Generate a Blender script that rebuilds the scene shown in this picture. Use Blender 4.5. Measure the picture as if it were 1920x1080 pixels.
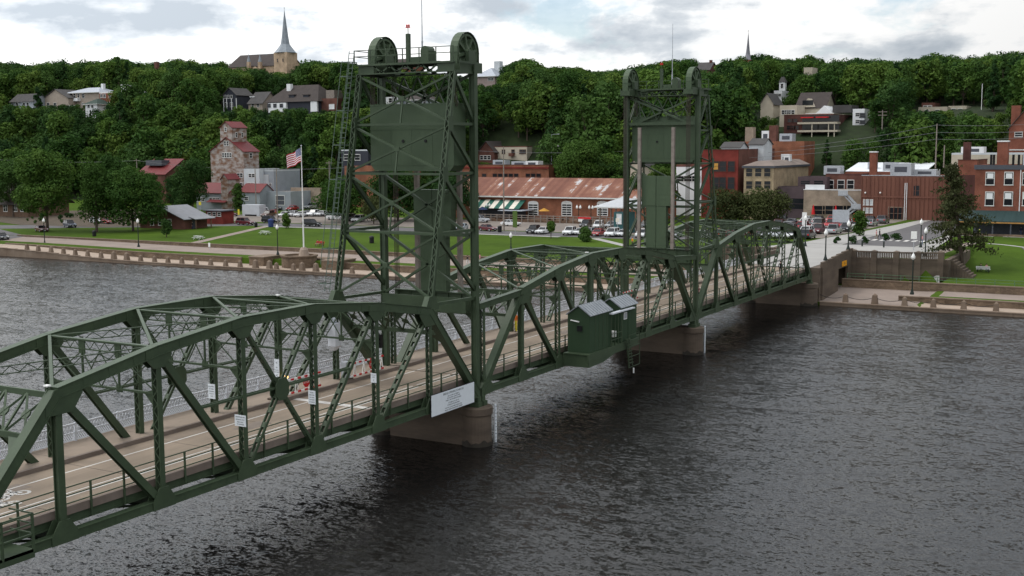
import bpy, math, random
import numpy as np
from mathutils import Vector, Matrix
R_ = math.radians
S = bpy.context.scene
for o in list(bpy.data.objects): bpy.data.objects.remove(o)
COL = S.collection
# ------------------------------------------------------------------ camera
CAM = np.array([-73.41, -44.13, 17.63]); YAW, PIT, ROL, FPX = .5140, -.1170, -.005, 2256.
Fv = np.array([math.cos(PIT)*math.cos(YAW), math.cos(PIT)*math.sin(YAW), math.sin(PIT)])
Rv = np.cross(Fv, [0, 0, 1]); Rv /= np.linalg.norm(Rv); Uv = np.cross(Rv, Fv)
Rv, Uv = Rv*math.cos(ROL)+Uv*math.sin(ROL), -Rv*math.sin(ROL)+Uv*math.cos(ROL)
cd = bpy.data.cameras.new('camera'); cam = bpy.data.objects.new('camera', cd); COL.objects.link(cam)
cd.sensor_width = 36; cd.lens = 36*FPX/1920; cd.clip_start = .5; cd.clip_end = 6000
cam.matrix_world = Matrix(((Rv[0], Uv[0], -Fv[0], CAM[0]), (Rv[1], Uv[1], -Fv[1], CAM[1]), (Rv[2], Uv[2], -Fv[2], CAM[2]), (0, 0, 0, 1)))
S.camera = cam
# survey helpers: photo pixel (1920 wide) -> world point on a plane
def ray(u, v): return Fv+Rv*(u-960)/FPX+Uv*(540-v)/FPX
def az(u, v, z): d = ray(u, v); return CAM+d*((z-CAM[2])/d[2])
def ax(u, v, x): d = ray(u, v); return CAM+d*((x-CAM[0])/d[0])
def ay(u, v, y): d = ray(u, v); return CAM+d*((y-CAM[1])/d[1])
# ------------------------------------------------------------------ world
SUN_EL, SUN_AZ = R_(56), R_(112)      # azimuth measured from +x towards +y
W = bpy.data.worlds.new('World'); S.world = W; W.use_nodes = True
nt = W.node_tree; nt.nodes.clear(); N = nt.nodes.new; L = nt.links.new
out = N('ShaderNodeOutputWorld'); mixs = N('ShaderNodeMixShader'); L(mixs.outputs[0], out.inputs[0])
sky = N('ShaderNodeTexSky'); sky.sky_type = 'NISHITA'; sky.sun_disc = False
sky.sun_elevation = SUN_EL; sky.sun_rotation = math.pi/2-SUN_AZ; sky.air_density = 1.0; sky.dust_density = 1.2
b1 = N('ShaderNodeBackground'); b1.inputs[1].default_value = .15; L(sky.outputs[0], b1.inputs[0])
b2 = N('ShaderNodeBackground'); b2.inputs[1].default_value = 1.0
tc = N('ShaderNodeTexCoord')
def wmap(sx, sy, sz, loc=(0, 0, 0)):
    m = N('ShaderNodeMapping'); m.inputs['Scale'].default_value = (sx, sy, sz); m.inputs['Location'].default_value = loc
    L(tc.outputs['Generated'], m.inputs[0]); return m.outputs[0]
def wnoise(vec, sc, det, rough, dist=0):
    n = N('ShaderNodeTexNoise'); n.inputs['Scale'].default_value = sc; n.inputs['Detail'].default_value = det
    n.inputs['Roughness'].default_value = rough; n.inputs['Distortion'].default_value = dist; L(vec, n.inputs['Vector']); return n.outputs['Fac']
def wramp(fac, stops, interp='LINEAR'):
    r = N('ShaderNodeValToRGB'); r.color_ramp.interpolation = interp; e = r.color_ramp.elements
    while len(e) < len(stops): e.new(.5)
    for q, (p, c) in zip(e, stops): q.position = p; q.color = (c if len(c) == 4 else (*c, 1))
    L(fac, r.inputs[0]); return r.outputs[0]
cov = wramp(wnoise(wmap(1, 1, 2.2, (3.1, .4, .2)), 6.5, 9, .55, .3), [(.39, (.22, .22, .22)), (.455, (1, 1, 1))])
big = wnoise(wmap(1, 1, 2.5, (7.7, 2.2, .35)), 9.5, 13, .58, .1)
band = wnoise(wmap(1, 1, 9.0, (1.7, 5.2, .15)), 2.6, 5, .5, .1)
mxn = N('ShaderNodeMath'); mxn.operation = 'MULTIPLY_ADD'; mxn.inputs[1].default_value = .7; L(band, mxn.inputs[0]); L(big, mxn.inputs[2])
col0 = wramp(mxn.outputs[0], [(.69, (.44, .49, .545)), (.785, (.62, .66, .70)), (.835, (.82, .84, .855)), (.895, (.96, .96, .955))])
# thin cloud glows more towards the hidden sun
dp = N('ShaderNodeVectorMath'); dp.operation = 'DOT_PRODUCT'; L(tc.outputs['Generated'], dp.inputs[0]); dp.inputs[1].default_value = (math.cos(SUN_EL)*math.cos(SUN_AZ), math.cos(SUN_EL)*math.sin(SUN_AZ), math.sin(SUN_EL))
gr = N('ShaderNodeMapRange'); gr.inputs[1].default_value = -.1; gr.inputs[2].default_value = 1.0; gr.inputs[3].default_value = .86; gr.inputs[4].default_value = 2.2; L(dp.outputs['Value'], gr.inputs[0])
vmx = N('ShaderNodeVectorMath'); vmx.operation = 'SCALE'; L(col0, vmx.inputs[0]); L(gr.outputs[0], vmx.inputs['Scale']); col = vmx.outputs[0]
L(col, b2.inputs[0]); L(cov, mixs.inputs[0]); L(b1.outputs[0], mixs.inputs[1]); L(b2.outputs[0], mixs.inputs[2])
# ------------------------------------------------------------------ sun behind thin cloud
sd = bpy.data.lights.new('sun', 'SUN'); sd.energy = 1.15; sd.angle = R_(14); sd.color = (1, .965, .91)
so = bpy.data.objects.new('sun', sd); COL.objects.link(so)
sdir = Vector((math.cos(SUN_EL)*math.cos(SUN_AZ), math.cos(SUN_EL)*math.sin(SUN_AZ), math.sin(SUN_EL)))
so.rotation_euler = sdir.to_track_quat('Z', 'Y').to_euler(); so.location = sdir*300
vs = S.view_settings; vs.view_transform = 'Standard'; vs.look = 'None'; vs.exposure = .12; vs.gamma = 1
S.render.engine = 'CYCLES'
random.seed(7); rng = np.random.default_rng(7)
# ------------------------------------------------------------------ materials
MATS = {}
def newmat(name):
    m = bpy.data.materials.new(name); m.use_nodes = True; MATS[name] = m
    return m, m.node_tree, m.node_tree.nodes['Principled BSDF']
def mat(name, c, rough=.7, var=.12, sc=1.5, metal=0, c2=None, bump=0, bsc=8, coord='Object', mix=.5, spec=.22, det=6, contrast=.22, st=None):
    """base colour broken up by two noises (c -> c2 stains), optional fine bump"""
    m, t, b = newmat(name); nn = t.nodes.new; ln = t.links.new
    b.inputs['Roughness'].default_value = rough; b.inputs['Metallic'].default_value = metal; b.inputs['Specular IOR Level'].default_value = spec
    co = nn('ShaderNodeTexCoord'); geo = nn('ShaderNodeNewGeometry')
    vec = geo.outputs['Position'] if coord == 'World' else co.outputs['Object']
    if st:
        mp = nn('ShaderNodeMapping'); mp.inputs['Scale'].default_value = st; ln(vec, mp.inputs[0]); vec = mp.outputs[0]
    n1 = nn('ShaderNodeTexNoise'); n1.inputs['Scale'].default_value = sc; n1.inputs['Detail'].default_value = det; ln(vec, n1.inputs['Vector'])
    r = nn('ShaderNodeValToRGB'); e = r.color_ramp.elements; e[0].position = mix-contrast; e[1].position = mix+contrast
    k = 1-var
    e[0].color = (*(x*k for x in c), 1) if c2 is None else (*c2, 1)
    e[1].color = (*(min(1, x*(1+var)) for x in c), 1) if c2 is None else (*c, 1)
    ln(n1.outputs['Fac'], r.inputs[0])
    n2 = nn('ShaderNodeTexNoise'); n2.inputs['Scale'].default_value = sc*7; n2.inputs['Detail'].default_value = 3; ln(vec, n2.inputs['Vector'])
    mr = nn('ShaderNodeMapRange'); mr.inputs[3].default_value = 1-var*.7; mr.inputs[4].default_value = 1+var*.7; ln(n2.outputs['Fac'], mr.inputs[0])
    mx = nn('ShaderNodeMixRGB'); mx.blend_type = 'MULTIPLY'; mx.inputs[0].default_value = 1; ln(r.outputs[0], mx.inputs[1]); ln(mr.outputs[0], mx.inputs[2])
    ln(mx.outputs[0], b.inputs['Base Color'])
    if bump:
        n3 = nn('ShaderNodeTexNoise'); n3.inputs['Scale'].default_value = bsc; n3.inputs['Detail'].default_value = 5; ln(vec, n3.inputs['Vector'])
        bp = nn('ShaderNodeBump'); bp.inputs['Strength'].default_value = bump; bp.inputs['Distance'].default_value = .05; ln(n3.outputs['Fac'], bp.inputs['Height']); ln(bp.outputs[0], b.inputs['Normal'])
    return m
def brick(name, c1, c2, cm, rough=.85, bs=3.0):
    m, t, b = newmat(name); nn = t.nodes.new; ln = t.links.new; b.inputs['Roughness'].default_value = rough; b.inputs['Specular IOR Level'].default_value = .15
    geo = nn('ShaderNodeNewGeometry'); sx = nn('ShaderNodeSeparateXYZ'); ln(geo.outputs['Position'], sx.inputs[0])
    ad = nn('ShaderNodeMath'); ad.operation = 'ADD'; ln(sx.outputs[0], ad.inputs[0]); ln(sx.outputs[1], ad.inputs[1])
    cb = nn('ShaderNodeCombineXYZ'); ln(ad.outputs[0], cb.inputs[0]); ln(sx.outputs[2], cb.inputs[1])
    br = nn('ShaderNodeTexBrick'); br.inputs['Scale'].default_value = bs; br.inputs['Color1'].default_value = (*c1, 1); br.inputs['Color2'].default_value = (*c2, 1); br.inputs['Mortar'].default_value = (*cm, 1); br.inputs['Mortar Size'].default_value = .012
    ln(cb.outputs[0], br.inputs['Vector'])
    n1 = nn('ShaderNodeTexNoise'); n1.inputs['Scale'].default_value = .45; n1.inputs['Detail'].default_value = 7; ln(geo.outputs['Position'], n1.inputs['Vector'])
    mr = nn('ShaderNodeMapRange'); mr.inputs[1].default_value = .3; mr.inputs[2].default_value = .7; mr.inputs[3].default_value = .68; mr.inputs[4].default_value = 1.2; ln(n1.outputs['Fac'], mr.inputs[0])
    mx = nn('ShaderNodeMixRGB'); mx.blend_type = 'MULTIPLY'; mx.inputs[0].default_value = 1; ln(br.outputs['Color'], mx.inputs[1]); ln(mr.outputs[0], mx.inputs[2]); ln(mx.outputs[0], b.inputs['Base Color'])
    return m
def stripes(name, cols, axis, period, rough=.6, metal=0, vary=.4):
    """sheet metal / boards: colour changes from strip to strip along one world axis"""
    m, t, b = newmat(name); nn = t.nodes.new; ln = t.links.new; b.inputs['Roughness'].default_value = rough; b.inputs['Metallic'].default_value = metal; b.inputs['Specular IOR Level'].default_value = .2
    geo = nn('ShaderNodeNewGeometry'); sx = nn('ShaderNodeSeparateXYZ'); ln(geo.outputs['Position'], sx.inputs[0])
    dv = nn('ShaderNodeMath'); dv.operation = 'DIVIDE'; dv.inputs[1].default_value = period; ln(sx.outputs[axis], dv.inputs[0])
    fl = nn('ShaderNodeMath'); fl.operation = 'FLOOR'; ln(dv.outputs[0], fl.inputs[0])
    n1 = nn('ShaderNodeTexNoise'); n1.inputs['Scale'].default_value = .22; n1.inputs['Detail'].default_value = 6; n1.inputs['Roughness'].default_value = .7; ln(geo.outputs['Position'], n1.inputs['Vector'])
    wn = nn('ShaderNodeTexWhiteNoise'); wn.noise_dimensions = '1D'; ln(fl.outputs[0], wn.inputs['W'])
    ma = nn('ShaderNodeMath'); ma.operation = 'MULTIPLY_ADD'; ma.inputs[1].default_value = vary; ln(wn.outputs[0], ma.inputs[0]); ln(n1.outputs['Fac'], ma.inputs[2])
    r = nn('ShaderNodeValToRGB'); e = r.color_ramp.elements
    while len(e) < len(cols): e.new(.5)
    for q, (p, c) in zip(e, cols): q.position = p; q.color = (*c, 1)
    ln(ma.outputs[0], r.inputs[0]); ln(r.outputs[0], b.inputs['Base Color'])
    fr = nn('ShaderNodeMath'); fr.operation = 'FRACT'; ln(dv.outputs[0], fr.inputs[0])
    bp = nn('ShaderNodeBump'); bp.inputs['Strength'].default_value = .6; bp.inputs['Distance'].default_value = .06; ln(fr.outputs[0], bp.inputs['Height']); ln(bp.outputs[0], b.inputs['Normal'])
    return m
def glass(name, c=(.012, .014, .017), rough=.12):
    m, t, b = newmat(name); b.inputs['Base Color'].default_value = (*c, 1); b.inputs['Roughness'].default_value = rough; b.inputs['Specular IOR Level'].default_value = .35
    return m
def leafmat(name, ca, cb, cc):
    m, t, b = newmat(name); nn = t.nodes.new; ln = t.links.new; t.nodes.remove(b)
    o = t.nodes['Material Output']; geo = nn('ShaderNodeNewGeometry'); oi = nn('ShaderNodeObjectInfo')
    n1 = nn('ShaderNodeTexNoise'); n1.inputs['Scale'].default_value = .35; n1.inputs['Detail'].default_value = 3; ln(geo.outputs['Position'], n1.inputs['Vector'])
    ma = nn('ShaderNodeMath'); ma.operation = 'MULTIPLY_ADD'; ma.inputs[1].default_value = .75; ln(oi.outputs['Random'], ma.inputs[0]); ln(n1.outputs['Fac'], ma.inputs[2])
    rp = nn('ShaderNodeMath'); rp.operation = 'MULTIPLY_ADD'; rp.inputs[1].default_value = .1; ln(geo.outputs['Random Per Island'], rp.inputs[0]); ln(ma.outputs[0], rp.inputs[2])
    r = nn('ShaderNodeValToRGB'); e = r.color_ramp.elements; e.new(.5)
    dv_ = nn('ShaderNodeMath'); dv_.operation = 'MULTIPLY'; dv_.inputs[1].default_value = .7; ln(rp.outputs[0], dv_.inputs[0])
    for q, (p, c) in zip(e, ((.32, ca), (.62, cb), (.98, cc))): q.position = p; q.color = (*c, 1)
    ln(dv_.outputs[0], r.inputs[0])
    d = nn('ShaderNodeBsdfDiffuse'); tr = nn('ShaderNodeBsdfTranslucent'); gl = nn('ShaderNodeBsdfGlossy'); gl.inputs['Roughness'].default_value = .5; gl.inputs['Color'].default_value = (.25, .28, .22, 1)
    m1 = nn('ShaderNodeMixShader'); m1.inputs[0].default_value = .25; m2 = nn('ShaderNodeMixShader'); m2.inputs[0].default_value = .025
    ln(r.outputs[0], d.inputs[0]); ln(r.outputs[0], tr.inputs[0]); ln(d.outputs[0], m1.inputs[1]); ln(tr.outputs[0], m1.inputs[2]); ln(m1.outputs[0], m2.inputs[1]); ln(gl.outputs[0], m2.inputs[2]); ln(m2.outputs[0], o.inputs[0])
    return m
GREEN = mat('bridge_green_paint', (.055, .082, .045), .5, .24, .7, c2=(.039, .059, .033), spec=.26, coord='World', det=9)
GREEN2 = mat('bridge_green_plate', (.068, .100, .056), .55, .18, .6, c2=(.053, .080, .045), spec=.24, coord='World', st=(1, 1, .35), det=9)
ROPE = mat('wire_rope', (.045, .036, .028), .6, .2, 3)
DECKC = mat('deck_concrete', (.30, .24, .182), .9, .16, .5, c2=(.205, .163, .125), bump=.15, coord='World', st=(.12, 1.6, 1), det=9)
WALKC = mat('walk_concrete', (.285, .23, .18), .9, .14, .5, c2=(.20, .16, .125), bump=.15, coord='World', st=(.4, 1.2, 1), det=9)
CURBC = mat('curb_concrete', (.21, .17, .145), .9, .16, .6, c2=(.15, .12, .10), coord='World')
PIERC = mat('pier_concrete', (.138, .106, .080), .85, .22, .55, c2=(.072, .055, .043), bump=.3, bsc=4, coord='World', st=(.45, .45, 1.6), det=9)
QUAYC = mat('quay_concrete', (.215, .165, .125), .9, .2, .4, c2=(.14, .10, .072), bump=.3, bsc=3, coord='World')
PLAZAC = mat('plaza_concrete', (.31, .30, .285), .9, .08, .3, coord='World')
WHITE = mat('white_paint', (.74, .74, .72), .6, .05, 2)
LINEW = mat('road_line_white', (.66, .65, .62), .7, .15, 1.2, c2=(.48, .45, .42), coord='World')
GALV = mat('galvanised_steel', (.40, .42, .45), .5, .12, 3, metal=.3)
FENCEG = mat('fence_grey', (.60, .62, .66), .5, .1, 3)
LADDG = mat('ladder_green', (.10, .135, .11), .6, .1, 3)
BLACK = mat('black_metal', (.012, .012, .013), .5, .1, 3)
GLASS = glass('dark_glass')
SIGNW = mat('sign_white', (.70, .74, .78), .5, .03, 3)
INK = mat('sign_ink', (.06, .07, .08), .7, .05, 3)
RED = mat('red_paint', (.50, .018, .02), .5, .08, 3)
WOODG = mat('grey_timber', (.27, .235, .205), .85, .2, 2, c2=(.18, .15, .13))
ROOFM = mat('hut_roof_metal', (.33, .35, .375), .55, .14, 1.2, c2=(.23, .25, .27), metal=.15)
# ------------------------------------------------------------------ mesh helpers
V = lambda *a: np.array(a, float)
class MB:
    def __init__(s): s.v = []; s.f = []; s.m = []; s.mi = 0
    def add(s, vs, fs):
        k = len(s.v); s.v.extend([tuple(map(float, p)) for p in vs])
        for f in fs: s.f.append(tuple(k+i for i in f)); s.m.append(s.mi)
        return s
    def box(s, x0, x1, y0, y1, z0, z1):
        return s.add([(x0, y0, z0), (x1, y0, z0), (x1, y1, z0), (x0, y1, z0), (x0, y0, z1), (x1, y0, z1), (x1, y1, z1), (x0, y1, z1)],
                     [(0, 3, 2, 1), (4, 5, 6, 7), (0, 1, 5, 4), (1, 2, 6, 5), (2, 3, 7, 6), (3, 0, 4, 7)])
    def beam(s, p, q, w, h, side=None):
        """rectangular bar p->q; w measured along 'side', h along the third axis"""
        p, q = V(*p), V(*q); d = q-p; d /= np.linalg.norm(d)
        if side is None:
            side = np.cross(d, (0, 0, 1.)) if abs(d[2]) < .95 else V(0, 1, 0)
        side = V(*side); side = side-d*(side@d); side /= np.linalg.norm(side); n = np.cross(side, d)
        a, b = side*w/2, n*h/2
        return s.add([p-a-b, p+a-b, p+a+b, p-a+b, q-a-b, q+a-b, q+a+b, q-a+b], [(0, 3, 2, 1), (4, 5, 6, 7), (0, 1, 5, 4), (1, 2, 6, 5), (2, 3, 7, 6), (3, 0, 4, 7)])
    def tube(s, p, q, r0, r1=None, n=8, cap=True):
        r1 = r0 if r1 is None else r1; p, q = V(*p), V(*q); d = q-p; d /= np.linalg.norm(d)
        a = np.cross(d, (0, 0, 1.)) if abs(d[2]) < .95 else np.cross(d, (1., 0, 0)); a /= np.linalg.norm(a); b = np.cross(d, a)
        vs = [p+(a*math.cos(t)+b*math.sin(t))*r0 for t in [2*math.pi*i/n for i in range(n)]]+[q+(a*math.cos(t)+b*math.sin(t))*r1 for t in [2*math.pi*i/n for i in range(n)]]
        fs = [(i, (i+1) % n, n+(i+1) % n, n+i) for i in range(n)]
        if cap: fs += [tuple(range(n-1, -1, -1)), tuple(range(n, 2*n))]
        return s.add(vs, fs)
    def lathe(s, c, prof, n=12):
        c = V(*c); vs = []; fs = []
        for r, z in prof: vs += [c+V(r*math.cos(2*math.pi*i/n), r*math.sin(2*math.pi*i/n), z) for i in range(n)]
        for k in range(len(prof)-1): fs += [(k*n+i, k*n+(i+1) % n, (k+1)*n+(i+1) % n, (k+1)*n+i) for i in range(n)]
        fs += [tuple(range(n-1, -1, -1)), tuple(range((len(prof)-1)*n, len(prof)*n))]
        return s.add(vs, fs)
    def ext(s, pts, d):
        """extrude a planar polygon of 3-D points along vector d"""
        n = len(pts); P = [V(*p) for p in pts]; d = V(*d)
        return s.add(P+[p+d for p in P], [tuple(range(n-1, -1, -1)), tuple(range(n, 2*n))]+[(i, (i+1) % n, n+(i+1) % n, n+i) for i in range(n)])
    def quad(s, a, b, c, d): return s.add([a, b, c, d], [(0, 1, 2, 3)])
    def mesh(s, name, mats, org=(0, 0, 0), smooth=False):
        me = bpy.data.meshes.new(name); o = V(*org)
        me.from_pydata([tuple(V(*p)-o) for p in s.v], [], s.f)
        for m in (mats if isinstance(mats, (list, tuple)) else [mats]): me.materials.append(m)
        if any(s.m): me.polygons.foreach_set('material_index', s.m)
        if smooth: me.polygons.foreach_set('use_smooth', [True]*len(s.f))
        return me
    def build(s, name, mats, parent=None, org=None, smooth=False):
        """link as ONE mesh object; coordinates are world, origin at the parent's origin (or org)"""
        o = parent.get('_o') if parent is not None else None
        base = V(*o) if o is not None else (V(*org) if org is not None else V(0, 0, 0))
        ob = bpy.data.objects.new(name, s.mesh(name, mats, base, smooth)); COL.objects.link(ob)
        if parent is not None: ob.parent = parent
        else: ob.location = base
        ob['_o'] = tuple(base)
        return ob
def tag(o, label=None, cat=None, group=None, kind=None):
    if label: o['label'] = label
    if cat: o['category'] = cat
    if group: o['group'] = group
    if kind: o['kind'] = kind
    return o
def thing(name, label, cat, loc=(0, 0, 0), group=None):
    o = bpy.data.objects.new(name, None); COL.objects.link(o); o.location = tuple(map(float, loc)); o['_o'] = tuple(map(float, loc)); o.empty_display_size = .3
    return tag(o, label, cat, group)
def struct(name, mb, m, smooth=False): return tag(mb.build(name, m, smooth=smooth), kind='structure')
def part(o, parent, name, loc=(0, 0, 0)):
    """another copy of a part's mesh under a parent"""
    c = bpy.data.objects.new(name, o.data if hasattr(o, 'data') else o); COL.objects.link(c); c.parent = parent; c.location = loc; c['_o'] = parent['_o']
    return c
def dup(root, loc, rz=0, scale=None, label=None, group=None):
    r = root.copy(); COL.objects.link(r); r.location = tuple(map(float, loc)); r.rotation_euler = (0, 0, rz); r['_o'] = tuple(map(float, loc))
    if scale is not None: r.scale = (scale,)*3 if not hasattr(scale, '__len__') else scale
    if label: r['label'] = label
    if group: r['group'] = group
    for ch in list(root.children):
        c = ch.copy(); COL.objects.link(c); c.parent = r
        for g in list(ch.children):
            e = g.copy(); COL.objects.link(e); e.parent = c
    return r
def text_mesh(body, size, m, parent, pos, right, up, name='lettering', align='CENTER', ext=.002):
    cu = bpy.data.curves.new(name, 'FONT'); cu.body = body; cu.size = size; cu.align_x = align; cu.align_y = 'CENTER'; cu.extrude = ext; cu.resolution_u = 2
    ob = bpy.data.objects.new(name, cu); COL.objects.link(ob)
    bpy.context.view_layer.update(); me = bpy.data.meshes.new_from_object(ob.evaluated_get(bpy.context.evaluated_depsgraph_get())); bpy.data.objects.remove(ob)
    me.materials.clear(); me.materials.append(m)
    o = bpy.data.objects.new(name, me); COL.objects.link(o); r, u = V(*right), V(*up); n = np.cross(r, u); base = V(*parent['_o']); p = V(*pos)-base
    o.parent = parent; o.matrix_local = Matrix(((r[0], u[0], n[0], p[0]), (r[1], u[1], n[1], p[1]), (r[2], u[2], n[2], p[2]), (0, 0, 0, 1))); o['_o'] = tuple(base)
    return o
# ================================================================== BRIDGE
P = 6.096; YW = 7.83; HT = [0, 6.70, 7.73, 8.36, 8.36, 7.73, 6.70, 0]; ZD = 1.15; ZS = 1.38; ZWAT = -3.8
def laced(mb, p, q, sep, dep, t=.055, pitch=.34, side=(0, 1, 0), both=True, bar=.05):
    """two plates held apart by zigzag lacing bars"""
    p, q = V(*p), V(*q); d = q-p; Ln = np.linalg.norm(d); d /= Ln; sd_ = V(*side); sd_ = sd_-d*(sd_@d); sd_ /= np.linalg.norm(sd_); n = np.cross(d, sd_)
    for k in (-1, 1): mb.beam(p+sd_*k*sep/2, q+sd_*k*sep/2, t, dep, side=sd_)
    m = max(2, int(Ln/pitch)); st = Ln/m
    for f in ((-1, 1) if both else (0,)):
        off = n*f*(dep/2-.012)
        for i in range(m):
            k = 1 if (i % 2) else -1
            mb.beam(p+d*st*i+sd_*k*(sep/2-t/2)+off, p+d*st*(i+1)-sd_*k*(sep/2-t/2)+off, .014, bar, side=n)
    return mb
def battened(mb, p, q, sep, dep, t=.06, pitch=1.1, side=(0, 1, 0), bl=.32):
    p, q = V(*p), V(*q); d = q-p; Ln = np.linalg.norm(d); d /= Ln; sd_ = V(*side); sd_ = sd_-d*(sd_@d); sd_ /= np.linalg.norm(sd_); n = np.cross(d, sd_)
    for k in (-1, 1): mb.beam(p+sd_*k*sep/2, q+sd_*k*sep/2, t, dep, side=sd_)
    m = max(2, int(Ln/pitch))
    for i in range(m+1):
        c = p+d*(Ln*(i/m)*.96+Ln*.02)
        for f in (-1, 1): mb.beam(c-d*bl/2+n*f*(dep/2-.01), c+d*bl/2+n*f*(dep/2-.01), sep, .02, side=sd_)
    return mb
def hbeam(mb, p, q, w, h, side=(0, 1, 0), tf=.05):
    """two flange plates and a recessed web: w along side, h across"""
    p, q = V(*p), V(*q); d = q-p; d /= np.linalg.norm(d); sd_ = V(*side); sd_ = sd_-d*(sd_@d); sd_ /= np.linalg.norm(sd_); n = np.cross(d, sd_)
    for k in (-1, 1): mb.beam(p+sd_*k*(w/2-tf/2), q+sd_*k*(w/2-tf/2), tf, h, side=sd_)
    mb.beam(p, q, w-2*tf-.004, h*.55, side=sd_); return mb
def chord(mb, p, q, w=.40, h=.46):
    mb.beam(p, q, w, h, side=(0, 1, 0)); p, q = V(*p), V(*q); d = q-p; d /= np.linalg.norm(d); n = np.cross(d, (0, 1, 0)); n = n if n[2] > 0 else -n
    mb.beam(p+n*(h/2+.02), q+n*(h/2+.02), w+.10, .04, side=(0, 1, 0))
    for k in (-1, 1): mb.beam(p-n*(h/2-.03)+V(0, k*(w/2+.025), 0), q-n*(h/2-.03)+V(0, k*(w/2+.025), 0), .05, .05, side=(0, 1, 0))
    L_ = np.linalg.norm(q-p); m = int(L_/1.5)          # rivet strips / splice plates on the sides
    for i in range(1, m):
        c = p+d*L_*i/m
        for k in (-1, 1): mb.beam(c-d*.09, c+d*.09, .016, h*.86, side=(0, 1, 0)) if False else mb.add(*_plate(c, d, n, V(0, k*(w/2+.006), 0), .10, h*.42))
    return mb
def _plate(c, d, n, o, a, b):
    c = c+o; t = V(0, .006 if o[1] > 0 else -.006, 0)
    vs = [c-d*a-n*b, c+d*a-n*b, c+d*a+n*b, c-d*a+n*b]; vs = vs+[x+t for x in vs]
    return vs, [(0, 1, 2, 3), (7, 6, 5, 4), (0, 4, 5, 1), (1, 5, 6, 2), (2, 6, 7, 3), (3, 7, 4, 0)]
def gusset(x, y, z, pts, th=.05):
    mb = MB()
    for k in (-1, 1): mb.ext([(x+a, y+k*.215-th/2*1, z+b) for a, b in pts], (0, th, 0))
    return mb
def fence_bay():
    """pedestrian fence bay, local x 0..P/2, y 0, z 0..1.02: hoops above, diamond lattice below"""
    w = P/2; mb = MB()
    for z, t in ((1.0, .065), (.50, .055), (.07, .055)): mb.box(0, w, -t/2, t/2, z-t/2, z+t/2)
    nh = 13
    for i in range(nh):
        c = w*(i+.5)/nh; r = .25; pr = None
        for k in range(7):
            a = math.pi*k/6; pnt = (min(w-.01, max(.01, c+r*math.cos(a))), 0, .52+.45*math.sin(a))
            if pr and abs(pr[0]-pnt[0]) > 1e-4: mb.beam(pr, pnt, .026, .030, side=(0, 1, 0))
            pr = pnt
    n = 22
    for i in range(-1, n):
        a, b = w*i/n, w*(i+2)/n
        for z0, z1 in ((.09, .48), (.48, .09)):
            x0, x1 = max(a, 0), min(b, w)
            f = lambda x: z0+(z1-z0)*(x-a)/(b-a)
            mb.beam((x0, 0, f(x0)), (x1, 0, f(x1)), .02, .030, side=(0, 1, 0))
    return mb.mesh('fence_panel', FENCEG)
FENCE_BAY = fence_bay()
_fp = MB(); _fp.box(-.05, .05, -.05, .05, 0, 1.06); _fp.ext([(0, .05, 0), (0, .05, .75), (0, .32, 0)], (.04, 0, 0)); FENCE_POST = _fp.mesh('fence_post', FENCEG)
RUBB = mat('joint_filler', (.05, .043, .038), .9); PATCH = mat('concrete_patch', (.215, .178, .148), .9, .15, 1, coord='World')
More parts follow.
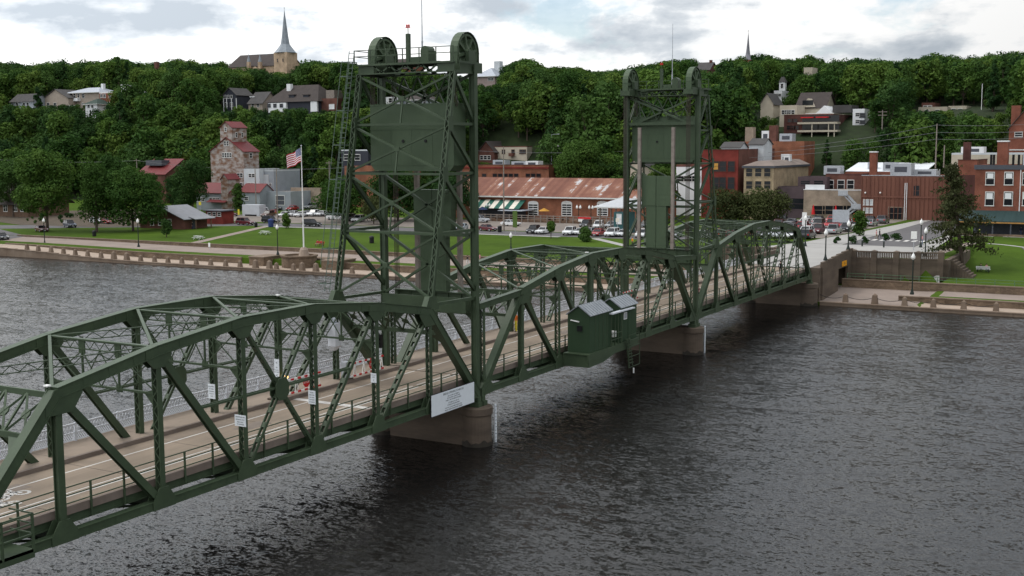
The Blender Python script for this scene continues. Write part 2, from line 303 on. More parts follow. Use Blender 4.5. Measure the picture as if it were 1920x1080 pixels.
def span(name, label, x0, kind):
    root = thing(name, label, 'bridge span', (x0, 0, 0)); B = lambda mb, nm, m=GREEN: mb.build(nm, m, root)
    X = [x0+i*P for i in range(8)]
    for y in (0, YW):
        near = y == 0
        for i in range(7): B(chord(MB(), (X[i], y, 0), (X[i+1], y, 0), .36, .40), 'bottom_chord')
        for i in range(1, 6): B(chord(MB(), (X[i], y, HT[i]), (X[i+1], y, HT[i+1]), .42, .50), 'top_chord')
        B(chord(MB(), (X[0], y, 0), (X[1], y, HT[1]), .44, .48), 'end_post'); B(chord(MB(), (X[7], y, 0), (X[6], y, HT[6]), .44, .48), 'end_post')
        for i in range(1, 7):
            if i in (1, 6): B(hbeam(MB(), (X[i], y, .2), (X[i], y, HT[i]-.25), .36, .36) if i == 1 else laced(MB(), (X[i], y, .2), (X[i], y, HT[i]-.25), .30, .30), 'vertical_post')
            else: B(laced(MB(), (X[i], y, .2), (X[i], y, HT[i]-.25), .34, .30), 'vertical_post')
        for a, b, ty in ((1, 2, 0), (2, 3, 0), (6, 5, 1), (5, 4, 1), (3, 4, 2), (4, 3, 2)):
            p, q = (X[a], y, HT[a]), (X[b], y, 0)
            if ty == 0: B(hbeam(MB(), p, q, .34, .36), 'diagonal')
            elif ty == 1: B(battened(MB(), p, q, .30, .22, t=.07, pitch=.72, bl=.34), 'diagonal')
            else: B(battened(MB(), p, q, .26, .17, pitch=.9), 'diagonal')
        zm = 4.3   # mid-height longitudinal strut and crossing plate
        t = zm/HT[2]; xa = X[3]-(X[3]-X[2])*t; xb = X[4]+(X[5]-X[4])*t
        B(laced(MB(), (xa, y, zm), (xb, y, zm), .26, .12, pitch=.3, both=False), 'mid_strut')
        xm = (X[3]+X[4])/2
        B(gusset(xm, y, HT[3]/2, [(-.55, -.3), (-.3, -.62), (.3, -.62), (.55, -.3), (.55, .3), (.3, .62), (-.3, .62), (-.55, .3)]), 'gusset_plate')
        for i in range(1, 7):
            s = 1 if i < 4 else -1
            B(gusset(X[i], y, 0, [(-.75, -.22), (.75, -.22), (.75, .18), (.3, .85), (-.3, .85), (-.75, .18)]), 'gusset_plate')
            sl = lambda dx: (HT[min(6, i+1)]-HT[i])/P*dx if dx > 0 else (HT[i]-(HT[i-1] if i > 1 else HT[i]-P))/P*dx
            if i in (1, 6):
                pts = [(-.25*s, .28), (1.2*s, .28+(.2 if True else 0)), (1.35*s, -.15), (.75*s, -.95), (-.75*s, -.95), (-.75*s, -.5)]
                if s < 0: pts = pts[::-1]
            else: pts = [(-.85, .22-abs(sl(-.85)) if i <= 3 else .22+.0), (.85, .2), (.85, -.30), (.35, -.85), (-.35, -.85), (-.85, -.35)]
            B(gusset(X[i], y, HT[i], [(a, min(b, .2)) for a, b in pts]), 'gusset_plate')
        for xe in (X[0], X[7]):
            s = 1 if xe == X[0] else -1; pts = [(-.35*s, -.3), (1.5*s, -.2), (1.5*s, .25), (.95*s, .85), (.3*s, .75), (-.35*s, .3)]
            B(gusset(xe, y, 0, pts if s > 0 else pts[::-1]), 'gusset_plate')
            mb = MB(); mb.box(xe-.35, xe+.35, y-.4, y+.4, -.95, -.62); mb.box(xe-.22, xe+.22, y-.3, y+.3, -.63, -.25); B(mb, 'bearing')
    # floor system
    for i in range(8):
        mb = MB(); xx = X[i]
        mb.ext([(xx-.03, .2, .05), (xx-.03, .2, .45), (xx-.03, .9, .78), (xx-.03, YW-.9, .78), (xx-.03, YW-.2, .45), (xx-.03, YW-.2, .05), (xx-.03, YW-1, -.28), (xx-.03, 1, -.28)], (.06, 0, 0))
        mb.box(xx-.16, xx+.16, .5, YW-.5, -.33, -.28); mb.box(xx-.16, xx+.16, .9, YW-.9, .74, .78)
        mb.ext([(xx-.04, YW+.22, .1), (xx-.04, 9.6, .75), (xx-.04, 9.6, 1.05), (xx-.04, YW+.22, 1.05)], (.08, 0, 0)); B(mb, 'floor_beam')
    for y in (.55, 1.9, 3.3, 4.7, 6.1):
        mb = MB(); mb.box(x0+.05, X[7]-.05, y-.03, y+.03, .40, .80); mb.box(x0+.05, X[7]-.05, y-.13, y+.13, .37, .41); B(mb, 'stringer')
    mb = MB(); mb.box(x0+.05, X[7]-.05, 9.55, 9.72, .95, 1.16); B(mb, 'stringer')
    mb = MB()
    for i in range(7):
        for a, b in ((0.3, YW-.3), (YW-.3, 0.3)): mb.beam((X[i], a, -.12), (X[i+1], b, -.12), .12, .10)
    B(mb, 'bottom_lateral_bracing')
    g = .04
    mb = MB(); mb.box(x0-.22+g, X[7]+.22-g, .42, 6.80, .80, ZD); B(mb, 'road_deck', DECKC)
    mb = MB(); mb.box(x0-.22+g, X[7]+.22-g, .40, .62, ZD, ZD+.04); mb.box(x0-.22+g, X[7]+.22-g, .385, .42, .80, ZD); B(mb, 'deck_kerb', CURBC)
    mb = MB(); mb.box(x0-.22+g, X[7]+.22-g, 6.805, 9.80, 1.06, ZS); B(mb, 'sidewalk', WALKC)
    mb = MB(); mb.box(x0-.22+g, X[7]+.22-g, 6.76, 6.805, ZD-.05, ZS+.004); mb.box(x0-.22+g, X[7]+.22-g, 6.76, 6.98, ZS+.004, ZS+.012); B(mb, 'sidewalk_kerb', CURBC)
    for i in range(1, 7): mb = MB(); mb.box(X[i]-.02, X[i]+.02, .64, 6.75, ZD-.01, ZD+.0015); B(mb, 'deck_joint', RUBB); mb = MB(); mb.box(X[i]-.015, X[i]+.015, 7.0, 9.5, ZS-.01, ZS+.0015); B(mb, 'walk_joint', RUBB)
    for k in range(3):
        mb = MB(); px, py = x0+5+k*13.5+(k*7+x0) % 5, 1.2+(k*2.3+x0) % 3.6; mb.box(px, px+1.6+k*.8, py, py+1.1, ZD-.01, ZD+.002); B(mb, 'deck_patch', PATCH)
    lines = [(5.38, .11), (2.30, .10), (1.83, .10)]
    for y, w in lines:
        mb = MB(); brk = [x0-.15, X[7]+.15] if kind != 'A' else [x0-.15, X[6]+1.4]
        mb.box(brk[0], brk[1], y-w/2, y+w/2, ZD, ZD+.004); B(mb, 'lane_line', LINEW)
        if kind == 'A':
            mb = MB(); mb.box(X[6]+1.9, X[7]+.15, y-w/2, y+w/2, ZD, ZD+.004); B(mb, 'lane_line', LINEW)
    # traffic-side railing (near truss): posts at the thirds of each panel, three rails
    for i in range(7):
        for t in (1/3, 2/3):
            mb = MB(); xx = X[i]+P*t; mb.box(xx-.045, xx+.045, .30, .38, .42, 2.14); B(mb, 'railing_post')
    for z in (2.12, 1.74, 1.36):
        mb = MB(); mb.box(x0, X[7], .315, .365, z-.025, z+.025); B(mb, 'rail')
    # pedestrian fence on the far side
    for k in range(14): part(FENCE_BAY, root, 'fence_panel', (k*P/2, 9.62, ZS))
    for k in range(15): part(FENCE_POST, root, 'fence_post', (k*P/2, 9.62, ZS))
    # top lateral system: struts, sway frames, diagonals
    for i in range(2, 6):
        z = HT[i]+.18; xx = X[i]
        mb = MB(); mb.beam((xx, .2, z), (xx, YW-.2, z), .24, .07); laced(mb, (xx, .3, z-.28), (xx, YW-.3, z-.28), .44, .10, t=.06, pitch=.36, side=(0, 0, 1), both=False, bar=.045)
        B(mb, 'lateral_strut')
        zl = max(5.55, HT[i]-2.55); mb = MB(); mb.beam((xx, .2, zl), (xx, YW-.2, zl), .13, .11)
        for k in (1/3, 2/3):
            yk = YW*k; mb.beam((xx, yk, zl), (xx, yk, z-.45), .09, .09, side=(0, 1, 0)); mb.box(xx-.03, xx+.03, yk-.22, yk+.22, z-.75, z-.08); mb.box(xx-.03, xx+.03, yk-.2, yk+.2, zl-.16, zl+.2)
        for a, b, c, d in ((.15, zl+.1, YW/3, z-.6), (YW/3, z-.6, YW/2, zl), (YW/2, zl, 2*YW/3, z-.6), (2*YW/3, z-.6, YW-.15, zl+.1), (YW/3, zl, YW/2, z-.5), (YW/2, z-.5, 2*YW/3, zl), (.15, z-.6, YW/3, zl), (2*YW/3, zl, YW-.15, z-.6)):
            mb.beam((xx, a, b), (xx, c, d), .05, .05)
        for yk, s in ((.2, 1), (YW-.2, -1)): mb.ext([(xx-.02, yk, zl-.7), (xx-.02, yk+s*.7, zl), (xx-.02, yk, zl+.2)], (.04, 0, 0))
        B(mb, 'sway_frame')
    for i in range(1, 6):
        z0, z1 = HT[i]+.2, HT[i+1]+.2
        mb = MB(); mb.beam((X[i], .2, z0+.03), (X[i+1], YW-.2, z1+.03), .16, .07); B(mb, 'lateral_brace')
        mb = MB(); laced(mb, (X[i], YW-.2, z0-.2), (X[i+1], .2, z1-.2), .38, .09, t=.05, pitch=.42, side=(0, 0, 1), both=False, bar=.045); B(mb, 'lateral_brace')
    for e in (0, 1):   # portal frames in the plane of the end posts
        a0, a1 = (X[0], X[1]) if e == 0 else (X[7], X[6]); pt = lambda t, y: V(a0+(a1-a0)*t, y, HT[1]*t)
        mb = MB(); tt, tb = .985, .745
        for t in (tt, tb): mb.beam(pt(t, .2), pt(t, YW-.2), .30, .10) if False else mb.beam(pt(t, .2), pt(t, YW-.2), .28, .12, side=V(0, 0, 1))
        n = 5
        for k in range(n):
            ya, yb = .25+(YW-.5)*k/n, .25+(YW-.5)*(k+1)/n
            mb.beam(pt(tt, ya), pt(tb, yb), .10, .10); mb.beam(pt(tb, ya), pt(tt, yb), .10, .10)
            if k: mb.beam(pt(tb, ya), pt(tt, ya), .10, .10, side=(0, 1, 0))
            c = (pt(tt, ya)+pt(tb, yb))/2; nrm = np.cross(pt(1, 0)-pt(0, 0), (0, 1, 0)); nrm /= np.linalg.norm(nrm)
            mb.tube(c-nrm*.04, c+nrm*.04, .26, n=10)
        for yk, s in ((.2, 1), (YW-.2, -1)): mb.ext([pt(tb-.16, yk), pt(tb, yk+s*1.1), pt(tb, yk)], (.04, 0, .02))
        B(mb, 'portal_frame')
    return root, X
XA = -.574-7*P; XB = 0.0; XC = 7*P+.644
SPA, NA = span('fixed_truss_span', 'green riveted truss span nearest the camera, running off the left edge', XA, 'A')
SPB, NB = span('lift_truss_span', 'green truss lift span between the two lift towers, carrying the machinery huts', XB, 'B')
SPC, NC = span('fixed_truss_span', 'green truss span beyond the far tower, ending at the town bank', XC, 'C')
# lift-span extras: end posts at the towers, lifting girders, thick splice posts
for xe, xi, s in ((XB+.35, NB[1], 1), (NB[7]-.35, NB[6], -1)):
    for y in (0, YW):
        laced(MB(), (xe, y, .3), (xe, y, 6.1), .30, .28).build('end_vertical', GREEN, SPB)
        chord(MB(), (xe-.6*s, y, 6.25), (xi, y, 6.62), .38, .42).build('end_link', GREEN, SPB)
    mb = MB(); mb.box(xe-.05, xe+.05, .25, YW-.25, 5.75, 7.05); mb.box(xe-.25, xe+.25, .25, YW-.25, 7.05, 7.12); mb.box(xe-.25, xe+.25, .25, YW-.25, 5.68, 5.75)
    for k in range(7): mb.box(xe-.14, xe+.14, .6+k*1.1, .66+k*1.1, 5.75, 7.05)
    for yk, sg in ((.25, 1), (YW-.25, -1)): mb.ext([(xe-.05, yk, 4.6), (xe-.05, yk+sg*1.3, 5.7), (xe-.05, yk, 5.7)], (.1, 0, 0))
    mb.build('lifting_girder', GREEN, SPB)
for y in (0, YW): hbeam(MB(), (NB[3], y, .2), (NB[3], y, HT[3]+.05), .40, .50).build('splice_post', GREEN, SPB)
# stop bar, bike symbols and a side refuge on span A
mb = MB(); c0, c1 = az(548, 747, ZD), az(694, 766, ZD); mb.ext([(c0[0]-.28, c0[1], ZD+.005), (c0[0]+.28, c0[1], ZD+.005), (c1[0]+.28, c1[1], ZD+.005), (c1[0]-.28, c1[1], ZD+.005)], (0, 0, .003)); mb.build('stop_bar', LINEW, SPA)
def bike(cx, cy, s=1.0):
    mb = MB(); z = ZD+.005
    def seg(a, b, w=.17): mb.beam((cx+a[0]*s, cy+a[1]*s, z), (cx+b[0]*s, cy+b[1]*s, z), w, .003)
    for ox in (-.75, .75):
        for k in range(10):
            t0, t1 = 2*math.pi*k/10, 2*math.pi*(k+1)/10; seg((ox+.42*math.cos(t0), .42*math.sin(t0)), (ox+.42*math.cos(t1), .42*math.sin(t1)))
    for a, b in (((-.75, 0), (-.2, .65)), ((-.2, .65), (.5, .65)), ((.5, .65), (0, 0)), ((0, 0), (-.75, 0)), ((0, 0), (-.3, .85)), ((.5, .65), (.75, 0)), ((.5, .65), (.45, .95)), ((.45, .95), (.75, .95))): seg(a, b)
    return mb
for u, v in ((34, 922), (16, 942)):
    c = az(u, v, ZD); bike(c[0]-.6, c[1]-.3, .8).build('bicycle_marking', LINEW, SPA)
xr = XA+2.0; mb = MB(); mb.box(xr-1.6, xr+1.6, -1.25, .3, .30, .42); mb.box(xr-1.6, xr+1.6, -1.25, -1.19, .05, .42)
for z in (2.0, 1.55, 1.1):
    mb.box(xr-1.6, xr+1.6, -1.25, -1.19, z-.03, z+.03)
    for xe in (xr-1.6, xr+1.6): mb.box(xe-.03, xe+.03, -1.25, .3, z-.03, z+.03)
for xe in (xr-1.57, xr, xr+1.57): mb.box(xe-.05, xe+.05, -1.27, -1.17, .3, 2.03)
mb.build('refuge_bay', GREEN, SPA)
# ------------------------------------------------------------------ towers
def tower(name, label, xt, s):
    root = thing(name, label, 'lift tower', (xt, 0, -.9)); B = lambda mb, nm, m=GREEN: mb.build(nm, m, root)
    Z = [7.35, 11.8, 15.8, 19.2, 22.75]; XI = lambda z: xt+s*(5.75-(z-7.35)*(3.15/15.4)); YB = YW
    for y in (0, YB):
        mb = MB(); hbeam(mb, (xt, y, -.6), (xt, y, 23.3), .46, .42); B(mb, 'vertical_leg')
        mb = MB(); a, b = (XI(7.0), y, 7.0), (XI(22.75), y, 22.75); laced(mb, a, b, .34, .26, t=.07, pitch=.36); B(mb, 'raking_leg')
        for i in range(1, 5):
            mb = MB(); mb.beam((xt, y, Z[i]), (XI(Z[i]), y, Z[i]), .2, .2); B(mb, 'side_strut')
        for i in range(4):
            mb = MB(); hbeam(mb, (XI(Z[i+1]), y, Z[i+1]-.1), (xt, y, Z[i]+.15), .22, .26); B(mb, 'side_diagonal')
        mb = MB(); mb.beam((xt, y, 6.95), (XI(7.0), y, 7.1), .22, .2); B(mb, 'side_strut')
        mb = MB(); mb.ext([(XI(7)-.9, y-.2, 6.75), (XI(7)+.9, y-.2, 6.75), (XI(7)+.35, y-.2, 7.7), (XI(7)-.35, y-.2, 7.7)], (0, .4, 0)); B(mb, 'shoe_plate')
        for i in range(1, 4):
            mb = MB(); xx = XI(Z[i]); mb.ext([(xx-.3, y-.25, Z[i]-.5), (xx+.3, y-.25, Z[i]-.5), (xx+.3, y-.25, Z[i]+.5), (xx-.3, y-.25, Z[i]+.5)], (0, .04, 0)); B(mb, 'gusset_plate')
        # sheave: rim, spokes, hub, guard
        ys_ = y+(.45 if y == 0 else -.45); y_leg = y; y = ys_; sx = xt+(-.36 if s < 0 else -.1); r = 1.34; zc_ = 24.08; y0, y1 = y-.22, y+.22; n = 28
        wheel = MB()
        ring = lambda rr, yy: [(sx+rr*math.cos(2*math.pi*k/n), yy, zc_+rr*math.sin(2*math.pi*k/n)) for k in range(n)]
        vs = ring(r, y0)+ring(r, y1)+ring(r-.16, y1)+ring(r-.16, y0); fs = []
        for k in range(n):
            k2 = (k+1) % n
            for a in range(4): b2 = (a+1) % 4; fs.append((a*n+k, b2*n+k, b2*n+k2, a*n+k2))
        wheel.add(vs, fs)
        for k in range(8):
            a = 2*math.pi*k/8+.2; wheel.beam((sx, y, zc_), (sx+(r-.1)*math.cos(a), y, zc_+(r-.1)*math.sin(a)), .5, .17, side=(0, 1, 0))
        n2 = 16   # webbed disc with round holes suggested by ribs and inner ring
        ring2 = lambda rr, yy: [(sx+rr*math.cos(2*math.pi*k/n2), yy, zc_+rr*math.sin(2*math.pi*k/n2)) for k in range(n2)]
        vs = ring2(.98, y-.06)+ring2(.98, y+.06)+ring2(.82, y+.06)+ring2(.82, y-.06); fs = []
        for k in range(n2):
            k2 = (k+1) % n2
            for a in range(4): b2 = (a+1) % 4; fs.append((a*n2+k, b2*n2+k, b2*n2+k2, a*n2+k2))
        wheel.add(vs, fs); wheel.tube((sx, y-.42, zc_), (sx, y+.42, zc_), .28, n=12)
        w = B(wheel, 'sheave_wheel', GREEN2)
        mb = MB()
        arc = [(sx+(r+.10)*math.cos(a), zc_+(r+.10)*math.sin(a)) for a in [math.pi*(k/12) for k in range(13)]]
        for k in range(12): mb.quad((arc[k][0], y-.30, arc[k][1]), (arc[k+1][0], y-.30, arc[k+1][1]), (arc[k+1][0], y+.30, arc[k+1][1]), (arc[k][0], y+.30, arc[k][1]))
        for xx in (arc[0][0], arc[-1][0]): mb.box(xx-.01, xx+.01, y-.30, y+.30, 22.75, zc_)
        hood = B(mb, 'sheave_hood', GREEN2); sol = hood.modifiers.new('s', 'SOLIDIFY'); sol.thickness = .03
        mb = MB(); mb.box(sx-.45, sx+.45, y-.62, y-.34, 23.46, 24.2); mb.box(sx-.45, sx+.45, y+.34, y+.62, 23.46, 24.2)
        for k in (-1, 1): mb.box(sx-1.5, sx+1.5, y+k*.48-.04, y+k*.48+.04, 22.75, 23.46)
        mb.box(sx-1.5, sx-1.4, y-.44, y+.44, 22.8, 23.3); B(mb, 'sheave_bearing')
        mb = MB()   # hoist ropes to the lift span and counterweight ropes
        for k in range(4): mb.tube((sx-s*1.34, y-.18+k*.12, zc_), (sx-s*1.34, y-.18+k*.12, 7.0), .032, n=5)
        B(mb, 'hoist_ropes', ROPE); mb = MB()
        for k in range(4): mb.tube((sx+s*1.34, y-.18+k*.12, zc_), (sx+s*1.34, y-.18+k*.12, 20.4), .032, n=5)
        B(mb, 'counterweight_ropes', ROPE)
    # rear face (raking legs): struts and X bracing
    for i in range(1, 4): mb = MB(); mb.beam((XI(Z[i]), .15, Z[i]), (XI(Z[i]), YB-.15, Z[i]), .2, .16); B(mb, 'rear_strut')
    for i in range(4):
        for a, b in ((.15, YB-.15), (YB-.15, .15)):
            mb = MB(); mb.beam((XI(Z[i]+.2), a, Z[i]+.2), (XI(Z[i+1]-.2), b, Z[i+1]-.2), .17, .14); B(mb, 'rear_diagonal')
        if i >= 1: mb = MB(); zc = (Z[i]+Z[i+1])/2; mb.beam((XI(zc), YB/2, zc), (XI(Z[i]), YB/2, Z[i]), .1, .1, side=(0, 1, 0)); B(mb, 'rear_hanger')
        mb = MB(); zc = (Z[i]+Z[i+1])/2; mb.box(XI(zc)-.12, XI(zc)+.12, YB/2-.2, YB/2+.2, zc-.16, zc+.16); B(mb, 'gusset_plate')
    # front face (vertical legs)
    for z in (11.4,): mb = MB(); mb.beam((xt, .2, z), (xt, YB-.2, z), .2, .26); B(mb, 'front_strut')
    for z0, z1 in ((7.0, 11.4), (11.4, 15.6), (19.6, 22.6)):
        for a, b in ((.2, YB-.2), (YB-.2, .2)): mb = MB(); mb.beam((xt+s*.1, a, z0), (xt+s*.1, b, z1), .2, .18); B(mb, 'front_diagonal')
    mb = MB(); mb.beam((xt, .2, 19.9), (xt, YB-.2, 19.9), .2, .3); B(mb, 'front_strut')
    mb = MB(); mb.box(xt-.3, xt+.3, .2, YB-.2, 5.6, 6.9) if False else mb.box(xt+s*.75-.04, xt+s*.75+.04, .3, YB-.3, 5.9, 6.95); B(mb, 'tie_girder')
    # top platform: girders with open triangulated webs, deck, railings
    for xx in (XI(22.75), xt):
        mb = MB(); mb.box(xx-.16, xx+.16, -.1, YB+.1, 22.72, 22.80); mb.box(xx-.16, xx+.16, -.1, YB+.1, 23.32, 23.44)
        for y0, y1 in ((-.1, 1.25), (YB-1.25, YB+.1)): mb.box(xx-.03, xx+.03, y0, y1, 22.78, 23.34)
        n = 8; ys = [1.25+(YB-2.5)*k/n for k in range(n+1)]
        for k in range(n): mb.beam((xx, ys[k], 22.82 if k % 2 else 23.3), (xx, ys[k+1], 23.3 if k % 2 else 22.82), .1, .1)
        for k in range(n+1): mb.box(xx-.05, xx+.05, ys[k]-.2, ys[k]+.2, 22.8 if not k % 2 == 0 else 23.15, 22.95 if not k % 2 == 0 else 23.32)
        B(mb, 'platform_girder')
    xa, xb = sorted((XI(22.75)-s*.1, xt+s*.1)); mb = MB(); mb.box(xa, xb, 1.2, YB-1.2, 23.44, 23.49); mb.box(xa, xb, -.5, -.42, 23.3, 23.44); B(mb, 'platform_deck')
    xrr = XI(22.75)+s*.12
    for z in (24.42, 24.0): mb = MB(); mb.box(xrr-.025, xrr+.025, -.1, YB+.4, z-.025, z+.025); mb.box(*sorted((xrr, xt-s*.4)), YB+.36, YB+.41, z-.025, z+.025); B(mb, 'platform_rail')
    for k in range(7): mb = MB(); yy = -.08+(YB+.45)*k/6; mb.box(xrr-.03, xrr+.03, yy-.03, yy+.03, 23.44, 24.44); B(mb, 'railing_post')
    # crossed stay bars under the platform (light edges in the photo)
    mb = MB(); n = 5; zt, zb = 22.6, 20.3; ys = [.9+(YB-1.8)*k/n for k in range(n+1)]; xx = xt+s*.2
    for k in range(n): mb.beam((xx, ys[k], zt), (xx, ys[k+1], zb), .13, .06); mb.beam((xx, ys[k], zb), (xx, ys[k+1], zt), .13, .06)
    B(mb, 'wind_lattice')
    # counterweight
    x0, x1 = sorted((xt+s*.42, xt+s*2.0)); mb = MB(); mb.box(x0, x1, .40, YB-.40, 16.35, 20.65); mb.ext([(x0, .40, 16.35), (x0, YB-.40, 16.35), (x0, YB-.75, 15.95), (x0, .75, 15.95)], (x1-x0, 0, 0))
    for z in (18.9, 16.4, 20.6): mb.box(x0-.02, x1+.02, .38, YB-.38, z-.05, z+.05)
    for k in range(1, 4): mb.box(x0-.012, x1+.012, .4+k*1.757-.03, .4+k*1.757+.03, 16.45, 18.85)
    cwt = B(mb, 'counterweight', GREEN2)
    mb = MB()
    for yk in (2.7, 4.6): mb.tube((x0-.06, yk, 18.05), (x1+.06, yk, 18.05), .11, n=10)
    mb.build('pocket', BLACK, cwt)
    # tall two-leaf sheet housing and grey timber guide posts on the lift-span side
    xs = xt-s*.95; mb = MB()
    for ya, yb in ((2.35, 3.93), (3.98, 5.55)): mb.box(xs-.35, xs+.35, ya, yb, 11.5, 14.55)
    for ya, yb in ((2.85, 3.93), (3.98, 5.05)):
        mb.box(xs-.3, xs+.3, ya, yb, 7.15, 11.5)
        for k in range(9): mb.box(xs-.31, xs+.31, ya, yb, 7.4+k*.45, 7.43+k*.45)
    for k in range(6): mb.box(xs-.36, xs+.36, 2.35, 3.93, 11.7+k*.48, 11.73+k*.48)
    B(mb, 'sheet_housing', GREEN2)
    for yk in (2.05, 5.75):
        mb = MB(); mb.box(xs-.2-s*.45, xs+.1-s*.45, yk-.16, yk+.16, 7.1, 19.5 if s > 0 else 16.2); B(mb, 'guide_post', WOODG)
    # beacon mast, antenna, gear house
    xm = (xt+XI(22.75))/2
    mb = MB(); mb.box(xm-.13, xm+.13, 4.4, 4.66, 23.49, 25.55); mb.tube((xm, 4.53, 25.55), (xm, 4.53, 26.0), .03); B(mb, 'beacon_mast')
    mb = MB(); mb.lathe((xm, 4.45, 26.0), [(.02, 0), (.06, .02), (.07, .16), (.03, .2)], 10); mb.lathe((xm, 4.62, 26.0), [(.02, 0), (.06, .02), (.07, .16), (.03, .2)], 10); mb.box(xm-.04, xm+.04, 4.35, 4.72, 25.96, 26.02); B(mb, 'beacon_lamp', RED)
    mb = MB(); mb.tube((xm, 3.35, 23.49), (xm, 3.35, 25.0), .07); mb.tube((xm, 3.35, 25.0), (xm, 3.35, 30.1), .045, .02); B(mb, 'antenna', GALV)
    mb = MB(); mb.box(xm-.45, xm+.45, 2.55, 3.2, 23.49, 24.3); mb.tube((xm-.38, 2.9, 24.27), (xm+.38, 2.9, 24.27), .36, n=12); mb.box(xm-.3, xm+.3, 3.3, 4.2, 23.49, 23.9); B(mb, 'motor_housing')
    return root, XI
T1, XI1 = tower('lift_tower', 'nearer green steel lift tower with big sheave wheels and counterweight', -.62, -1)
T2, XI2 = tower('lift_tower', 'farther green steel lift tower beside the pale stone buildings', 43.3, 1)
# caged ladder on the far raking leg of the nearer tower
mb = MB(); lx = lambda z: XI1(z)-.5; yl = YW+.55
for k in (-.22, .22):
    for z0, z1 in ((7.6, 24.4),): mb.tube((lx(z0), yl+k, z0), (lx(z1), yl+k, z1), .028, n=5)
for i in range(48): z = 7.8+i*.35; mb.tube((lx(z), yl-.22, z), (lx(z), yl+.22, z), .018, n=4)
for z in (8.2, 10.6, 13.0, 15.4, 17.8, 20.2, 22.6, 23.6):
    mb.box(lx(z)-.62, lx(z)+.3, yl-.36, yl-.33, z-.03, z+.03); mb.box(lx(z)-.62, lx(z)-.59, yl-.36, yl+.36, z-.03, z+.03); mb.box(lx(z)-.62, lx(z)+.3, yl+.33, yl+.36, z-.03, z+.03)
for yy, dx in ((-.34, -.6), (.34, -.6)): mb.tube((lx(9.5)+dx, yl+yy, 9.5), (lx(23.6)+dx, yl+yy, 23.6), .025, n=5)
mb.build('caged_ladder', LADDG, T1)
# ------------------------------------------------------------------ piers
STAIN = mat('waterline_stain', (.035, .030, .024), .6, .25, 2, coord='World')
def pier(x, label, zt=-.95, w=1.05, bank=False):
    root = thing('bridge_pier', label, 'pier', (x, 0, ZWAT)); n = 14
    def outline(r, z, e=0): return [(x+r*math.cos(a), -.15+r*math.sin(a), z) for a in [math.pi+math.pi*k/n for k in range(n+1)]]+[(x+r*math.cos(a), 8.6+r*math.sin(a), z) for a in [math.pi*k/n for k in range(n+1)]]
    def loft(mb, rs):
        vs = []; m = 2*n+2
        for r, z in rs: vs += outline(r, z)
        fs = [(k*m+i, k*m+(i+1) % m, (k+1)*m+(i+1) % m, (k+1)*m+i) for k in range(len(rs)-1) for i in range(m)]+[tuple(range(m-1, -1, -1)), tuple(range((len(rs)-1)*m, len(rs)*m))]
        mb.add(vs, fs)
    w_ = w*.70; mb = MB(); loft(mb, [(w_+.05, -7), (w_, zt-.45)]); mb.build('pier_wall', PIERC, root); mb = MB(); loft(mb, [(w_+.1, zt-.44), (w_+.1, zt-.06), (w_, zt-.02)]); mb.build('wall_coping', PIERC, root)
    for yc in (.12, 8.1):
        mb = MB(); mb.lathe((x, yc, 0), [(w+.06, -7), (w+.0, zt-.62)], 28); mb.build('nose_column', PIERC, root, smooth=False); mb = MB(); mb.lathe((x, yc, 0), [(w+.03, zt-.62), (w+.11, zt-.56), (w+.11, zt-.08), (w+.02, zt)], 28); mb.build('nose_cap', PIERC, root)
        mb = MB(); n_ = 40; vs = []
        for k in range(n_): a_ = 2*math.pi*k/n_; rr = w+.075; vs += [(x+rr*math.cos(a_), yc+rr*math.sin(a_), -4.4), (x+rr*math.cos(a_), yc+rr*math.sin(a_), -3.45+.10*math.sin(5*a_+x)+.08*math.sin(11*a_))]
        mb.add(vs, [(2*k, 2*((k+1) % n_), 2*((k+1) % n_)+1, 2*k+1) for k in range(n_)]); mb.build('tide_stain', STAIN, root)
    return root
PR1 = pier(-.3, 'round-nosed concrete pier under the nearer lift tower'); PR2 = pier(43.0, 'round-nosed concrete pier under the farther lift tower'); PR3 = pier(86.2, 'round-nosed concrete pier at the town bank', zt=-.8, w=1.15)
for x, lb in ((.95, 'tall white gauge board beside the nearer pier'), (44.3, 'tall white gauge board beside the farther pier')):
    root = thing('gauge_board', lb, 'gauge board', (x, -.6, ZWAT)); mb = MB(); mb.box(x-.1, x+.1, -.75, -.65, -4.2, -1.0); mb.build('board', SIGNW, root)
    
    for k in range(11): mb = MB(); mb.box(x-.11, x+.11-.1*(k % 2), -.757, -.75, -3.7+k*.25, -3.66+k*.25); mb.build('scale_mark', INK, root)
    mb = MB(); mb.beam((x-.15, -.64, -1.3), (x-.6, -.4, -1.3), .06, .06); mb.build('bracket', GREEN, root)
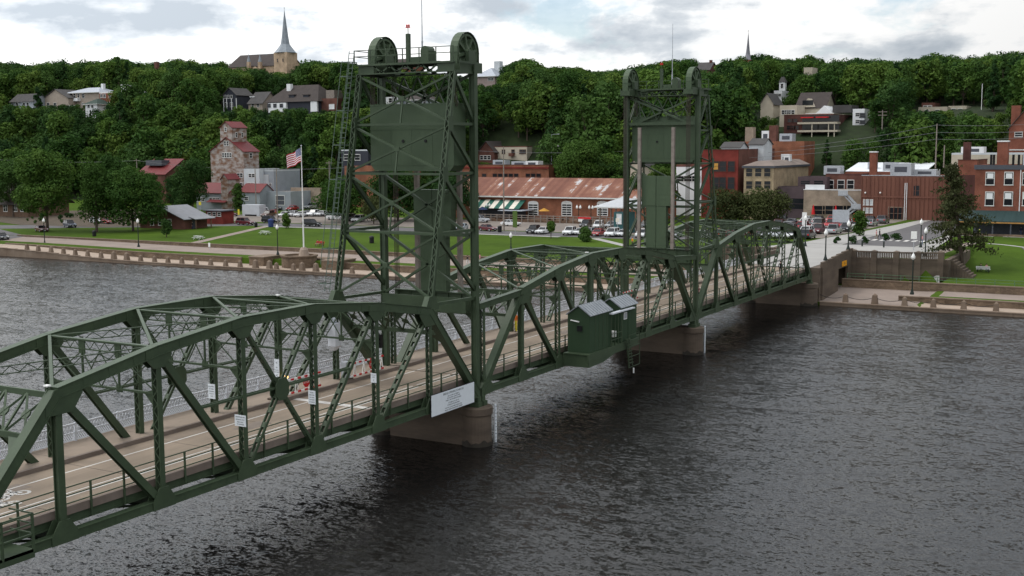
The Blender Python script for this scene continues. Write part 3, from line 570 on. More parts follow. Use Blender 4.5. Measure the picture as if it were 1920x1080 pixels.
# ------------------------------------------------------------------ machinery huts on the lift span
HUTG = stripes('hut_boards', [(.2, (.026, .050, .026)), (.9, (.034, .062, .032))], 0, .3, .6)
def hut(label, xa, xb, ya, yb, z0, ze, zr, win):
    root = thing('machinery_hut', label, 'hut', ((xa+xb)/2, (ya+yb)/2, z0)); ym = (ya+yb)/2
    mb = MB(); mb.ext([(xa, ya, z0), (xa, yb, z0), (xa, yb, ze), (xa, ym, zr), (xa, ya, ze)], (xb-xa, 0, 0)); mb.build('walls', HUTG, root)
    for s, e in ((-1, ya), (1, yb)):
        mb = MB(); a = V(xa-.12, ym, zr+.05); d = V(0, e-ym, ze-zr); d *= 1.13; mb.ext([a, a+V(xb-xa+.24, 0, 0), a+V(xb-xa+.24, 0, 0)+d, a+d], (0, 0, .05)); rf = mb.build('roof_slope', ROOFM, root)
        mb = MB(); k = int((xb-xa)/.45)
        for i in range(k+1): mb.beam(a+V(.05+(xb-xa+.14)*i/k, 0, .07), a+V(.05+(xb-xa+.14)*i/k, 0, .07)+d*.99, .03, .04)
        mb.build('standing_seams', ROOFM, rf)
    win(root); return root
def win1(root):
    x = 13.2; mb = MB(); mb.box(x-.1, x, -1.75, -1.3, 2.75, 3.2); mb.build('vent_box', BLACK, root); mb = MB(); mb.tube((x-.12, -.75, 3.62), (x-.12, -1.5, 3.52), .06); mb.build('flood_lamp', WHITE, root)
    mb = MB(); [mb.box(14.2+k*.75, 14.25+k*.75, -2.43, -2.4, 1.05, 4.0) for k in range(4)]; mb.build('wall_battens', GREEN, root)
hut('large green machinery hut with pale metal gable roof outside the lift span', 13.2, 17.3, -2.4, -.42, 1.0, 4.05, 4.75, win1)
def win2(root):
    mb = MB(); mb.box(19.85, 20.5, -2.44, -2.4, 2.9, 3.5); f = mb.build('window', WHITE, root); mb = MB(); mb.box(19.92, 20.43, -2.45, -2.435, 2.97, 3.43); mb.build('pane', GALV, f)
    mb = MB(); mb.box(20.75, 21.6, -2.43, -2.4, 1.1, 3.4); mb.build('door', HUTG, root)
hut('smaller green machinery hut with pale roof and one window beside the large hut', 19.2, 22.6, -2.4, -.42, 1.0, 4.0, 4.65, win2)
root = thing('machinery_platform', 'green railed gallery platform carrying the two machinery huts', 'platform', (17.5, -1.4, .6))
mb = MB(); mb.box(12.6, 22.6, -2.6, -.3, .90, .98); mb.box(12.6, 22.6, -2.6, -2.45, .35, .90); mb.build('deck', GREEN, root)
for x in (12.8, 15.5, 18.3, 21.0, 22.4): mb = MB(); mb.ext([(x-.05, -.2, -.2), (x-.05, -2.5, .5), (x-.05, -2.5, .9), (x-.05, -.2, .9)], (.1, 0, 0)); mb.build('bracket', GREEN, root)
mb = MB(); mb.ext([(12.7, -2.57, .9), (17.9, -2.57, .9), (17.9, -2.57, .35), (15.5, -2.57, -.05), (12.7, -2.57, -.1)], (0, 2.2, 0)); mb.build('machinery_base', GREEN, root)
for z in (2.0, 1.5): mb = MB(); mb.box(17.0, 19.3, -2.55, -2.5, z-.02, z+.02); mb.build('rail', GREEN, root)
for x in (17.1, 17.8, 18.5, 19.2): mb = MB(); mb.box(x-.03, x+.03, -2.56, -2.49, .98, 3.6); mb.build('post', GREEN, root)
mb = MB(); mb.box(16.9, 21.5, -2.75, -2.35, 3.72, 3.82); mb.build('awning', FENCEG, root)
mb = MB()
for k in (0, 1): mb.beam((19.6+k*.7, -2.75, 1.3), (20.3+k*.7, -2.75, -1.2), .06, .1)
for i in range(9): t = i/9; mb.box(19.6+.7*t, 20.4+.7*t, -2.85, -2.65, 1.2-2.4*t, 1.24-2.4*t)
for x in (19.7, 22.0): mb.box(x-.03, x+.03, -3.0, -2.94, -1.2, 1.6)
for z in (1.6, .6, -.3, -1.2): mb.box(19.7, 22.0, -3.0, -2.95, z-.02, z+.02)
mb.build('access_stair', GREEN, root)
mb = MB(); mb.box(18.2, 18.6, -2.3, -1.9, 1.6, 2.1); mb.build('meter_box', WHITE, root); mb = MB(); mb.tube((20.9, -2.9, -1.4), (20.9, -2.9, -1.85), .07); mb.build('navigation_lamp', WHITE, root)
# ------------------------------------------------------------------ signs on the bridge
def board(label, c, right, w, h, lines, size, frame=None, name='bridge_sign'):
    """flat sign centred at c; text lines [(text, dy, size)]"""
    r = V(*right); up = V(0, 0, 1); n = np.cross(r, up); c = V(*c); root = thing(name, label, 'sign', c)
    mb = MB(); a, b = r*w/2, up*h/2; mb.ext([c-a-b, c+a-b, c+a+b, c-a+b], -n*.03); mb.build('panel', SIGNW, root)
    if frame:
        mb = MB(); a, b = r*(w/2+.05), up*(h/2+.05); mb.ext([c-a-b-n*.035, c+a-b-n*.035, c+a+b-n*.035, c-a+b-n*.035], -n*.03); mb.build('frame', frame, root)
    for t, dy, s in lines: text_mesh(t, s, INK, root, c+up*dy+n*.004, r, up)
    return root
SR = [XA, NA[6]]
sa, sb = ay(808, 742, -.45), ay(890, 717, -.45); sw = sb[0]-sa[0]
board('large white opening-schedule sign hung on the near truss above the pier', ((sa[0]+sb[0])/2, -.45, .33), (1, 0, 0), 5.5, 1.45,
      [('BRIDGE OPENING SCHEDULE', .55, .20), ('MAY 15 THRU OCTOBER 15', .34, .12), ('ON 1/2 HOUR - 8 AM TO 10 PM', .20, .12), ('PUBLIC - ON 2 HOUR NOTICE ONLY', .05, .12), ('OCTOBER 16 TO MAY 14', -.14, .12), ('24 HOUR NOTICE REQUIRED', -.29, .12), ('FOR FULL ACCESS TIME SCHEDULE CALL', -.46, .12), ('BRIDGE OPERATIONS PHONE NUMBER', -.61, .13)], .2, BLACK)
FX = lambda k: V(*k)
SGN = (.30, -.95, 0); SGN = (0, -1, 0)
board('white notice board on the post left of the crossed diagonals', (NA[3]-.22, 0, 3.0), SGN, .78, .62, [('PEDESTRIANS USE', .2, .08), ('SIDEWALK ONLY', .06, .08), ('BIKES YIELD', -.08, .08), ('TO WALKERS', -.2, .08)], .1)
board('white notice board on the post right of the crossed diagonals', (NA[4]-.22, 0, 3.15), SGN, .52, .80, [('STOP', .28, .1), ('HERE WHEN', .14, .07), ('RED LIGHT', .0, .07), ('IS FLASHING', -.14, .07), ('NO FISHING', -.28, .07)], .1)
board('small white lane-arrow sign on the near post by the stop bar', (NA[5]-.22, 0, 3.25), SGN, .42, .60, [('STAY IN', .18, .08), ('LANE', .06, .08), ('<', -.14, .2)], .1)
board('white notice sign on the far truss post with the mid-left view', (NA[4]-.22, YW, 2.75), SGN, .56, .92, [('NO JUMPING', .3, .08), ('OR DIVING', .15, .08), ('FROM BRIDGE', 0, .07), ('VIOLATORS', -.15, .07), ('FINED', -.3, .07)], .1)
board('tall white arrow sign on the far truss post behind the crossing plate', (NA[5]-.22, YW, 3.15), SGN, .40, 1.30, [('<', .4, .3), ('NO', .1, .1), ('PARKING', -.08, .07), ('ANY TIME', -.22, .07), ('<', -.45, .3)], .1)
# grey control cabinet, signal head and traffic gates near the first tower
cx, cy = NA[6], YW
root = thing('control_cabinet', 'grey control cabinet mounted on the far truss before the nearer tower', 'cabinet', (cx-.6, cy-.3, 4.2))
mb = MB(); mb.box(cx-1.0, cx-.3, cy-.75, cy-.1, 3.9, 5.5); mb.ext([(cx-1.0, cy-.75, 3.9), (cx-.3, cy-.75, 3.9), (cx-.5, cy-.45, 3.55), (cx-.8, cy-.45, 3.55)], (0, .4, 0)); mb.build('case', FENCEG, root)
mb = MB(); mb.lathe((cx-.65, cy-.4, 5.5), [(.16, 0), (.22, .1), (.2, .28), (.06, .4)], 10); mb.build('siren', GALV, root)
def gate(label, c, ln, sx):
    """red and white barrier gate: two striped arms, hoop braces, STOP disc, grey drive pedestal"""
    root = thing('barrier_gate', label, 'barrier gate', c); c = V(*c)
    mb = MB(); mb.box(c[0]-.45, c[0]+.45, c[1]-.3, c[1]+.3, ZD, ZD+.35); mb.build('base', PIERC, root)
    mb = MB(); mb.box(c[0]-.25, c[0]+.25, c[1]-.22, c[1]+.22, ZD+.35, ZD+1.5); mb.build('pedestal', GALV, root)
    for z in (.45, 1.35):
        n = 12
        for k in range(n): mb = MB(); a = c[0]+sx*ln*k/n; b = c[0]+sx*ln*(k+1)/n; mb.box(min(a, b), max(a, b), c[1]-.42, c[1]-.36, ZD+z-.06, ZD+z+.06); mb.build('arm_stripe', RED if k % 2 else WHITE, root)
    for k in range(4):
        a = c[0]+sx*ln*(.1+.27*k); mb = MB(); mb.beam((a, c[1]-.33, ZD+.45), (a+.25, c[1]-.33, ZD+1.35), .05, .05); mb.beam((a+.35, c[1]-.33, ZD+.45), (a+.25, c[1]-.33, ZD+1.35), .05, .05); mb.build('arm_brace', WHITE, root)
    a = c[0]+sx*ln*.62; mb = MB(); n = 8; mb.ext([(a-.02, c[1]-.45+.36*math.cos(t), ZD+.95+.36*math.sin(t)) for t in [math.pi/8+2*math.pi*k/8 for k in range(8)]], (-.03, 0, 0)) if False else mb.ext([(a+.36*math.cos(t), c[1]-.46, ZD+.95+.36*math.sin(t)) for t in [math.pi/8+2*math.pi*k/8 for k in range(8)]], (0, -.02, 0)); st = mb.build('stop_disc', RED, root)
    text_mesh('STOP', .24, WHITE, st, (a, c[1]-.485, ZD+.95), (1, 0, 0), (0, 0, 1))
    return root
gate('red and white barrier gate folded along the far kerb, farther left of two', (NA[5]-1.2, 7.15, ZD), 4.2, 1)
gate('red and white barrier gate folded along the far kerb under the nearer tower', (NA[6]+.2, 7.15, ZD), 4.0, 1)
gate('red and white barrier gate beside the farther tower', (NC[0]-3.6, 7.15, ZD), 4.2, 1)
root = thing('warning_lamp', 'small lit amber warning lamp beside the barrier gates', 'lamp', (NA[5]+.1, 7.3, 2.4)); m, t, b = newmat('amber_lit'); b.inputs['Emission Color'].default_value = (1, .55, .12, 1); b.inputs['Emission Strength'].default_value = 4
mb = MB(); mb.lathe((NA[5]+.1, 7.3, 2.5), [(.03, 0), (.12, .04), (.12, .18), (.04, .24)], 10); mb.build('lens', MATS['amber_lit'], root); mb = MB(); mb.tube((NA[5]+.1, 7.3, ZD), (NA[5]+.1, 7.3, 2.5), .03); mb.build('stem', GALV, root)
root = thing('traffic_signal', 'black traffic signal head on the far truss by the nearer tower', 'traffic signal', (NA[6]+4.0, 6.9, 3.6))
mb = MB(); mb.box(NA[6]+3.85, NA[6]+4.15, 6.75, 7.05, 3.1, 4.1); [mb.tube((NA[6]+3.85, 6.9, 3.3+.3*k), (NA[6]+3.6, 6.9, 3.28+.3*k), .13, n=10, cap=False) for k in range(3)]; mb.build('housing', BLACK, root); mb = MB(); mb.tube((NA[6]+4.0, 6.9, 4.1), (NA[6]+4.0, 7.8, 4.6), .04); mb.build('bracket', BLACK, root)
# overhead flood lights and conduits along the trusses
for i, (xx, yy, lb) in enumerate(((NA[1]-.2, .3, 'pale flat lamp on the first hip of the near truss'), (NA[5]-.3, YW-.3, 'small pale lamp on the far truss of the nearest span'), (NB[3]-.2, .25, 'pale flat lamp on the near truss of the lift span'))):
    root = thing('flood_lamp', lb, 'lamp', (xx, yy, HT[1 if i == 0 else (5 if i == 1 else 3)]+.25)); z = root.location[2]; mb = MB(); mb.box(xx-.08, xx+.14, yy-.14, yy+.14, z+.06, z+.13); mb.build('lamp_head', WHITE, root); mb = MB(); mb.box(xx-.05, xx+.05, yy-.05, yy+.05, z-.05, z+.06); mb.build('bracket', GREEN, root)
# ================================================================== RIVER
m, t, b = newmat('river_water'); nn = t.nodes.new; ln = t.links.new
b.inputs['Base Color'].default_value = (.0085, .0078, .0072, 1); b.inputs['Roughness'].default_value = .22; b.inputs['IOR'].default_value = 1.333; b.inputs['Specular IOR Level'].default_value = .5
geo = nn('ShaderNodeNewGeometry')
def slope(sc, sx, sy, rot, det, amp):
    """wave-slope field: two noise channels give the surface tilt in x and y"""
    mp = nn('ShaderNodeMapping'); mp.inputs['Scale'].default_value = (sx, sy, 1); mp.inputs['Rotation'].default_value = (0, 0, rot); ln(geo.outputs['Position'], mp.inputs[0])
    n = nn('ShaderNodeTexNoise'); n.inputs['Scale'].default_value = sc; n.inputs['Detail'].default_value = det; n.inputs['Roughness'].default_value = .55; n.inputs['Distortion'].default_value = .5; ln(mp.outputs[0], n.inputs['Vector'])
    v = nn('ShaderNodeVectorMath'); v.operation = 'SUBTRACT'; ln(n.outputs['Color'], v.inputs[0]); v.inputs[1].default_value = (.5, .5, .5)
    q = nn('ShaderNodeVectorMath'); q.operation = 'MULTIPLY'; ln(v.outputs[0], q.inputs[0]); q.inputs[1].default_value = (amp, amp*.8, 0); return q.outputs[0]
def vadd(a, c): q = nn('ShaderNodeVectorMath'); q.operation = 'ADD'; ln(a, q.inputs[0]); (ln(c, q.inputs[1]) if not isinstance(c, tuple) else setattr(q.inputs[1], 'default_value', c)); return q.outputs[0]
RW = -.45
sl = vadd(vadd(vadd(slope(.22, 1.0, .35, RW, 2, .16), slope(1.15, 1.0, .42, RW+.2, 2, .38)), slope(3.5, 1.0, .5, RW-.2, 2, .64)), slope(7.5, 1.0, .7, RW+.5, 1, .60))
pn = nn('ShaderNodeTexNoise'); pn.inputs['Scale'].default_value = .028; pn.inputs['Detail'].default_value = 4; ln(geo.outputs['Position'], pn.inputs['Vector'])
pm = nn('ShaderNodeMapRange'); pm.inputs[1].default_value = .3; pm.inputs[2].default_value = .7; pm.inputs[3].default_value = .72; pm.inputs[4].default_value = 1.35; ln(pn.outputs['Fac'], pm.inputs[0])
sv = nn('ShaderNodeVectorMath'); sv.operation = 'SCALE'; ln(sl, sv.inputs[0]); ln(pm.outputs[0], sv.inputs['Scale'])
nz = nn('ShaderNodeVectorMath'); nz.operation = 'NORMALIZE'; ln(vadd(sv.outputs[0], (0, 0, 1.0)), nz.inputs[0]); ln(nz.outputs[0], b.inputs['Normal'])
mb = MB(); mb.quad((-900, -900, ZWAT), (87.6, -900, ZWAT), (87.6, 1500, ZWAT), (-900, 1500, ZWAT)); struct('river', mb, m)
# ================================================================== GROUND, QUAY, STREETS
GRASS = mat('lawn_grass', (.060, .102, .013), 1, .34, .06, c2=(.040, .070, .011), bump=.5, bsc=6, coord='World', det=9, spec=.03)
HILLG = mat('hill_soil', (.022, .036, .012), 1, .35, .5, c2=(.015, .022, .009), coord='World', bump=1, bsc=1.5)
ASPH = mat('asphalt', (.118, .112, .115), .9, .12, .25, c2=(.092, .088, .09), coord='World')
PROM = mat('promenade_paving', (.255, .205, .175), .9, .12, .3, c2=(.205, .165, .14), coord='World')
QWALK = mat('quay_walk_paving', (.36, .285, .225), .9, .12, .3, c2=(.28, .22, .175), coord='World')
STONE = brick('rubble_stone_wall', (.20, .145, .10), (.135, .097, .068), (.10, .075, .055), bs=1.3)
LOTC = mat('lot_surface', (.21, .18, .155), .95, .15, .2, c2=(.15, .13, .115), coord='World')
interp = lambda x, pts: float(np.interp(x, [p[0] for p in pts], [p[1] for p in pts]))
HILL = [(215, .3), (226, 1.5), (238, 6), (262, 19), (285, 25.5), (340, 31), (420, 38), (600, 45), (1600, 50)]
ZL = [(80, -6), (87.2, -6), (87.3, -3.42), (93.5, -3.40), (93.7, -2.34), (98, -2.27), (106, -2.12), (106.2, -1.57), (150, -1.1), (160, -1.0), (186, -.6)]+HILL
ZR = [(80, -6), (87.2, -6), (87.3, -3.42), (91.7, -3.40), (91.9, -2.72), (95, -2.65), (100, -2.57), (100.2, -1.65), (130, -1.3), (150, .3), (165, .8), (205, .9)]+HILL
ZRN = [(80, -6), (87.2, -6), (87.3, -3.42), (92, -3.15), (100, -2.62), (100.2, -1.65), (130, -1.3), (150, .3), (165, .8), (205, .9)]+HILL
ZST = [(80, -6), (87.2, -6), (87.3, -3.42), (92, -3.15), (104.6, -2.5), (104.8, 1.10), (140, 1.08), (165, .9), (205, .9)]+HILL
sm = lambda a, b, x: (lambda t: t*t*(3-2*t))(min(1, max(0, (x-a)/(b-a))))
zst = lambda x, y: interp(x-(max(0, -6.8-y)*.36+max(0, y-16.2)*.36 if 100.5 < x < 114 else 0), ZST)
def gz(x, y):
    if y >= 22: z = interp(x, ZL); k = 1-sm(22, 50, y); z2 = interp(x, ZST); z = z+(z2-z)*k*sm(112, 140, x)
    elif y >= 21.4: z = interp(x, ZL)+(zst(x, y)-interp(x, ZL))*(22-y)/.6 if x > 99 else interp(x, ZL)
    elif y > -13.6: z = zst(x, y)
    elif y > -14.2: k = (y+14.2)/.6; z = interp(x, ZR)*(1-k)+zst(x, y)*k
    else: z = interp(x, ZR); k = sm(-34, -14.2, y); z = z+(interp(x, ZST)-z)*k*sm(111, 142, x)
    if x > 215:
        f = sm(215, 300, x); z += f*(1.5*math.sin(y*.013+1.1)+1.2*math.sin(y*.031+x*.012))
        z += 11*sm(70, 220, y)*sm(222, 262, x)
    if y > 125 and x < 106: z += sm(125, 172, y)*(1.25 if x < 93.6 else .35)*(1 if x > 87.25 else 0)
    return z
def drape(name, quads, m, off=.02, n=(10, 10), kind='structure', base=None):
    mb = MB()
    for q in quads:
        a, b, c, d = [V(*p) for p in q]; k = len(mb.v); vs = []
        for i in range(n[0]+1):
            for j in range(n[1]+1):
                s_, t_ = i/n[0], j/n[1]; p = a*(1-s_)*(1-t_)+b*s_*(1-t_)+c*s_*t_+d*(1-s_)*t_; vs.append((p[0], p[1], gz(p[0], p[1])+off))
        mb.add(vs, [(i*(n[1]+1)+j, (i+1)*(n[1]+1)+j, (i+1)*(n[1]+1)+j+1, i*(n[1]+1)+j+1) for i in range(n[0]) for j in range(n[1])])
    return struct(name, mb, m)
xs = [80, 87.2, 87.3, 90, 91.7, 91.9, 93.5, 93.7, 95, 98, 100, 100.2, 104.6, 104.8, 106, 106.2]+list(range(110, 216, 5))
ysl = [-400, -200, -100, -60, -45]+list(range(-40, -14, 2))+[-14.2, -13.6, -10, -6, -2, 0, 3, 6, 9, 12, 15, 18, 21.4, 22]+list(range(24, 60, 3))+list(range(60, 260, 8))+[280, 340, 420, 600, 900]
def grid(name, xs, ys, m, smooth):
    mb = MB(); mb.add([(x, y, gz(x, y)) for x in xs for y in ys], [(i*len(ys)+j, (i+1)*len(ys)+j, (i+1)*len(ys)+j+1, i*len(ys)+j+1) for i in range(len(xs)-1) for j in range(len(ys)-1)])
    return struct(name, mb, m, smooth)
grid('ground', xs, ysl, GRASS, False)
grid('hill', [215]+list(range(220, 320, 5))+list(range(320, 480, 12))+[520, 600, 800, 1200, 2500], [-900, -500, -300]+list(range(-200, 520, 8))+[600, 800, 1300, 2200], HILLG, True)
drape('quay_walk', [((87.5, 21, 0), (93.3, 21, 0), (93.3, 260, 0), (87.5, 260, 0)), ((87.5, -60, 0), (91.6, -60, 0), (91.6, -11, 0), (87.5, -11, 0))], QWALK, .02, (2, 50))
drape('promenade', [((87.5, -11.0, 0), (99.9, -11.0, 0), (104.4, 21.2, 0), (87.5, 21.2, 0)), ((87.5, -13.4, 0), (91.5, -13.4, 0), (91.5, -11.0, 0), (87.5, -11.0, 0)), ((92.1, -14.2, 0), (94.6, -14.2, 0), (94.6, -11.0, 0), (92.1, -11.0, 0)), ((97.6, 22.2, 0), (105.9, 22.2, 0), (105.9, 190, 0), (97.6, 190, 0)), ((94.6, -60, 0), (99.9, -60, 0), (99.9, -11.0, 0), (94.6, -11.0, 0))], PROM, .024, (10, 34))
drape('plaza', [((105, -13.4, 0), (128, -9, 0), (128, 14, 0), (105, 21, 0))], PLAZAC, .03, (8, 8))
drape('street', [((128, -5.2, 0), (216, -3.2, 0), (216, 5.8, 0), (128, 6.2, 0)), ((150, 34, 0), (158.5, 34, 0), (158.5, 152, 0), (150, 152, 0)), ((150, 152, 0), (158.5, 152, 0), (128, 212, 0), (118, 206, 0)), ((118, 206, 0), (128, 212, 0), (112, 260, 0), (98, 250, 0)), ((106.5, 182, 0), (118, 206, 0), (98, 250, 0), (94.5, 178, 0)), ((134, -60, 0), (142, -60, 0), (140, -20, 0), (133, -22, 0))], ASPH, .03, (14, 22))
drape('parking_lot', [((160, 52, 0), (185, 52, 0), (185, 185, 0), (160, 185, 0)), ((140, 13, 0), (203, 11, 0), (203, 38, 0), (150, 33, 0))], LOTC, .026, (14, 30))
drape('sidewalk', [((128, 6.3, 0), (205, 5.9, 0), (205, 8.2, 0), (128, 13.5, 0)), ((128, -8.8, 0), (160, -6.5, 0), (160, -5.1, 0), (128, -5.3, 0)), ((148.2, 70, 0), (149.7, 70, 0), (149.7, 150, 0), (148.2, 150, 0))], PLAZAC, .045, (14, 4))
def path(pts, w, m, name='footpath'):
    q = []
    for a, b in zip(pts[:-1], pts[1:]):
        a, b = V(*a), V(*b); d = b-a; d /= np.linalg.norm(d); nrm = V(-d[1], d[0], 0)*w/2; q.append((a-nrm, b-nrm, b+nrm, a+nrm))
    return drape(name, q, m, .03, (10, 2))
gp = lambda u, v, z=-1.3: tuple(az(u, v, z)[:2])+(0,)
path([gp(365, 455, -1.5), gp(450, 436, -1.3), gp(505, 424, -1.2)], 2.2, PROM)
path([gp(300, 446, -1.4), gp(400, 428, -1.2), gp(480, 423, -1.2)], 1.6, PLAZAC) if False else None
path([gp(1232, 470, -1.2), gp(1180, 462, -1.2), gp(1115, 447, -1.1)], 1.8, PLAZAC)
path([gp(1735, 516, -1.55), gp(1780, 496, -1.45), gp(1822, 482, -1.3)], 2.0, PROM)
path([gp(1822, 482, -1.3), gp(1920, 486, -1.25), gp(2000, 489, -1.2)], 1.2, PLAZAC)
path([gp(1800, 456, -.5), gp(1920, 459, -.4)], 1.4, PLAZAC)
# crosswalk bars
for k in range(8):
    y = -4.6+k*1.35; mb = MB(); mb.box(139.2, 142.2, y, y+.7, gz(140.5, 3)+.04, gz(140.5, 3)+.045); o = struct('crosswalk_bar', mb, LINEW)
# retaining walls and quay: long straight runs, each its own thing with a coping
def wall(label, x0, x1, y0, y1, z0, z1, m, cop=None, cat='wall', name='retaining_wall', slope=None):
    root = thing(name, label, cat, (x0, (y0+y1)/2, z0)); n = max(1, int(abs(y1-y0)/3))
    ln_ = (y1-y0)/n
    for k in range(n):
        ya, yb = y0+ln_*k, y0+ln_*(k+1); dz = (slope(ya)+slope(yb))/2 if slope else 0; mb = MB(); j = .012
        mb.box(x0, x1, ya+j, yb-j, z0, z1+dz); mb.build('wall_panel', m, root)
        if cop: mb = MB(); mb.box(x0-.06, x1+.06, ya+j, yb-j, z1+dz, z1+dz+.14); mb.build('coping', cop, root)
    return root
qs = lambda y: sm(125, 172, y)*1.25
wall('long concrete quay edge along the water left of the bridge', 86.9, 87.45, 9.5, 215, -6, -3.44, QUAYC, QUAYC, name='quay_wall', slope=qs)
wall('concrete quay edge along the water right of the bridge', 86.9, 87.45, -62, -1.2, -6, -3.44, QUAYC, QUAYC, name='quay_wall')
wall('brown retaining wall behind the left quay walk', 93.4, 93.75, 22, 85, -3.5, -2.38, STONE, QUAYC); wall('brown retaining wall behind the left quay walk beyond the flagpole', 93.4, 93.75, 107, 172, -3.5, -2.38, STONE, QUAYC, slope=lambda y: sm(125, 172, y)*.35)
wall('low stone wall edging the big lawn left of the bridge', 106.0, 106.4, 24, 184, -2.3, -1.5, STONE, QUAYC)
wall('brown retaining wall behind the right quay walk', 91.6, 92.0, -62, -10.5, -3.5, -2.62, STONE, QUAYC)
wall('brown stone wall edging the lawn right of the bridge', 100.0, 100.4, -62, -.8, -2.8, -1.6, STONE, QUAYC)
# granite bollards with chain along the quay
mb = MB(); mb.add([(-.36, -.36, 0), (.36, -.36, 0), (.36, .36, 0), (-.36, .36, 0), (-.24, -.24, 1.05), (.24, -.24, 1.05), (.24, .24, 1.05), (-.24, .24, 1.05), (0, 0, 1.28)], [(0, 3, 2, 1), (0, 1, 5, 4), (1, 2, 6, 5), (2, 3, 7, 6), (3, 0, 4, 7), (4, 5, 8), (5, 6, 8), (6, 7, 8), (7, 4, 8)])
BOL = mb.mesh('quay_bollard', QUAYC)
ORD = ['first', 'second', 'third', 'fourth', 'fifth', 'sixth', 'seventh', 'eighth', 'ninth', 'tenth', 'eleventh', 'twelfth', 'thirteenth', 'fourteenth', 'fifteenth', 'sixteenth', 'seventeenth', 'eighteenth', 'nineteenth', 'twentieth', 'twenty-first', 'twenty-second', 'twenty-third', 'twenty-fourth', 'twenty-fifth', 'twenty-sixth', 'twenty-seventh', 'twenty-eighth', 'twenty-ninth', 'thirtieth']
def bollard(y, lab, grp, sc=1):
    o = bpy.data.objects.new('quay_bollard', BOL); COL.objects.link(o); o.location = (88.0, y, gz(88.0, y)); o.scale = (sc,)*3; tag(o, lab, 'bollard', grp)
right_y = [ax(u, 570, 88)[1] for u in (1585, 1640, 1696, 1750, 1807, 1868)]
for i, y in enumerate(right_y+[right_y[-1]-4, right_y[-1]-8]): bollard(y, f'stone bollard on the right quay edge, {ORD[i]} from the bridge pier', 'stone bollards right of the bridge', 1.15 if i == 1 else 1)
ly = [ax(u, 490, 88)[1] for u in (52, 73, 97, 120, 142, 165, 190, 214, 238, 264, 290, 315, 341, 368, 395, 423, 450, 479, 505, 518, 550, 566, 592, 660)]
for i, y in enumerate(ly+[52, 46, 40, 34, 28]): bollard(y, f'stone bollard on the left quay edge, {ORD[i]} from the left end', 'stone bollards left of the bridge', 1.25 if i in (7, 8, 17, 18, 21, 22) else 1)
root = thing('bollard_chain', 'dark chain sagging between the right-hand quay bollards', 'chain', (88, -8, -3.3))
pts = [-.9]+right_y
for a, b in zip(pts[:-1], pts[1:]):
    mb = MB(); pr = None
    for k in range(9):
        t_ = k/8; q = (88.0, a+(b-a)*t_, -3.42+.95-.5*4*t_*(1-t_)*.8)
        if pr: mb.tube(pr, q, .035, n=5)
        pr = q
    mb.build('chain_run', BLACK, root)
# abutment, underpass and balustraded concourse wall
root = thing('abutment', 'brown concrete abutment with underpass at the town end of the bridge', 'abutment', (95, 4, -3))
mb = MB(); mb.box(87.6, 96.6, -.9, 10.2, -6, ZD-.02); mb.box(96.6, 103.2, -.9, 10.2, .35, ZD-.02); mb.box(103.2, 105.2, -.9, 10.2, -6, ZD-.02); mb.build('core', PIERC, root)
for k in range(6):
    xa = 88.4+k*2.75; mb = MB(); mb.box(xa, xa+2.75, -1.15, -.75, (.2 if 96 < xa+1.4 < 103 else -3.6), ZD+.72+.14*k); mb.build('parapet_step', PIERC, root)
mb = MB(); mb.box(87.4, 106, .42, 6.8, ZD-.02, ZD+.012); mb.build('approach_slab', PLAZAC, root); mb = MB(); mb.box(87.4, 106, 6.805, 9.8, ZD-.02, ZS); mb.build('approach_walk', PLAZAC, root)
mb = MB(); mb.box(87.4, 104, 9.75, 10.2, -3.5, ZD+.9); mb.build('parapet_step', PIERC, root)
c = ax(1562, 491, 99.6); YEL = mat('orange_sign', (.75, .33, .02), .5, .05, 3)
root2 = thing('clearance_sign', 'orange clearance sign above the underpass mouth', 'sign', (99.6, -1.2, .75)); mb = MB(); mb.box(98.4, 100.9, -1.22, -1.17, .38, 1.12); mb.build('panel', YEL, root2)
text_mesh('10-0', .5, INK, root2, (99.65, -1.225, .75), (1, 0, 0), (0, 0, 1))
def balustrade(label, pts, zb, z0=ZD):
    root = thing('balustrade_wall', label, 'balustrade', (pts[0][0], pts[0][1], zb)); n = len(pts)-1
    for i in range(n):
        a, b = V(*pts[i], 0), V(*pts[i+1], 0); d = (b-a)/np.linalg.norm(b-a); Lb = np.linalg.norm(b-a)
        mb = MB(); mb.beam(a+V(0, 0, (zb+z0)/2), b+V(0, 0, (zb+z0)/2), .4, z0-zb); mb.build('wall_panel', PIERC, root)
        mb = MB(); mb.beam(a+V(0, 0, z0+.06), b+V(0, 0, z0+.06), .5, .16); mb.build('plinth', PIERC, root)
        mb = MB(); mb.beam(a+V(0, 0, z0+1.0), b+V(0, 0, z0+1.0), .42, .2); mb.build('handrail', PIERC, root)
        m_ = 8
        for k in range(m_):
            c_ = a+d*(.55+(Lb-1.1)*(k+.5)/m_); mb = MB(); mb.beam(c_+V(0, 0, z0+.13), c_+V(0, 0, z0+.92), .16, .2, side=d); mb.build('baluster', PIERC, root)
    for p_ in pts: mb = MB(); mb.box(p_[0]-.42, p_[0]+.42, p_[1]-.42, p_[1]+.42, zb, z0+1.12); mb.add([(p_[0]+sx*.46, p_[1]+sy*.46, z0+1.12) for sx, sy in ((-1, -1), (1, -1), (1, 1), (-1, 1))]+[(p_[0], p_[1], z0+1.32)], [(0, 1, 4), (1, 2, 4), (2, 3, 4), (3, 0, 4)]); mb.build('pillar', PIERC, root)
    return root
balustrade('curved concrete balustrade on the concourse wall right of the bridge', [(104.6, -1.3), (104.4, -4.3), (104.6, -7.4), (105.3, -10.3), (106.6, -13.2)], -1.75)
balustrade('concrete balustrade on the concourse wall left of the bridge', [(104.6, 10.3), (104.4, 13.2), (104.7, 16.0), (105.6, 18.8), (107.2, 21.4)], -2.3)
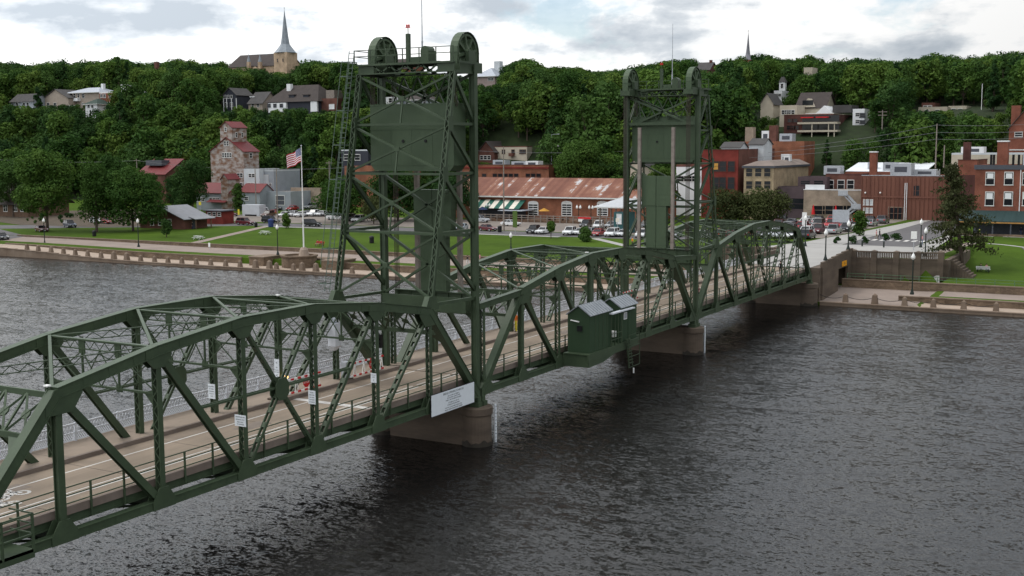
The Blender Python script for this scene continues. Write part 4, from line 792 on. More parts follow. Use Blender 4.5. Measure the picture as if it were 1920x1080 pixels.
wall('stone cheek wall beside the steps at the balustrade end', 106.9, 126, -13.95, -13.6, -1.9, 1.12, STONE, QUAYC) if False else None
root = thing('cheek_wall', 'stone cheek wall and steps beside the balustrade end', 'wall', (112, -13.9, -1.6))
for k in range(6): xa = 106.9+k*3.2; mb = MB(); mb.box(xa+.01, xa+3.19, -14.25, -13.55, -2.2, 1.14+.02*(k % 2)); mb.build('wall_panel', PIERC, root)
for k in range(9): mb = MB(); mb.box(109.0, 112.5, -14.6-k*.38, -14.25-k*.38, -2.2, .85-k*.3); mb.build('step', PIERC, root)
# low green pipe railing along the right lawn
root = thing('pipe_railing', 'low green pipe railing along the lawn above the right promenade', 'railing', (101.2, -20, -1.6)); RAILG = mat('railing_green', (.10, .17, .10), .6, .1, 3)
for z in (.85, .45): mb = MB(); mb.box(101.17, 101.23, -60, -1.2, -1.65+z-.03, -1.65+z+.03); mb.build('rail', RAILG, root)
for k in range(24): y = -1.3-k*2.5; mb = MB(); mb.box(101.16, 101.24, y-.04, y+.04, -1.8, -.78); mb.build('railing_post', RAILG, root)
# flagpole bastion on the left quay
root = thing('stone_bastion', 'round stone bastion on the quay carrying the flagpole', 'bastion', (94, 95, -3.4))
fc = ax(580, 480, 96.0); by = fc[1]
mb = MB(); mb.lathe((93.2, by, -3.45), [(3.1, 0), (3.1, 1.9), (3.3, 1.95), (3.3, 2.2), (2.6, 2.2), (2.6, 1.9)], 22); mb.build('drum', STONE, root)
for yy, lb in ((by+8.2, 1), (by-8.2, 2)): mb = MB(); mb.box(91.2, 96.5, yy-1.7, yy+1.7, -3.45, -1.9); mb.build('wing_block', STONE, root); mb = MB(); mb.box(91.1, 96.6, yy-1.8, yy+1.8, -1.9, -1.72); mb.build('wing_cap', QUAYC, root)
mb = MB(); mb.box(95.8, 98.5, by-4, by+4, -3.4, -2.0); mb.build('steps_block', STONE, root)
root = thing('flagpole', 'tall white flagpole on the stone bastion', 'flagpole', (94.5, by, -1.3)); mb = MB(); mb.lathe((94.5, by, -1.6), [(1.0, 0), (.75, 1.2), (.5, 1.5), (.5, 1.6)], 10); mb.build('pedestal', QWALK, root)
ztop = ay(573, 272, by)[2]; ztop = 17.6+.2
mb = MB(); mb.tube((94.5, by, 0), (94.5, by, ztop), .14, .06, n=8); mb.build('pole', WHITE, root); mb = MB(); mb.lathe((94.5, by, ztop), [(.05, 0), (.14, .1), (.14, .2), (.02, .3)], 8); mb.build('finial', GALV, root)
FR = mat('flag_red', (.42, .02, .035), .8, .05, 2); FW = mat('flag_white', (.70, .68, .68), .8, .05, 2); FB = mat('flag_blue', (.035, .05, .17), .8, .05, 2)
root = thing('national_flag', 'American flag flying from the pole on the left quay', 'flag', (94.5, by+.1, ztop-1.5))
def fl(s_, t_):   # s along fly 0..1, t down hoist 0..1; wind blows the flag towards +y
    return V(94.5-.25*math.sin(s_*7+.6)*(.3+s_), by+.12+3.05*s_-.15*t_, ztop-.25-2.35*t_-1.35*s_**1.15+.16*math.sin(s_*8+1.0)*s_)
def strip(s0, s1, t0, t1, m_, nm, off=0, n=14):
    mb = MB()
    for k in range(n):
        a, b = s0+(s1-s0)*k/n, s0+(s1-s0)*(k+1)/n; o_ = V(-off, 0, 0); mb.quad(fl(a, t0)+o_, fl(a, t1)+o_, fl(b, t1)+o_, fl(b, t0)+o_)
    ob = mb.build(nm, m_, root); q = ob.modifiers.new('s', 'SOLIDIFY'); q.thickness = .012; return ob
for k in range(13): strip(0 if k > 6 else .4, 1, k/13, (k+1)/13, FW if k % 2 else FR, 'stripe')
can = strip(0, .4, 0, 7/13, FB, 'canton', 0, 6); mb = MB()
for r_ in range(9):
    for q in range(6 if r_ % 2 == 0 else 5):
        s_, t_ = (.4/6)*(q+.5 if r_ % 2 == 0 else q+1), (7/13)*(r_+.5)/9; c_ = fl(s_, t_)+V(-.015, 0, 0)
        star = []
        for k in range(10): rr = .075 if k % 2 == 0 else .03; a = math.pi/2+math.pi*k/5; star.append(c_+V(0, rr*math.cos(a), rr*math.sin(a)))
        mb.ext(star, (-.004, 0, 0))
o = mb.build('stars', FW, root); o.parent = can
# lamp posts with white acorn globes
LAMPW = mat('lamp_globe', (.80, .80, .78), .3, .03, 3); DKG = mat('lamp_post_green', (.018, .026, .022), .5, .1, 3)
def lamp(label, x, y, z, h, grp='globe lamp posts', twin=False):
    root = thing('street_lamp', label, 'street lamp', (x, y, z), grp); mb = MB(); mb.lathe((x, y, z), [(.28, 0), (.28, .15), (.16, .5), (.09, .9), (.075, h-.35), (.14, h-.3), (.1, h-.2)], 10); mb.build('post', DKG, root)
    for dy in ((-.45, .45) if twin else (0,)):
        mb = MB(); mb.lathe((x, y+dy, z+h-.2), [(.10, 0), (.26, .22), (.28, .42), (.17, .68), (.05, .86), (.02, 1.0)], 12); mb.build('globe', LAMPW, root, smooth=True)
        if twin: mb = MB(); mb.beam((x, y, z+h-.5), (x, y+dy, z+h-.15), .06, .06); mb.build('arm', DKG, root)
    return root
for lb, u, vb, vt, x in (('globe lamp on the far-left promenade by the parked cars', 84, 458, 410, 98), ('globe lamp on the promenade left of the flagpole, second from the left edge', 260, 463, 411, 97), ('globe lamp on the wing block just left of the flagpole', 521, 478, 422, 93.8), ('globe lamp on the lawn edge between the two towers', 958, 470, 437, 106.8), ('tall globe lamp on the right promenade above the quay bollards', 1710, 552, 476, 94.0)):
    p = ax(u, vb, x); q = ax(u, vt, x); lamp(lb, x, p[1], p[2], q[2]-p[2]-.6)
for lb, u, vb, vt, y in (('globe lamp on the abutment parapet next to the truss end', 1523, 484, 427, -.95), ('globe lamp on the abutment parapet by the balustrade', 1571, 474, 420, -.95)):
    x = 90.2 if u < 1550 else 102.6; p = ax(u, vb, x); q = ax(u, vt, x); lamp(lb, x, -.95, ZD+.72+(.1 if u < 1550 else .6), max(3.2, q[2]-p[2]-.6))
for lb, u, vb, vt, x in (('globe lamp at the parking lot edge left of the street', 1510, 446, 404, 122), ('globe lamp beside the balustrade end at the steps', 1735, 470, 428, 112), ('globe lamp at the street corner behind the pine', 1726, 468, 412, 128)):
    p = ax(u, vb, x); q = ax(u, vt, x); lamp(lb, x, p[1], gz(x, p[1]), max(3, q[2]-gz(x, p[1])-.6))
# ================================================================== TOWN
BR_OR = brick('orange_brick', (.26, .10, .056), (.215, .08, .045), (.22, .15, .11)); BR_RED = brick('dark_red_brick', (.20, .035, .028), (.165, .03, .024), (.13, .05, .04))
BR_BRN = brick('brown_brick', (.15, .065, .05), (.12, .052, .04), (.12, .08, .065)); BR_DK = brick('umber_brick', (.10, .042, .036), (.085, .036, .03), (.08, .05, .045))
BR_R2 = brick('red_brick', (.225, .078, .05), (.185, .063, .041), (.2, .12, .09)); BR_TAN = brick('tan_limestone', (.40, .32, .21), (.34, .26, .17), (.27, .21, .145), bs=1.7)
BR_STN = brick('beige_stone', (.33, .265, .205), (.28, .22, .17), (.22, .18, .14), bs=2)
PURP = mat('dark_plaster', (.085, .062, .068), .9, .15, .8); CREAM = mat('cream_siding', (.44, .39, .31), .8, .08, .6); BEIGE = mat('beige_siding', (.34, .285, .235), .8, .08, .6); GREYS = mat('grey_siding', (.26, .285, .31), .7, .1, .5)
LGREY = mat('pale_siding', (.50, .53, .55), .7, .08, .5); NAVY = mat('dark_siding', (.035, .038, .05), .7, .12, .5); WHT = mat('white_siding', (.70, .71, .72), .7, .05, .6)
RFGREY = mat('grey_roof_shingle', (.066, .063, .062), .9, .15, .6); RFBRN = mat('brown_roof_shingle', (.052, .043, .040), .9, .15, .6); RFLT = mat('flat_roof_gravel', (.24, .215, .195), .95, .15, .3, coord='World'); RFWH = mat('white_membrane_roof', (.72, .74, .77), .6, .12, .25, c2=(.55, .57, .6), coord='World')
RFRED = stripes('red_metal_roof', [(.2, (.115, .018, .020)), (1, (.15, .024, .025))], 0, .45, .5); RFREDY = stripes('red_metal_roof_y', [(.2, (.115, .018, .020)), (1, (.15, .024, .025))], 1, .45, .5)
RFMET = stripes('grey_metal_roof', [(.2, (.30, .32, .36)), (1, (.36, .385, .43))], 0, .5, .45, .2); RFDKM = mat('dark_metal_trim', (.07, .075, .09), .5, .1, 2)
RUSTY = stripes('rusty_corrugated_roof', [(.40, (.125, .048, .032)), (.72, (.175, .072, .047)), (.91, (.24, .115, .075)), (.96, (.38, .345, .335)), (1.0, (.45, .45, .46))], 1, .95, .7, .1, .46)
RUSTW = mat('rusted_tin_wall', (.36, .33, .31), .75, .25, .8, c2=(.17, .09, .055), coord='World', mix=.50, contrast=.13, st=(.7, .7, 1.3), det=10)
TEAL = mat('teal_paint', (.035, .10, .105), .7, .1, 1); AWN_G = mat('awning_green', (.02, .095, .07), .8, .1, 1); AWN_W = mat('awning_cream', (.62, .58, .5), .8, .1, 1); FRAMEW = mat('window_frame_white', (.62, .62, .60), .6, .05, 2); TIMB = mat('brown_timber', (.12, .075, .05), .85, .2, 1)
_wc = {}
def winmesh(w, h, d, fr, pane, style):
    k = (round(w, 1), round(h, 1), d, fr.name, pane.name, style)
    if k not in _wc:
        w, h = k[0], k[1]; t_ = .10; f = MB(); p_ = MB()
        if d == 'x':   # facade facing -x : window spans y,z
            for a in ((-w/2-t_, -w/2, 0, h), (w/2, w/2+t_, 0, h), (-w/2-t_, w/2+t_, h, h+.16), (-w/2-t_*1.6, w/2+t_*1.6, -.16, 0)): f.box(-.09, .02, a[0], a[1], a[2], a[3])
            f.box(-.06, .02, -w/2, w/2, h*.5-.04, h*.5+.04)
            if style == 'mull': f.box(-.06, .02, -.04, .04, 0, h)
            p_.box(-.03, .015, -w/2, w/2, 0, h)
        else:
            for a in ((-w/2-t_, -w/2, 0, h), (w/2, w/2+t_, 0, h), (-w/2-t_, w/2+t_, h, h+.16), (-w/2-t_*1.6, w/2+t_*1.6, -.16, 0)): f.box(a[0], a[1], -.09, .02, a[2], a[3])
            f.box(-w/2, w/2, -.06, .02, h*.5-.04, h*.5+.04)
            if style == 'mull': f.box(-.04, .04, -.06, .02, 0, h)
            p_.box(-w/2, w/2, -.03, .015, 0, h)
        _wc[k] = (f.mesh('window', fr), p_.mesh('pane', pane))
    return _wc[k]
def window(root, d, x, y, z, w, h, fr=None, pane=None, style='', name='window'):
    f, p_ = winmesh(w, h, d, fr or FRAMEW, pane or GLASS, style); o = V(*root['_o']); loc = V(x, y, z)-o
    a = part(f, root, name, tuple(loc)); part(p_, a, 'pane'); return a
BF = []
class Bld:
    """axis-aligned building: front on plane x=x0 (facing the river), side on plane y=y0 (facing the street side)"""
    def __init__(s, name, label, cat, x0, uL, uR, vT, zb, dep=None, uS=None, group=None):
        vm = vT+5; s.x0 = x0; s.y1 = ax(uL, vm, x0)[1]; s.y0 = ax(uR, vm, x0)[1]; s.zt = ax((uL+uR)/2, vT, x0)[2]; s.zb = zb
        s.x1 = x0+dep if dep else ay(uS, vT, s.y0)[0]
        s.root = thing(name, label, cat, (x0, (s.y0+s.y1)/2, zb), group); BF.append((s.x0, s.x1, s.y0, s.y1))
    def walls(s, m, zt=None): mb = MB(); mb.box(s.x0, s.x1, s.y0, s.y1, s.zb-(1.5 if s.x0 < 235 else 6), zt or s.zt); mb.build('walls', m, s.root); return s
    def flat(s, m, par=None, ph=.5, cap=None):
        mb = MB(); mb.box(s.x0+.25, s.x1-.25, s.y0+.25, s.y1-.25, s.zt-.02, s.zt+.06); mb.build('roof', m, s.root)
        if par:
            for a in ((s.x0, s.x0+.3, s.y0, s.y1), (s.x1-.3, s.x1, s.y0, s.y1), (s.x0+.3, s.x1-.3, s.y0, s.y0+.3), (s.x0+.3, s.x1-.3, s.y1-.3, s.y1)): mb = MB(); mb.box(a[0], a[1], a[2], a[3], s.zt, s.zt+ph); mb.build('parapet', par, s.root)
            if cap:
                for a in ((s.x0-.08, s.x0+.38, s.y0-.08, s.y1+.08), (s.x0+.38, s.x1, s.y0-.08, s.y0+.38)): mb = MB(); mb.box(a[0], a[1], a[2], a[3], s.zt+ph, s.zt+ph+.14); mb.build('coping', cap, s.root)
        return s
    def gable(s, m, h, along='y', ov=.4, wm=None, th=.14):
        if along == 'y':
            xm = (s.x0+s.x1)/2; sl = h/(xm-s.x0)
            if wm: mb = MB(); mb.ext([(s.x0+.02, s.y0+.01, s.zt), (s.x1-.02, s.y0+.01, s.zt), (xm, s.y0+.01, s.zt+h)], (0, s.y1-s.y0-.02, 0)); mb.build('gable_wall', wm, s.root)
            for e, k in ((s.x0, -1), (s.x1, 1)): mb = MB(); a = V(xm, s.y0-ov, s.zt+h+.03); d = V(e+k*ov-xm, 0, -sl*(abs(e-xm)+ov)); mb.ext([a, a+V(0, s.y1-s.y0+2*ov, 0), a+V(0, s.y1-s.y0+2*ov, 0)+d, a+d], (0, 0, th)); mb.build('roof_slope', m, s.root)
        else:
            ym = (s.y0+s.y1)/2; sl = h/(ym-s.y0)
            if wm: mb = MB(); mb.ext([(s.x0+.01, s.y0+.02, s.zt), (s.x0+.01, s.y1-.02, s.zt), (s.x0+.01, ym, s.zt+h)], (s.x1-s.x0-.02, 0, 0)); mb.build('gable_wall', wm, s.root)
            for e, k in ((s.y0, -1), (s.y1, 1)): mb = MB(); a = V(s.x0-ov, ym, s.zt+h+.03); d = V(0, e+k*ov-ym, -sl*(abs(e-ym)+ov)); mb.ext([a, a+V(s.x1-s.x0+2*ov, 0, 0), a+V(s.x1-s.x0+2*ov, 0, 0)+d, a+d], (0, 0, th)); mb.build('roof_slope', m, s.root)
        return s
    def hip(s, m, h, ov=.5, rid=.4):
        z = s.zt; x0, x1, y0, y1 = s.x0-ov, s.x1+ov, s.y0-ov, s.y1+ov; mb = MB()
        if (x1-x0) > (y1-y0): q = (y1-y0)/2; r0, r1 = (x0+q, (y0+y1)/2, z+h), (x1-q, (y0+y1)/2, z+h); fs = [(0, 1, 5, 4), (1, 2, 5), (2, 3, 4, 5), (3, 0, 4)]
        else: q = (x1-x0)/2; r0, r1 = ((x0+x1)/2, y0+q, z+h), ((x0+x1)/2, y1-q, z+h); fs = [(0, 1, 4), (1, 2, 5, 4), (2, 3, 5), (3, 0, 4, 5)]
        mb.add([(x0, y0, z), (x1, y0, z), (x1, y1, z), (x0, y1, z), r0, r1], fs+[(3, 2, 1, 0)]); mb.build('roof', m, s.root)
        mb = MB(); mb.box(x0-.02, x1+.02, y0-.02, y1+.02, z-.22, z-.01); mb.build('eaves', FRAMEW, s.root); return s
    def fw(s, us, vt, vb, w, fr=None, pane=None, style='', name='window'):
        for u in us: t_, b_ = ax(u, vt, s.x0), ax(u, vb, s.x0); window(s.root, 'x', s.x0, t_[1], b_[2], w, t_[2]-b_[2], fr, pane, style, name)
        return s
    def sw(s, us, vt, vb, w, fr=None, pane=None, style='', name='window'):
        for u in us: t_, b_ = ay(u, vt, s.y0), ay(u, vb, s.y0); window(s.root, 'y', t_[0], s.y0, b_[2], w, t_[2]-b_[2], fr, pane, style, name)
        return s
    def box(s, name, m, x0, x1, y0, y1, z0, z1, parent=None): mb = MB(); mb.box(x0, x1, y0, y1, z0, z1); return mb.build(name, m, parent or s.root)
    def chim(s, fx, fy, w, h, m, cap=None):
        x, y = s.x0+(s.x1-s.x0)*fx, s.y0+(s.y1-s.y0)*fy; c = s.box('chimney', m, x-w/2, x+w/2, y-w/2, y+w/2, s.zt-.5, s.zt+h)
        if cap: s.box('chimney_cap', cap, x-w/2-.08, x+w/2+.08, y-w/2-.08, y+w/2+.08, s.zt+h, s.zt+h+.25, c)
    def hvac(s, fx, fy, a, b, h, m=None):
        x, y = s.x0+(s.x1-s.x0)*fx, s.y0+(s.y1-s.y0)*fy; m = m or GALV; c = s.box('rooftop_unit', m, x-a/2, x+a/2, y-b/2, y+b/2, s.zt+.1, s.zt+h); s.box('unit_grille', RFDKM, x-a/2-.02, x-a/2, y-b*.3, y+b*.3, s.zt+h*.35, s.zt+h*.75, c)
zv = lambda u, v, x: float(ax(u, v, x)[2])
# --- waterfront rest room building
c = az(345, 431, -1.35); b = Bld('park_pavilion', 'low brick park building with grey gable roof on the left lawn', 'building', c[0], 262, 345, 408, -1.4, uS=388)
PVR = mat('pavilion_roof_metal', (.19, .195, .21), .6, .1, .8); b.walls(BR_BRN).gable(PVR, 2.6, 'x', 1.0, BR_BRN); b.box('door', RFDKM, b.x0+2.6, b.x0+4.0, b.y0-.06, b.y0, -1.4, 1.0); b.fw((285, 300, 318), 412, 422, 1.0)
mb = MB(); mb.ext([(b.x0+1.5, b.y0, 1.55), (b.x1+.6, b.y0, 1.55), (b.x1+.6, b.y0-2.2, 1.0), (b.x0+1.5, b.y0-2.2, 1.0)], (0, 0, .14)); mb.build('porch_roof', PVR, b.root)
for k in (0, 1): b.box('porch_post', TIMB, b.x0+1.8+k*5, b.x0+2.0+k*5, b.y0-2.0, b.y0-1.8, -1.5, 1.05)
# --- grain elevator complex
b = Bld('grain_elevator', 'tall rusty tin-clad grain elevator with red roofs', 'grain elevator', 200, 394.5, 456.5, 284, -.6, uS=485)
EL = b; b.walls(RUSTW); ym = (b.y0+b.y1)/2; b.gable(RFRED, ax(425, 258, 200)[2]-b.zt, 'x', .35, RUSTW)
h0, h1 = ax(434.5, 240, 200)[1], ax(412.5, 240, 200)[1]; zc, zp = ax(424, 239, 200)[2], ax(424, 228.5, 200)[2]
b.box('headhouse', RUSTW, b.x0, b.x1-.3, h0, h1, b.zt+2, zc)
hm = (h0+h1)/2; mb = MB(); mb.ext([(b.x0+.01, h0+.02, zc), (b.x0+.01, h1-.02, zc), (b.x0+.01, hm, zp)], (b.x1-b.x0-.35, 0, 0)); mb.build('headhouse_gable', RUSTW, b.root)
for e, k in ((h0, -1), (h1, 1)): mb = MB(); a = V(b.x0-.3, hm, zp+.03); d = V(0, e+k*.3-hm, (zc-zp)*(abs(e-hm)+.3)/abs(e-hm)); mb.ext([a, a+V(b.x1-b.x0+.3, 0, 0), a+V(b.x1-b.x0+.3, 0, 0)+d, a+d], (0, 0, .12)); mb.build('headhouse_roof', RFRED, b.root)
b.fw((423,), 239, 246, .7); b.fw((422, 426.5), 265, 273, .7); b.fw((418.5, 423, 427.5, 432), 287, 295, .7); b.fw((447, 452.5), 325, 332, 1.0); b.fw((447, 452), 343, 350, .9)
for u in (443, 454): t_, b_ = ay(u, 249, h0), ay(u, 257, h0); window(b.root, 'y', t_[0], h0, b_[2], .6, t_[2]-b_[2])
b.sw((470,), 287, 296, 1.0)
b = Bld('elevator_annex', 'white and grey annex on the right side of the grain elevator', 'building', 199, 457, 486, 318.5, -.6, dep=9); b.walls(LGREY).flat(RFLT, LGREY, .3); b.fw((469, 475), 326, 332, 1.0); b.fw((467, 473), 343, 349, 1.2, style='mull')
b = Bld('elevator_annex', 'grey annex with tall white window beside the grain elevator', 'building', 201, 486.5, 513, 321, -.6, dep=12); b.walls(GREYS).flat(RFLT, LGREY, .4, GREYS); b.fw((499,), 329, 353, 1.5, pane=LGREY); b.fw((492, 507), 344, 348, .8)
b = Bld('elevator_shop', 'low grey shop with red roof in front of the grain elevator', 'building', 191, 368, 430, 361, -.6, dep=7.5); b.walls(GREYS).gable(RFREDY, 2.6, 'y', .4, GREYS); b.fw((374, 380, 396, 402, 408, 418, 424), 371, 377, 1.3, style='mull')
mb = MB(); y_a, y_b = ax(393, 366, 191)[1], ax(428, 366, 191)[1]; mb.ext([(b.x0, y_b, 2.6), (b.x0, y_a, 2.6), (b.x0-1.6, y_a, 1.9), (b.x0-1.6, y_b, 1.9)], (0, 0, .1)); mb.build('awning', RFREDY, b.root)
b = Bld('elevator_turret', 'small weathered gabled turret in front of the grain elevator', 'turret', 190.5, 414, 427, 336, 1.0, dep=5); b.walls(RUSTW).gable(RFRED, 1.4, 'x', .2, RUSTW)
b = Bld('elevator_shed', 'grey lean-to with red roof right of the elevator shop', 'building', 193, 450, 487, 360, -.6, dep=6); b.walls(GREYS).gable(RFREDY, 2.2, 'y', .3, GREYS); b.fw((462,), 369, 375, 1.4)
b = Bld('storage_shed', 'long low blue-grey shed right of the grain elevator', 'shed', 196, 488, 545, 360.5, -.6, dep=10); b.walls(GREYS).flat(RFLT, GREYS, .3); b.fw((525,), 367, 384, 3.2, pane=RFDKM, name='door')
b = Bld('white_trailer', 'plain white box trailer parked below the grain elevator', 'trailer', 176, 454, 486, 384, -.7, dep=2.6); b.walls(mat('trailer_grey', (.44, .46, .49), .6, .06, 1)); b.box('wheel_skirt', BLACK, b.x0-.05, b.x1, b.y0+1, b.y1-1, -.75, -.3)
b = Bld('red_roof_house', 'building with dark red roof behind the left park trees', 'building', 208, 258, 310, 326, 0, dep=16); b.walls(BR_BRN).gable(RFREDY, 4.6, 'y', .5, BR_BRN); b.box('dormer', RFDKM, b.x0+2.5, b.x0+6, b.y0+4, b.y0+11, b.zt+2.6, b.zt+4.3)
b = Bld('food_kiosk', 'small red food kiosk with flat roof by the park building', 'kiosk', 150, 386, 417, 396, -1.0, dep=4); b.walls(BR_RED).flat(RFDKM); b.box('roof_slab', RFDKM, b.x0-.5, b.x1+.5, b.y0-.5, b.y1+.5, b.zt, b.zt+.25); b.fw((393, 402, 411), 399, 405, 1.0)
b = Bld('retaining_wall', 'tan concrete retaining wall behind the cars below the bluff', 'wall', 205, 545, 600, 352, -.3, dep=.8); b.walls(BR_STN)
b = Bld('brown_lodge', 'brown wooden lodge at the far left edge behind the trees', 'building', 150, -60, 52, 378, -.9, dep=14); b.walls(TIMB).gable(RFBRN, 5, 'y', 1.2, TIMB); b.fw((10, 28, 42), 384, 396, 1.6, style='mull')
# --- freight house
b = Bld('freight_house', 'long brick freight house with rusty corrugated roof', 'building', 190, 838, 1218, 366.5, -.5, dep=17)
FH = b; b.walls(BR_OR); b.gable(RUSTY, ax(1030, 334.5, 198.5)[2]-b.zt, 'y', .9, BR_OR); b.box('fascia', FRAMEW, b.x0-.98, b.x0-.9, b.y0-.9, b.y1+.9, b.zt-.62, b.zt-.3)
for u in (1000, 1063, 1130):
    t_, b_ = ax(u, 377, 190), ax(u, 405, 190); w = 2.9; z0, z1 = b_[2], t_[2]; d = thing('x', 'x', 'x') if False else None
    fr = MB(); n = 8; arch = [(190-.12, t_[1]+w/2*math.cos(math.pi*k/n), z1-.5+.55*math.sin(math.pi*k/n)) for k in range(n+1)]
    fr.ext([(190-.12, t_[1]-w/2, z0)]+arch[::-1]+[(190-.12, t_[1]+w/2, z0)], (.1, 0, 0)); dr = fr.build('arched_door', FRAMEW, b.root)
    for r_ in range(5):
        for k in range(2): pm_ = MB(); pm_.box(190-.15, 190-.12, t_[1]-w*.42+k*w*.44, t_[1]-w*.02+k*w*.44, z0+.2+r_*(z1-z0-.8)/5, z0+.2+(r_+.62)*(z1-z0-.8)/5); pm_.build('pane', GLASS, dr)
ya, yb = ax(893, 370, 190)[1], ax(986, 370, 190)[1]; n = 10
for k in range(n): mb = MB(); y_a, y_b = ya+(yb-ya)*k/n, ya+(yb-ya)*(k+1)/n; mb.ext([(189.9, y_b, 4.3), (189.9, y_a, 4.3), (186.4, y_a, 2.3), (186.4, y_b, 2.3)], (0, 0, .06)); mb.build('awning_stripe', AWN_G if k % 2 else AWN_W, b.root)
b.box('canopy', RFMET, 183.5, 189.8, ax(995, 386, 188)[1], ax(950, 386, 188)[1], 1.9, 2.05); b.box('shopfront', RFDKM, 189.88, 189.98, yb, ya, -.4, 2.2)
root = thing('dining_deck', 'raised timber dining deck with railings before the freight house', 'deck', (182, 92, -.5)); y_a, y_b = ax(898, 412, 183)[1], ax(1150, 412, 183)[1]
mb = MB(); mb.box(183, 189.5, y_b, y_a, -.7, -.1); mb.build('deck', TIMB, root)
for z in (1.0, .45): mb = MB(); mb.box(182.9, 183.0, y_b, y_a, z-.08, z+.08); mb.build('rail', WOODG, root)
for k in range(22): y = y_b+(y_a-y_b)*k/21; mb = MB(); mb.box(182.85, 183.05, y-.09, y+.09, -1.2, 1.15); mb.build('railing_post', WOODG, root)
for i, (u, lb) in enumerate(((890, 'leftmost'), (915, 'second'), (1085, 'third'), (1108, 'rightmost'))):
    p = ax(u, 400, 186); lamp(f'twin globe lamp on the dining deck, {lb} of four', 186, p[1], -.1, 3.0, 'twin deck lamps', True)
for i, (u, cl, lb) in enumerate(((905, (.03, .05, .12), 'blue'), (1020, (.4, .2, .03), 'amber'))):
    p = ax(u, 402, 186); root = thing('patio_umbrella', f'{lb} patio umbrella on the freight house dining deck', 'umbrella', (186, p[1], -.1)); mb = MB(); mb.lathe((186, p[1], 2.0), [(1.5, 0), (1.4, .05), (.1, .7), (.02, .72)], 8); mb.build('canopy', mat('umb'+lb, cl, .8), root); mb = MB(); mb.tube((186, p[1], -.1), (186, p[1], 2.6), .04); mb.build('pole', WOODG, root)
for i, u in enumerate((935, 965, 1035, 1060, 1095, 1125)):
    p = ax(u, 402, 185); root = thing('picnic_table', 'wooden table on the freight house dining deck', 'table', (185, p[1], -.1), 'tables on the dining deck'); mb = MB(); mb.box(184.6, 185.4, p[1]-.9, p[1]+.9, .6, .68); mb.build('table_top', TIMB, root)
    for k in (-1, 1): mb = MB(); mb.box(184.9+k*.7, 185.1+k*.7, p[1]-.9, p[1]+.9, .3, .36); mb.build('bench', TIMB, root); mb = MB(); mb.box(184.4, 185.6, p[1]+k*.7-.05, p[1]+k*.7+.05, -.1, .6); mb.build('leg', TIMB, root)
# --- behind the freight house
b = Bld('brick_block', 'orange-brown brick block with a row of arched windows behind the freight house', 'building', 226, 860, 1029, 312, .6, uS=1048); b.walls(BR_OR).flat(RFLT, BR_OR, .4, BR_DK); b.fw((872, 908, 928, 938, 948, 958, 968, 990, 1000, 1010), 326, 336, 1.3, fr=BR_BRN); b.hvac(.3, .55, 3, 4, 1.8); b.hvac(.45, .35, 2.5, 5, 1.4); b.hvac(.4, .2, 3, 4, 1.5, WHT); b.box('cornice', BR_RED, b.x0-.25, b.x0, b.y0, b.y1, b.zt-.6, b.zt-.1)
b = Bld('tan_house', 'tan rendered building with small windows on the slope behind the freight house', 'building', 246, 926, 988, 276, 7.0, uS=998); b.walls(CREAM).flat(RFLT, BR_BRN, .3); b.fw((944, 962, 977, 983), 281, 288, 1.0, fr=TIMB); b.box('balcony', BR_BRN, b.x0-1.2, b.x0, ax(965, 290, 246)[1], ax(957, 290, 246)[1], ax(960, 293, 246)[2], ax(960, 287, 246)[2])
b = Bld('porch_house', 'brown house with pale porch roof left of the tan building', 'house', 244, 897, 927, 284, 6, dep=9); b.walls(BR_BRN).gable(RFBRN, 3, 'x', .5, BR_BRN); b.fw((903, 910, 917), 292, 299, 1.0)
b = Bld('blue_grey_shop', 'dark blue-grey shop with white clerestory behind the nearer tower', 'building', 222, 640, 690, 283, .4, dep=10); b.walls(NAVY).flat(LGREY, LGREY, .4); b.fw((650, 660, 670), 290, 300, 2.0)
b = Bld('orange_shop', 'low orange brick shop behind the nearer tower', 'building', 212, 646, 760, 314, .2, dep=8); b.walls(BR_OR).flat(RFLT, BR_OR, .4)
b = Bld('utility_shed', 'pale pink shed behind the farther tower', 'building', 214, 1182, 1204, 310, .3, dep=8); b.walls(CREAM).gable(RFGREY, 2, 'x', .3, CREAM)
b = Bld('brown_roof_store', 'store with brown awning and pale wall behind the farther tower', 'building', 212, 1268, 1318, 313, .3, dep=10); b.walls(WHT).flat(RFBRN, BR_BRN, .6); b.fw((1275, 1290, 1305), 330, 340, 2.0)
# --- pavilion and teal booth
b = Bld('park_shelter', 'open shelter with pale hip roof by the parked cars', 'shelter', 164, 1122, 1186, 388, -.9, dep=9)
for fx in (.04, .96):
    for fy in (.03, .35, .65, .97): x, y = b.x0+(b.x1-b.x0)*fx, b.y0+(b.y1-b.y0)*fy; b.box('shelter_post', WOODG, x-.12, x+.12, y-.12, y+.12, -1.1, b.zt)
b.hip(mat('shelter_roof', (.40, .415, .43), .6, .1, .5), 2.0, .9)
b = Bld('ticket_booth', 'small teal ticket booth with white door beside the shelter', 'booth', 162.5, 1151, 1180, 398, -.9, dep=3); b.walls(TEAL).flat(RFDKM); b.fw((1161,), 402, 419, 1.0, pane=WHT, name='door')
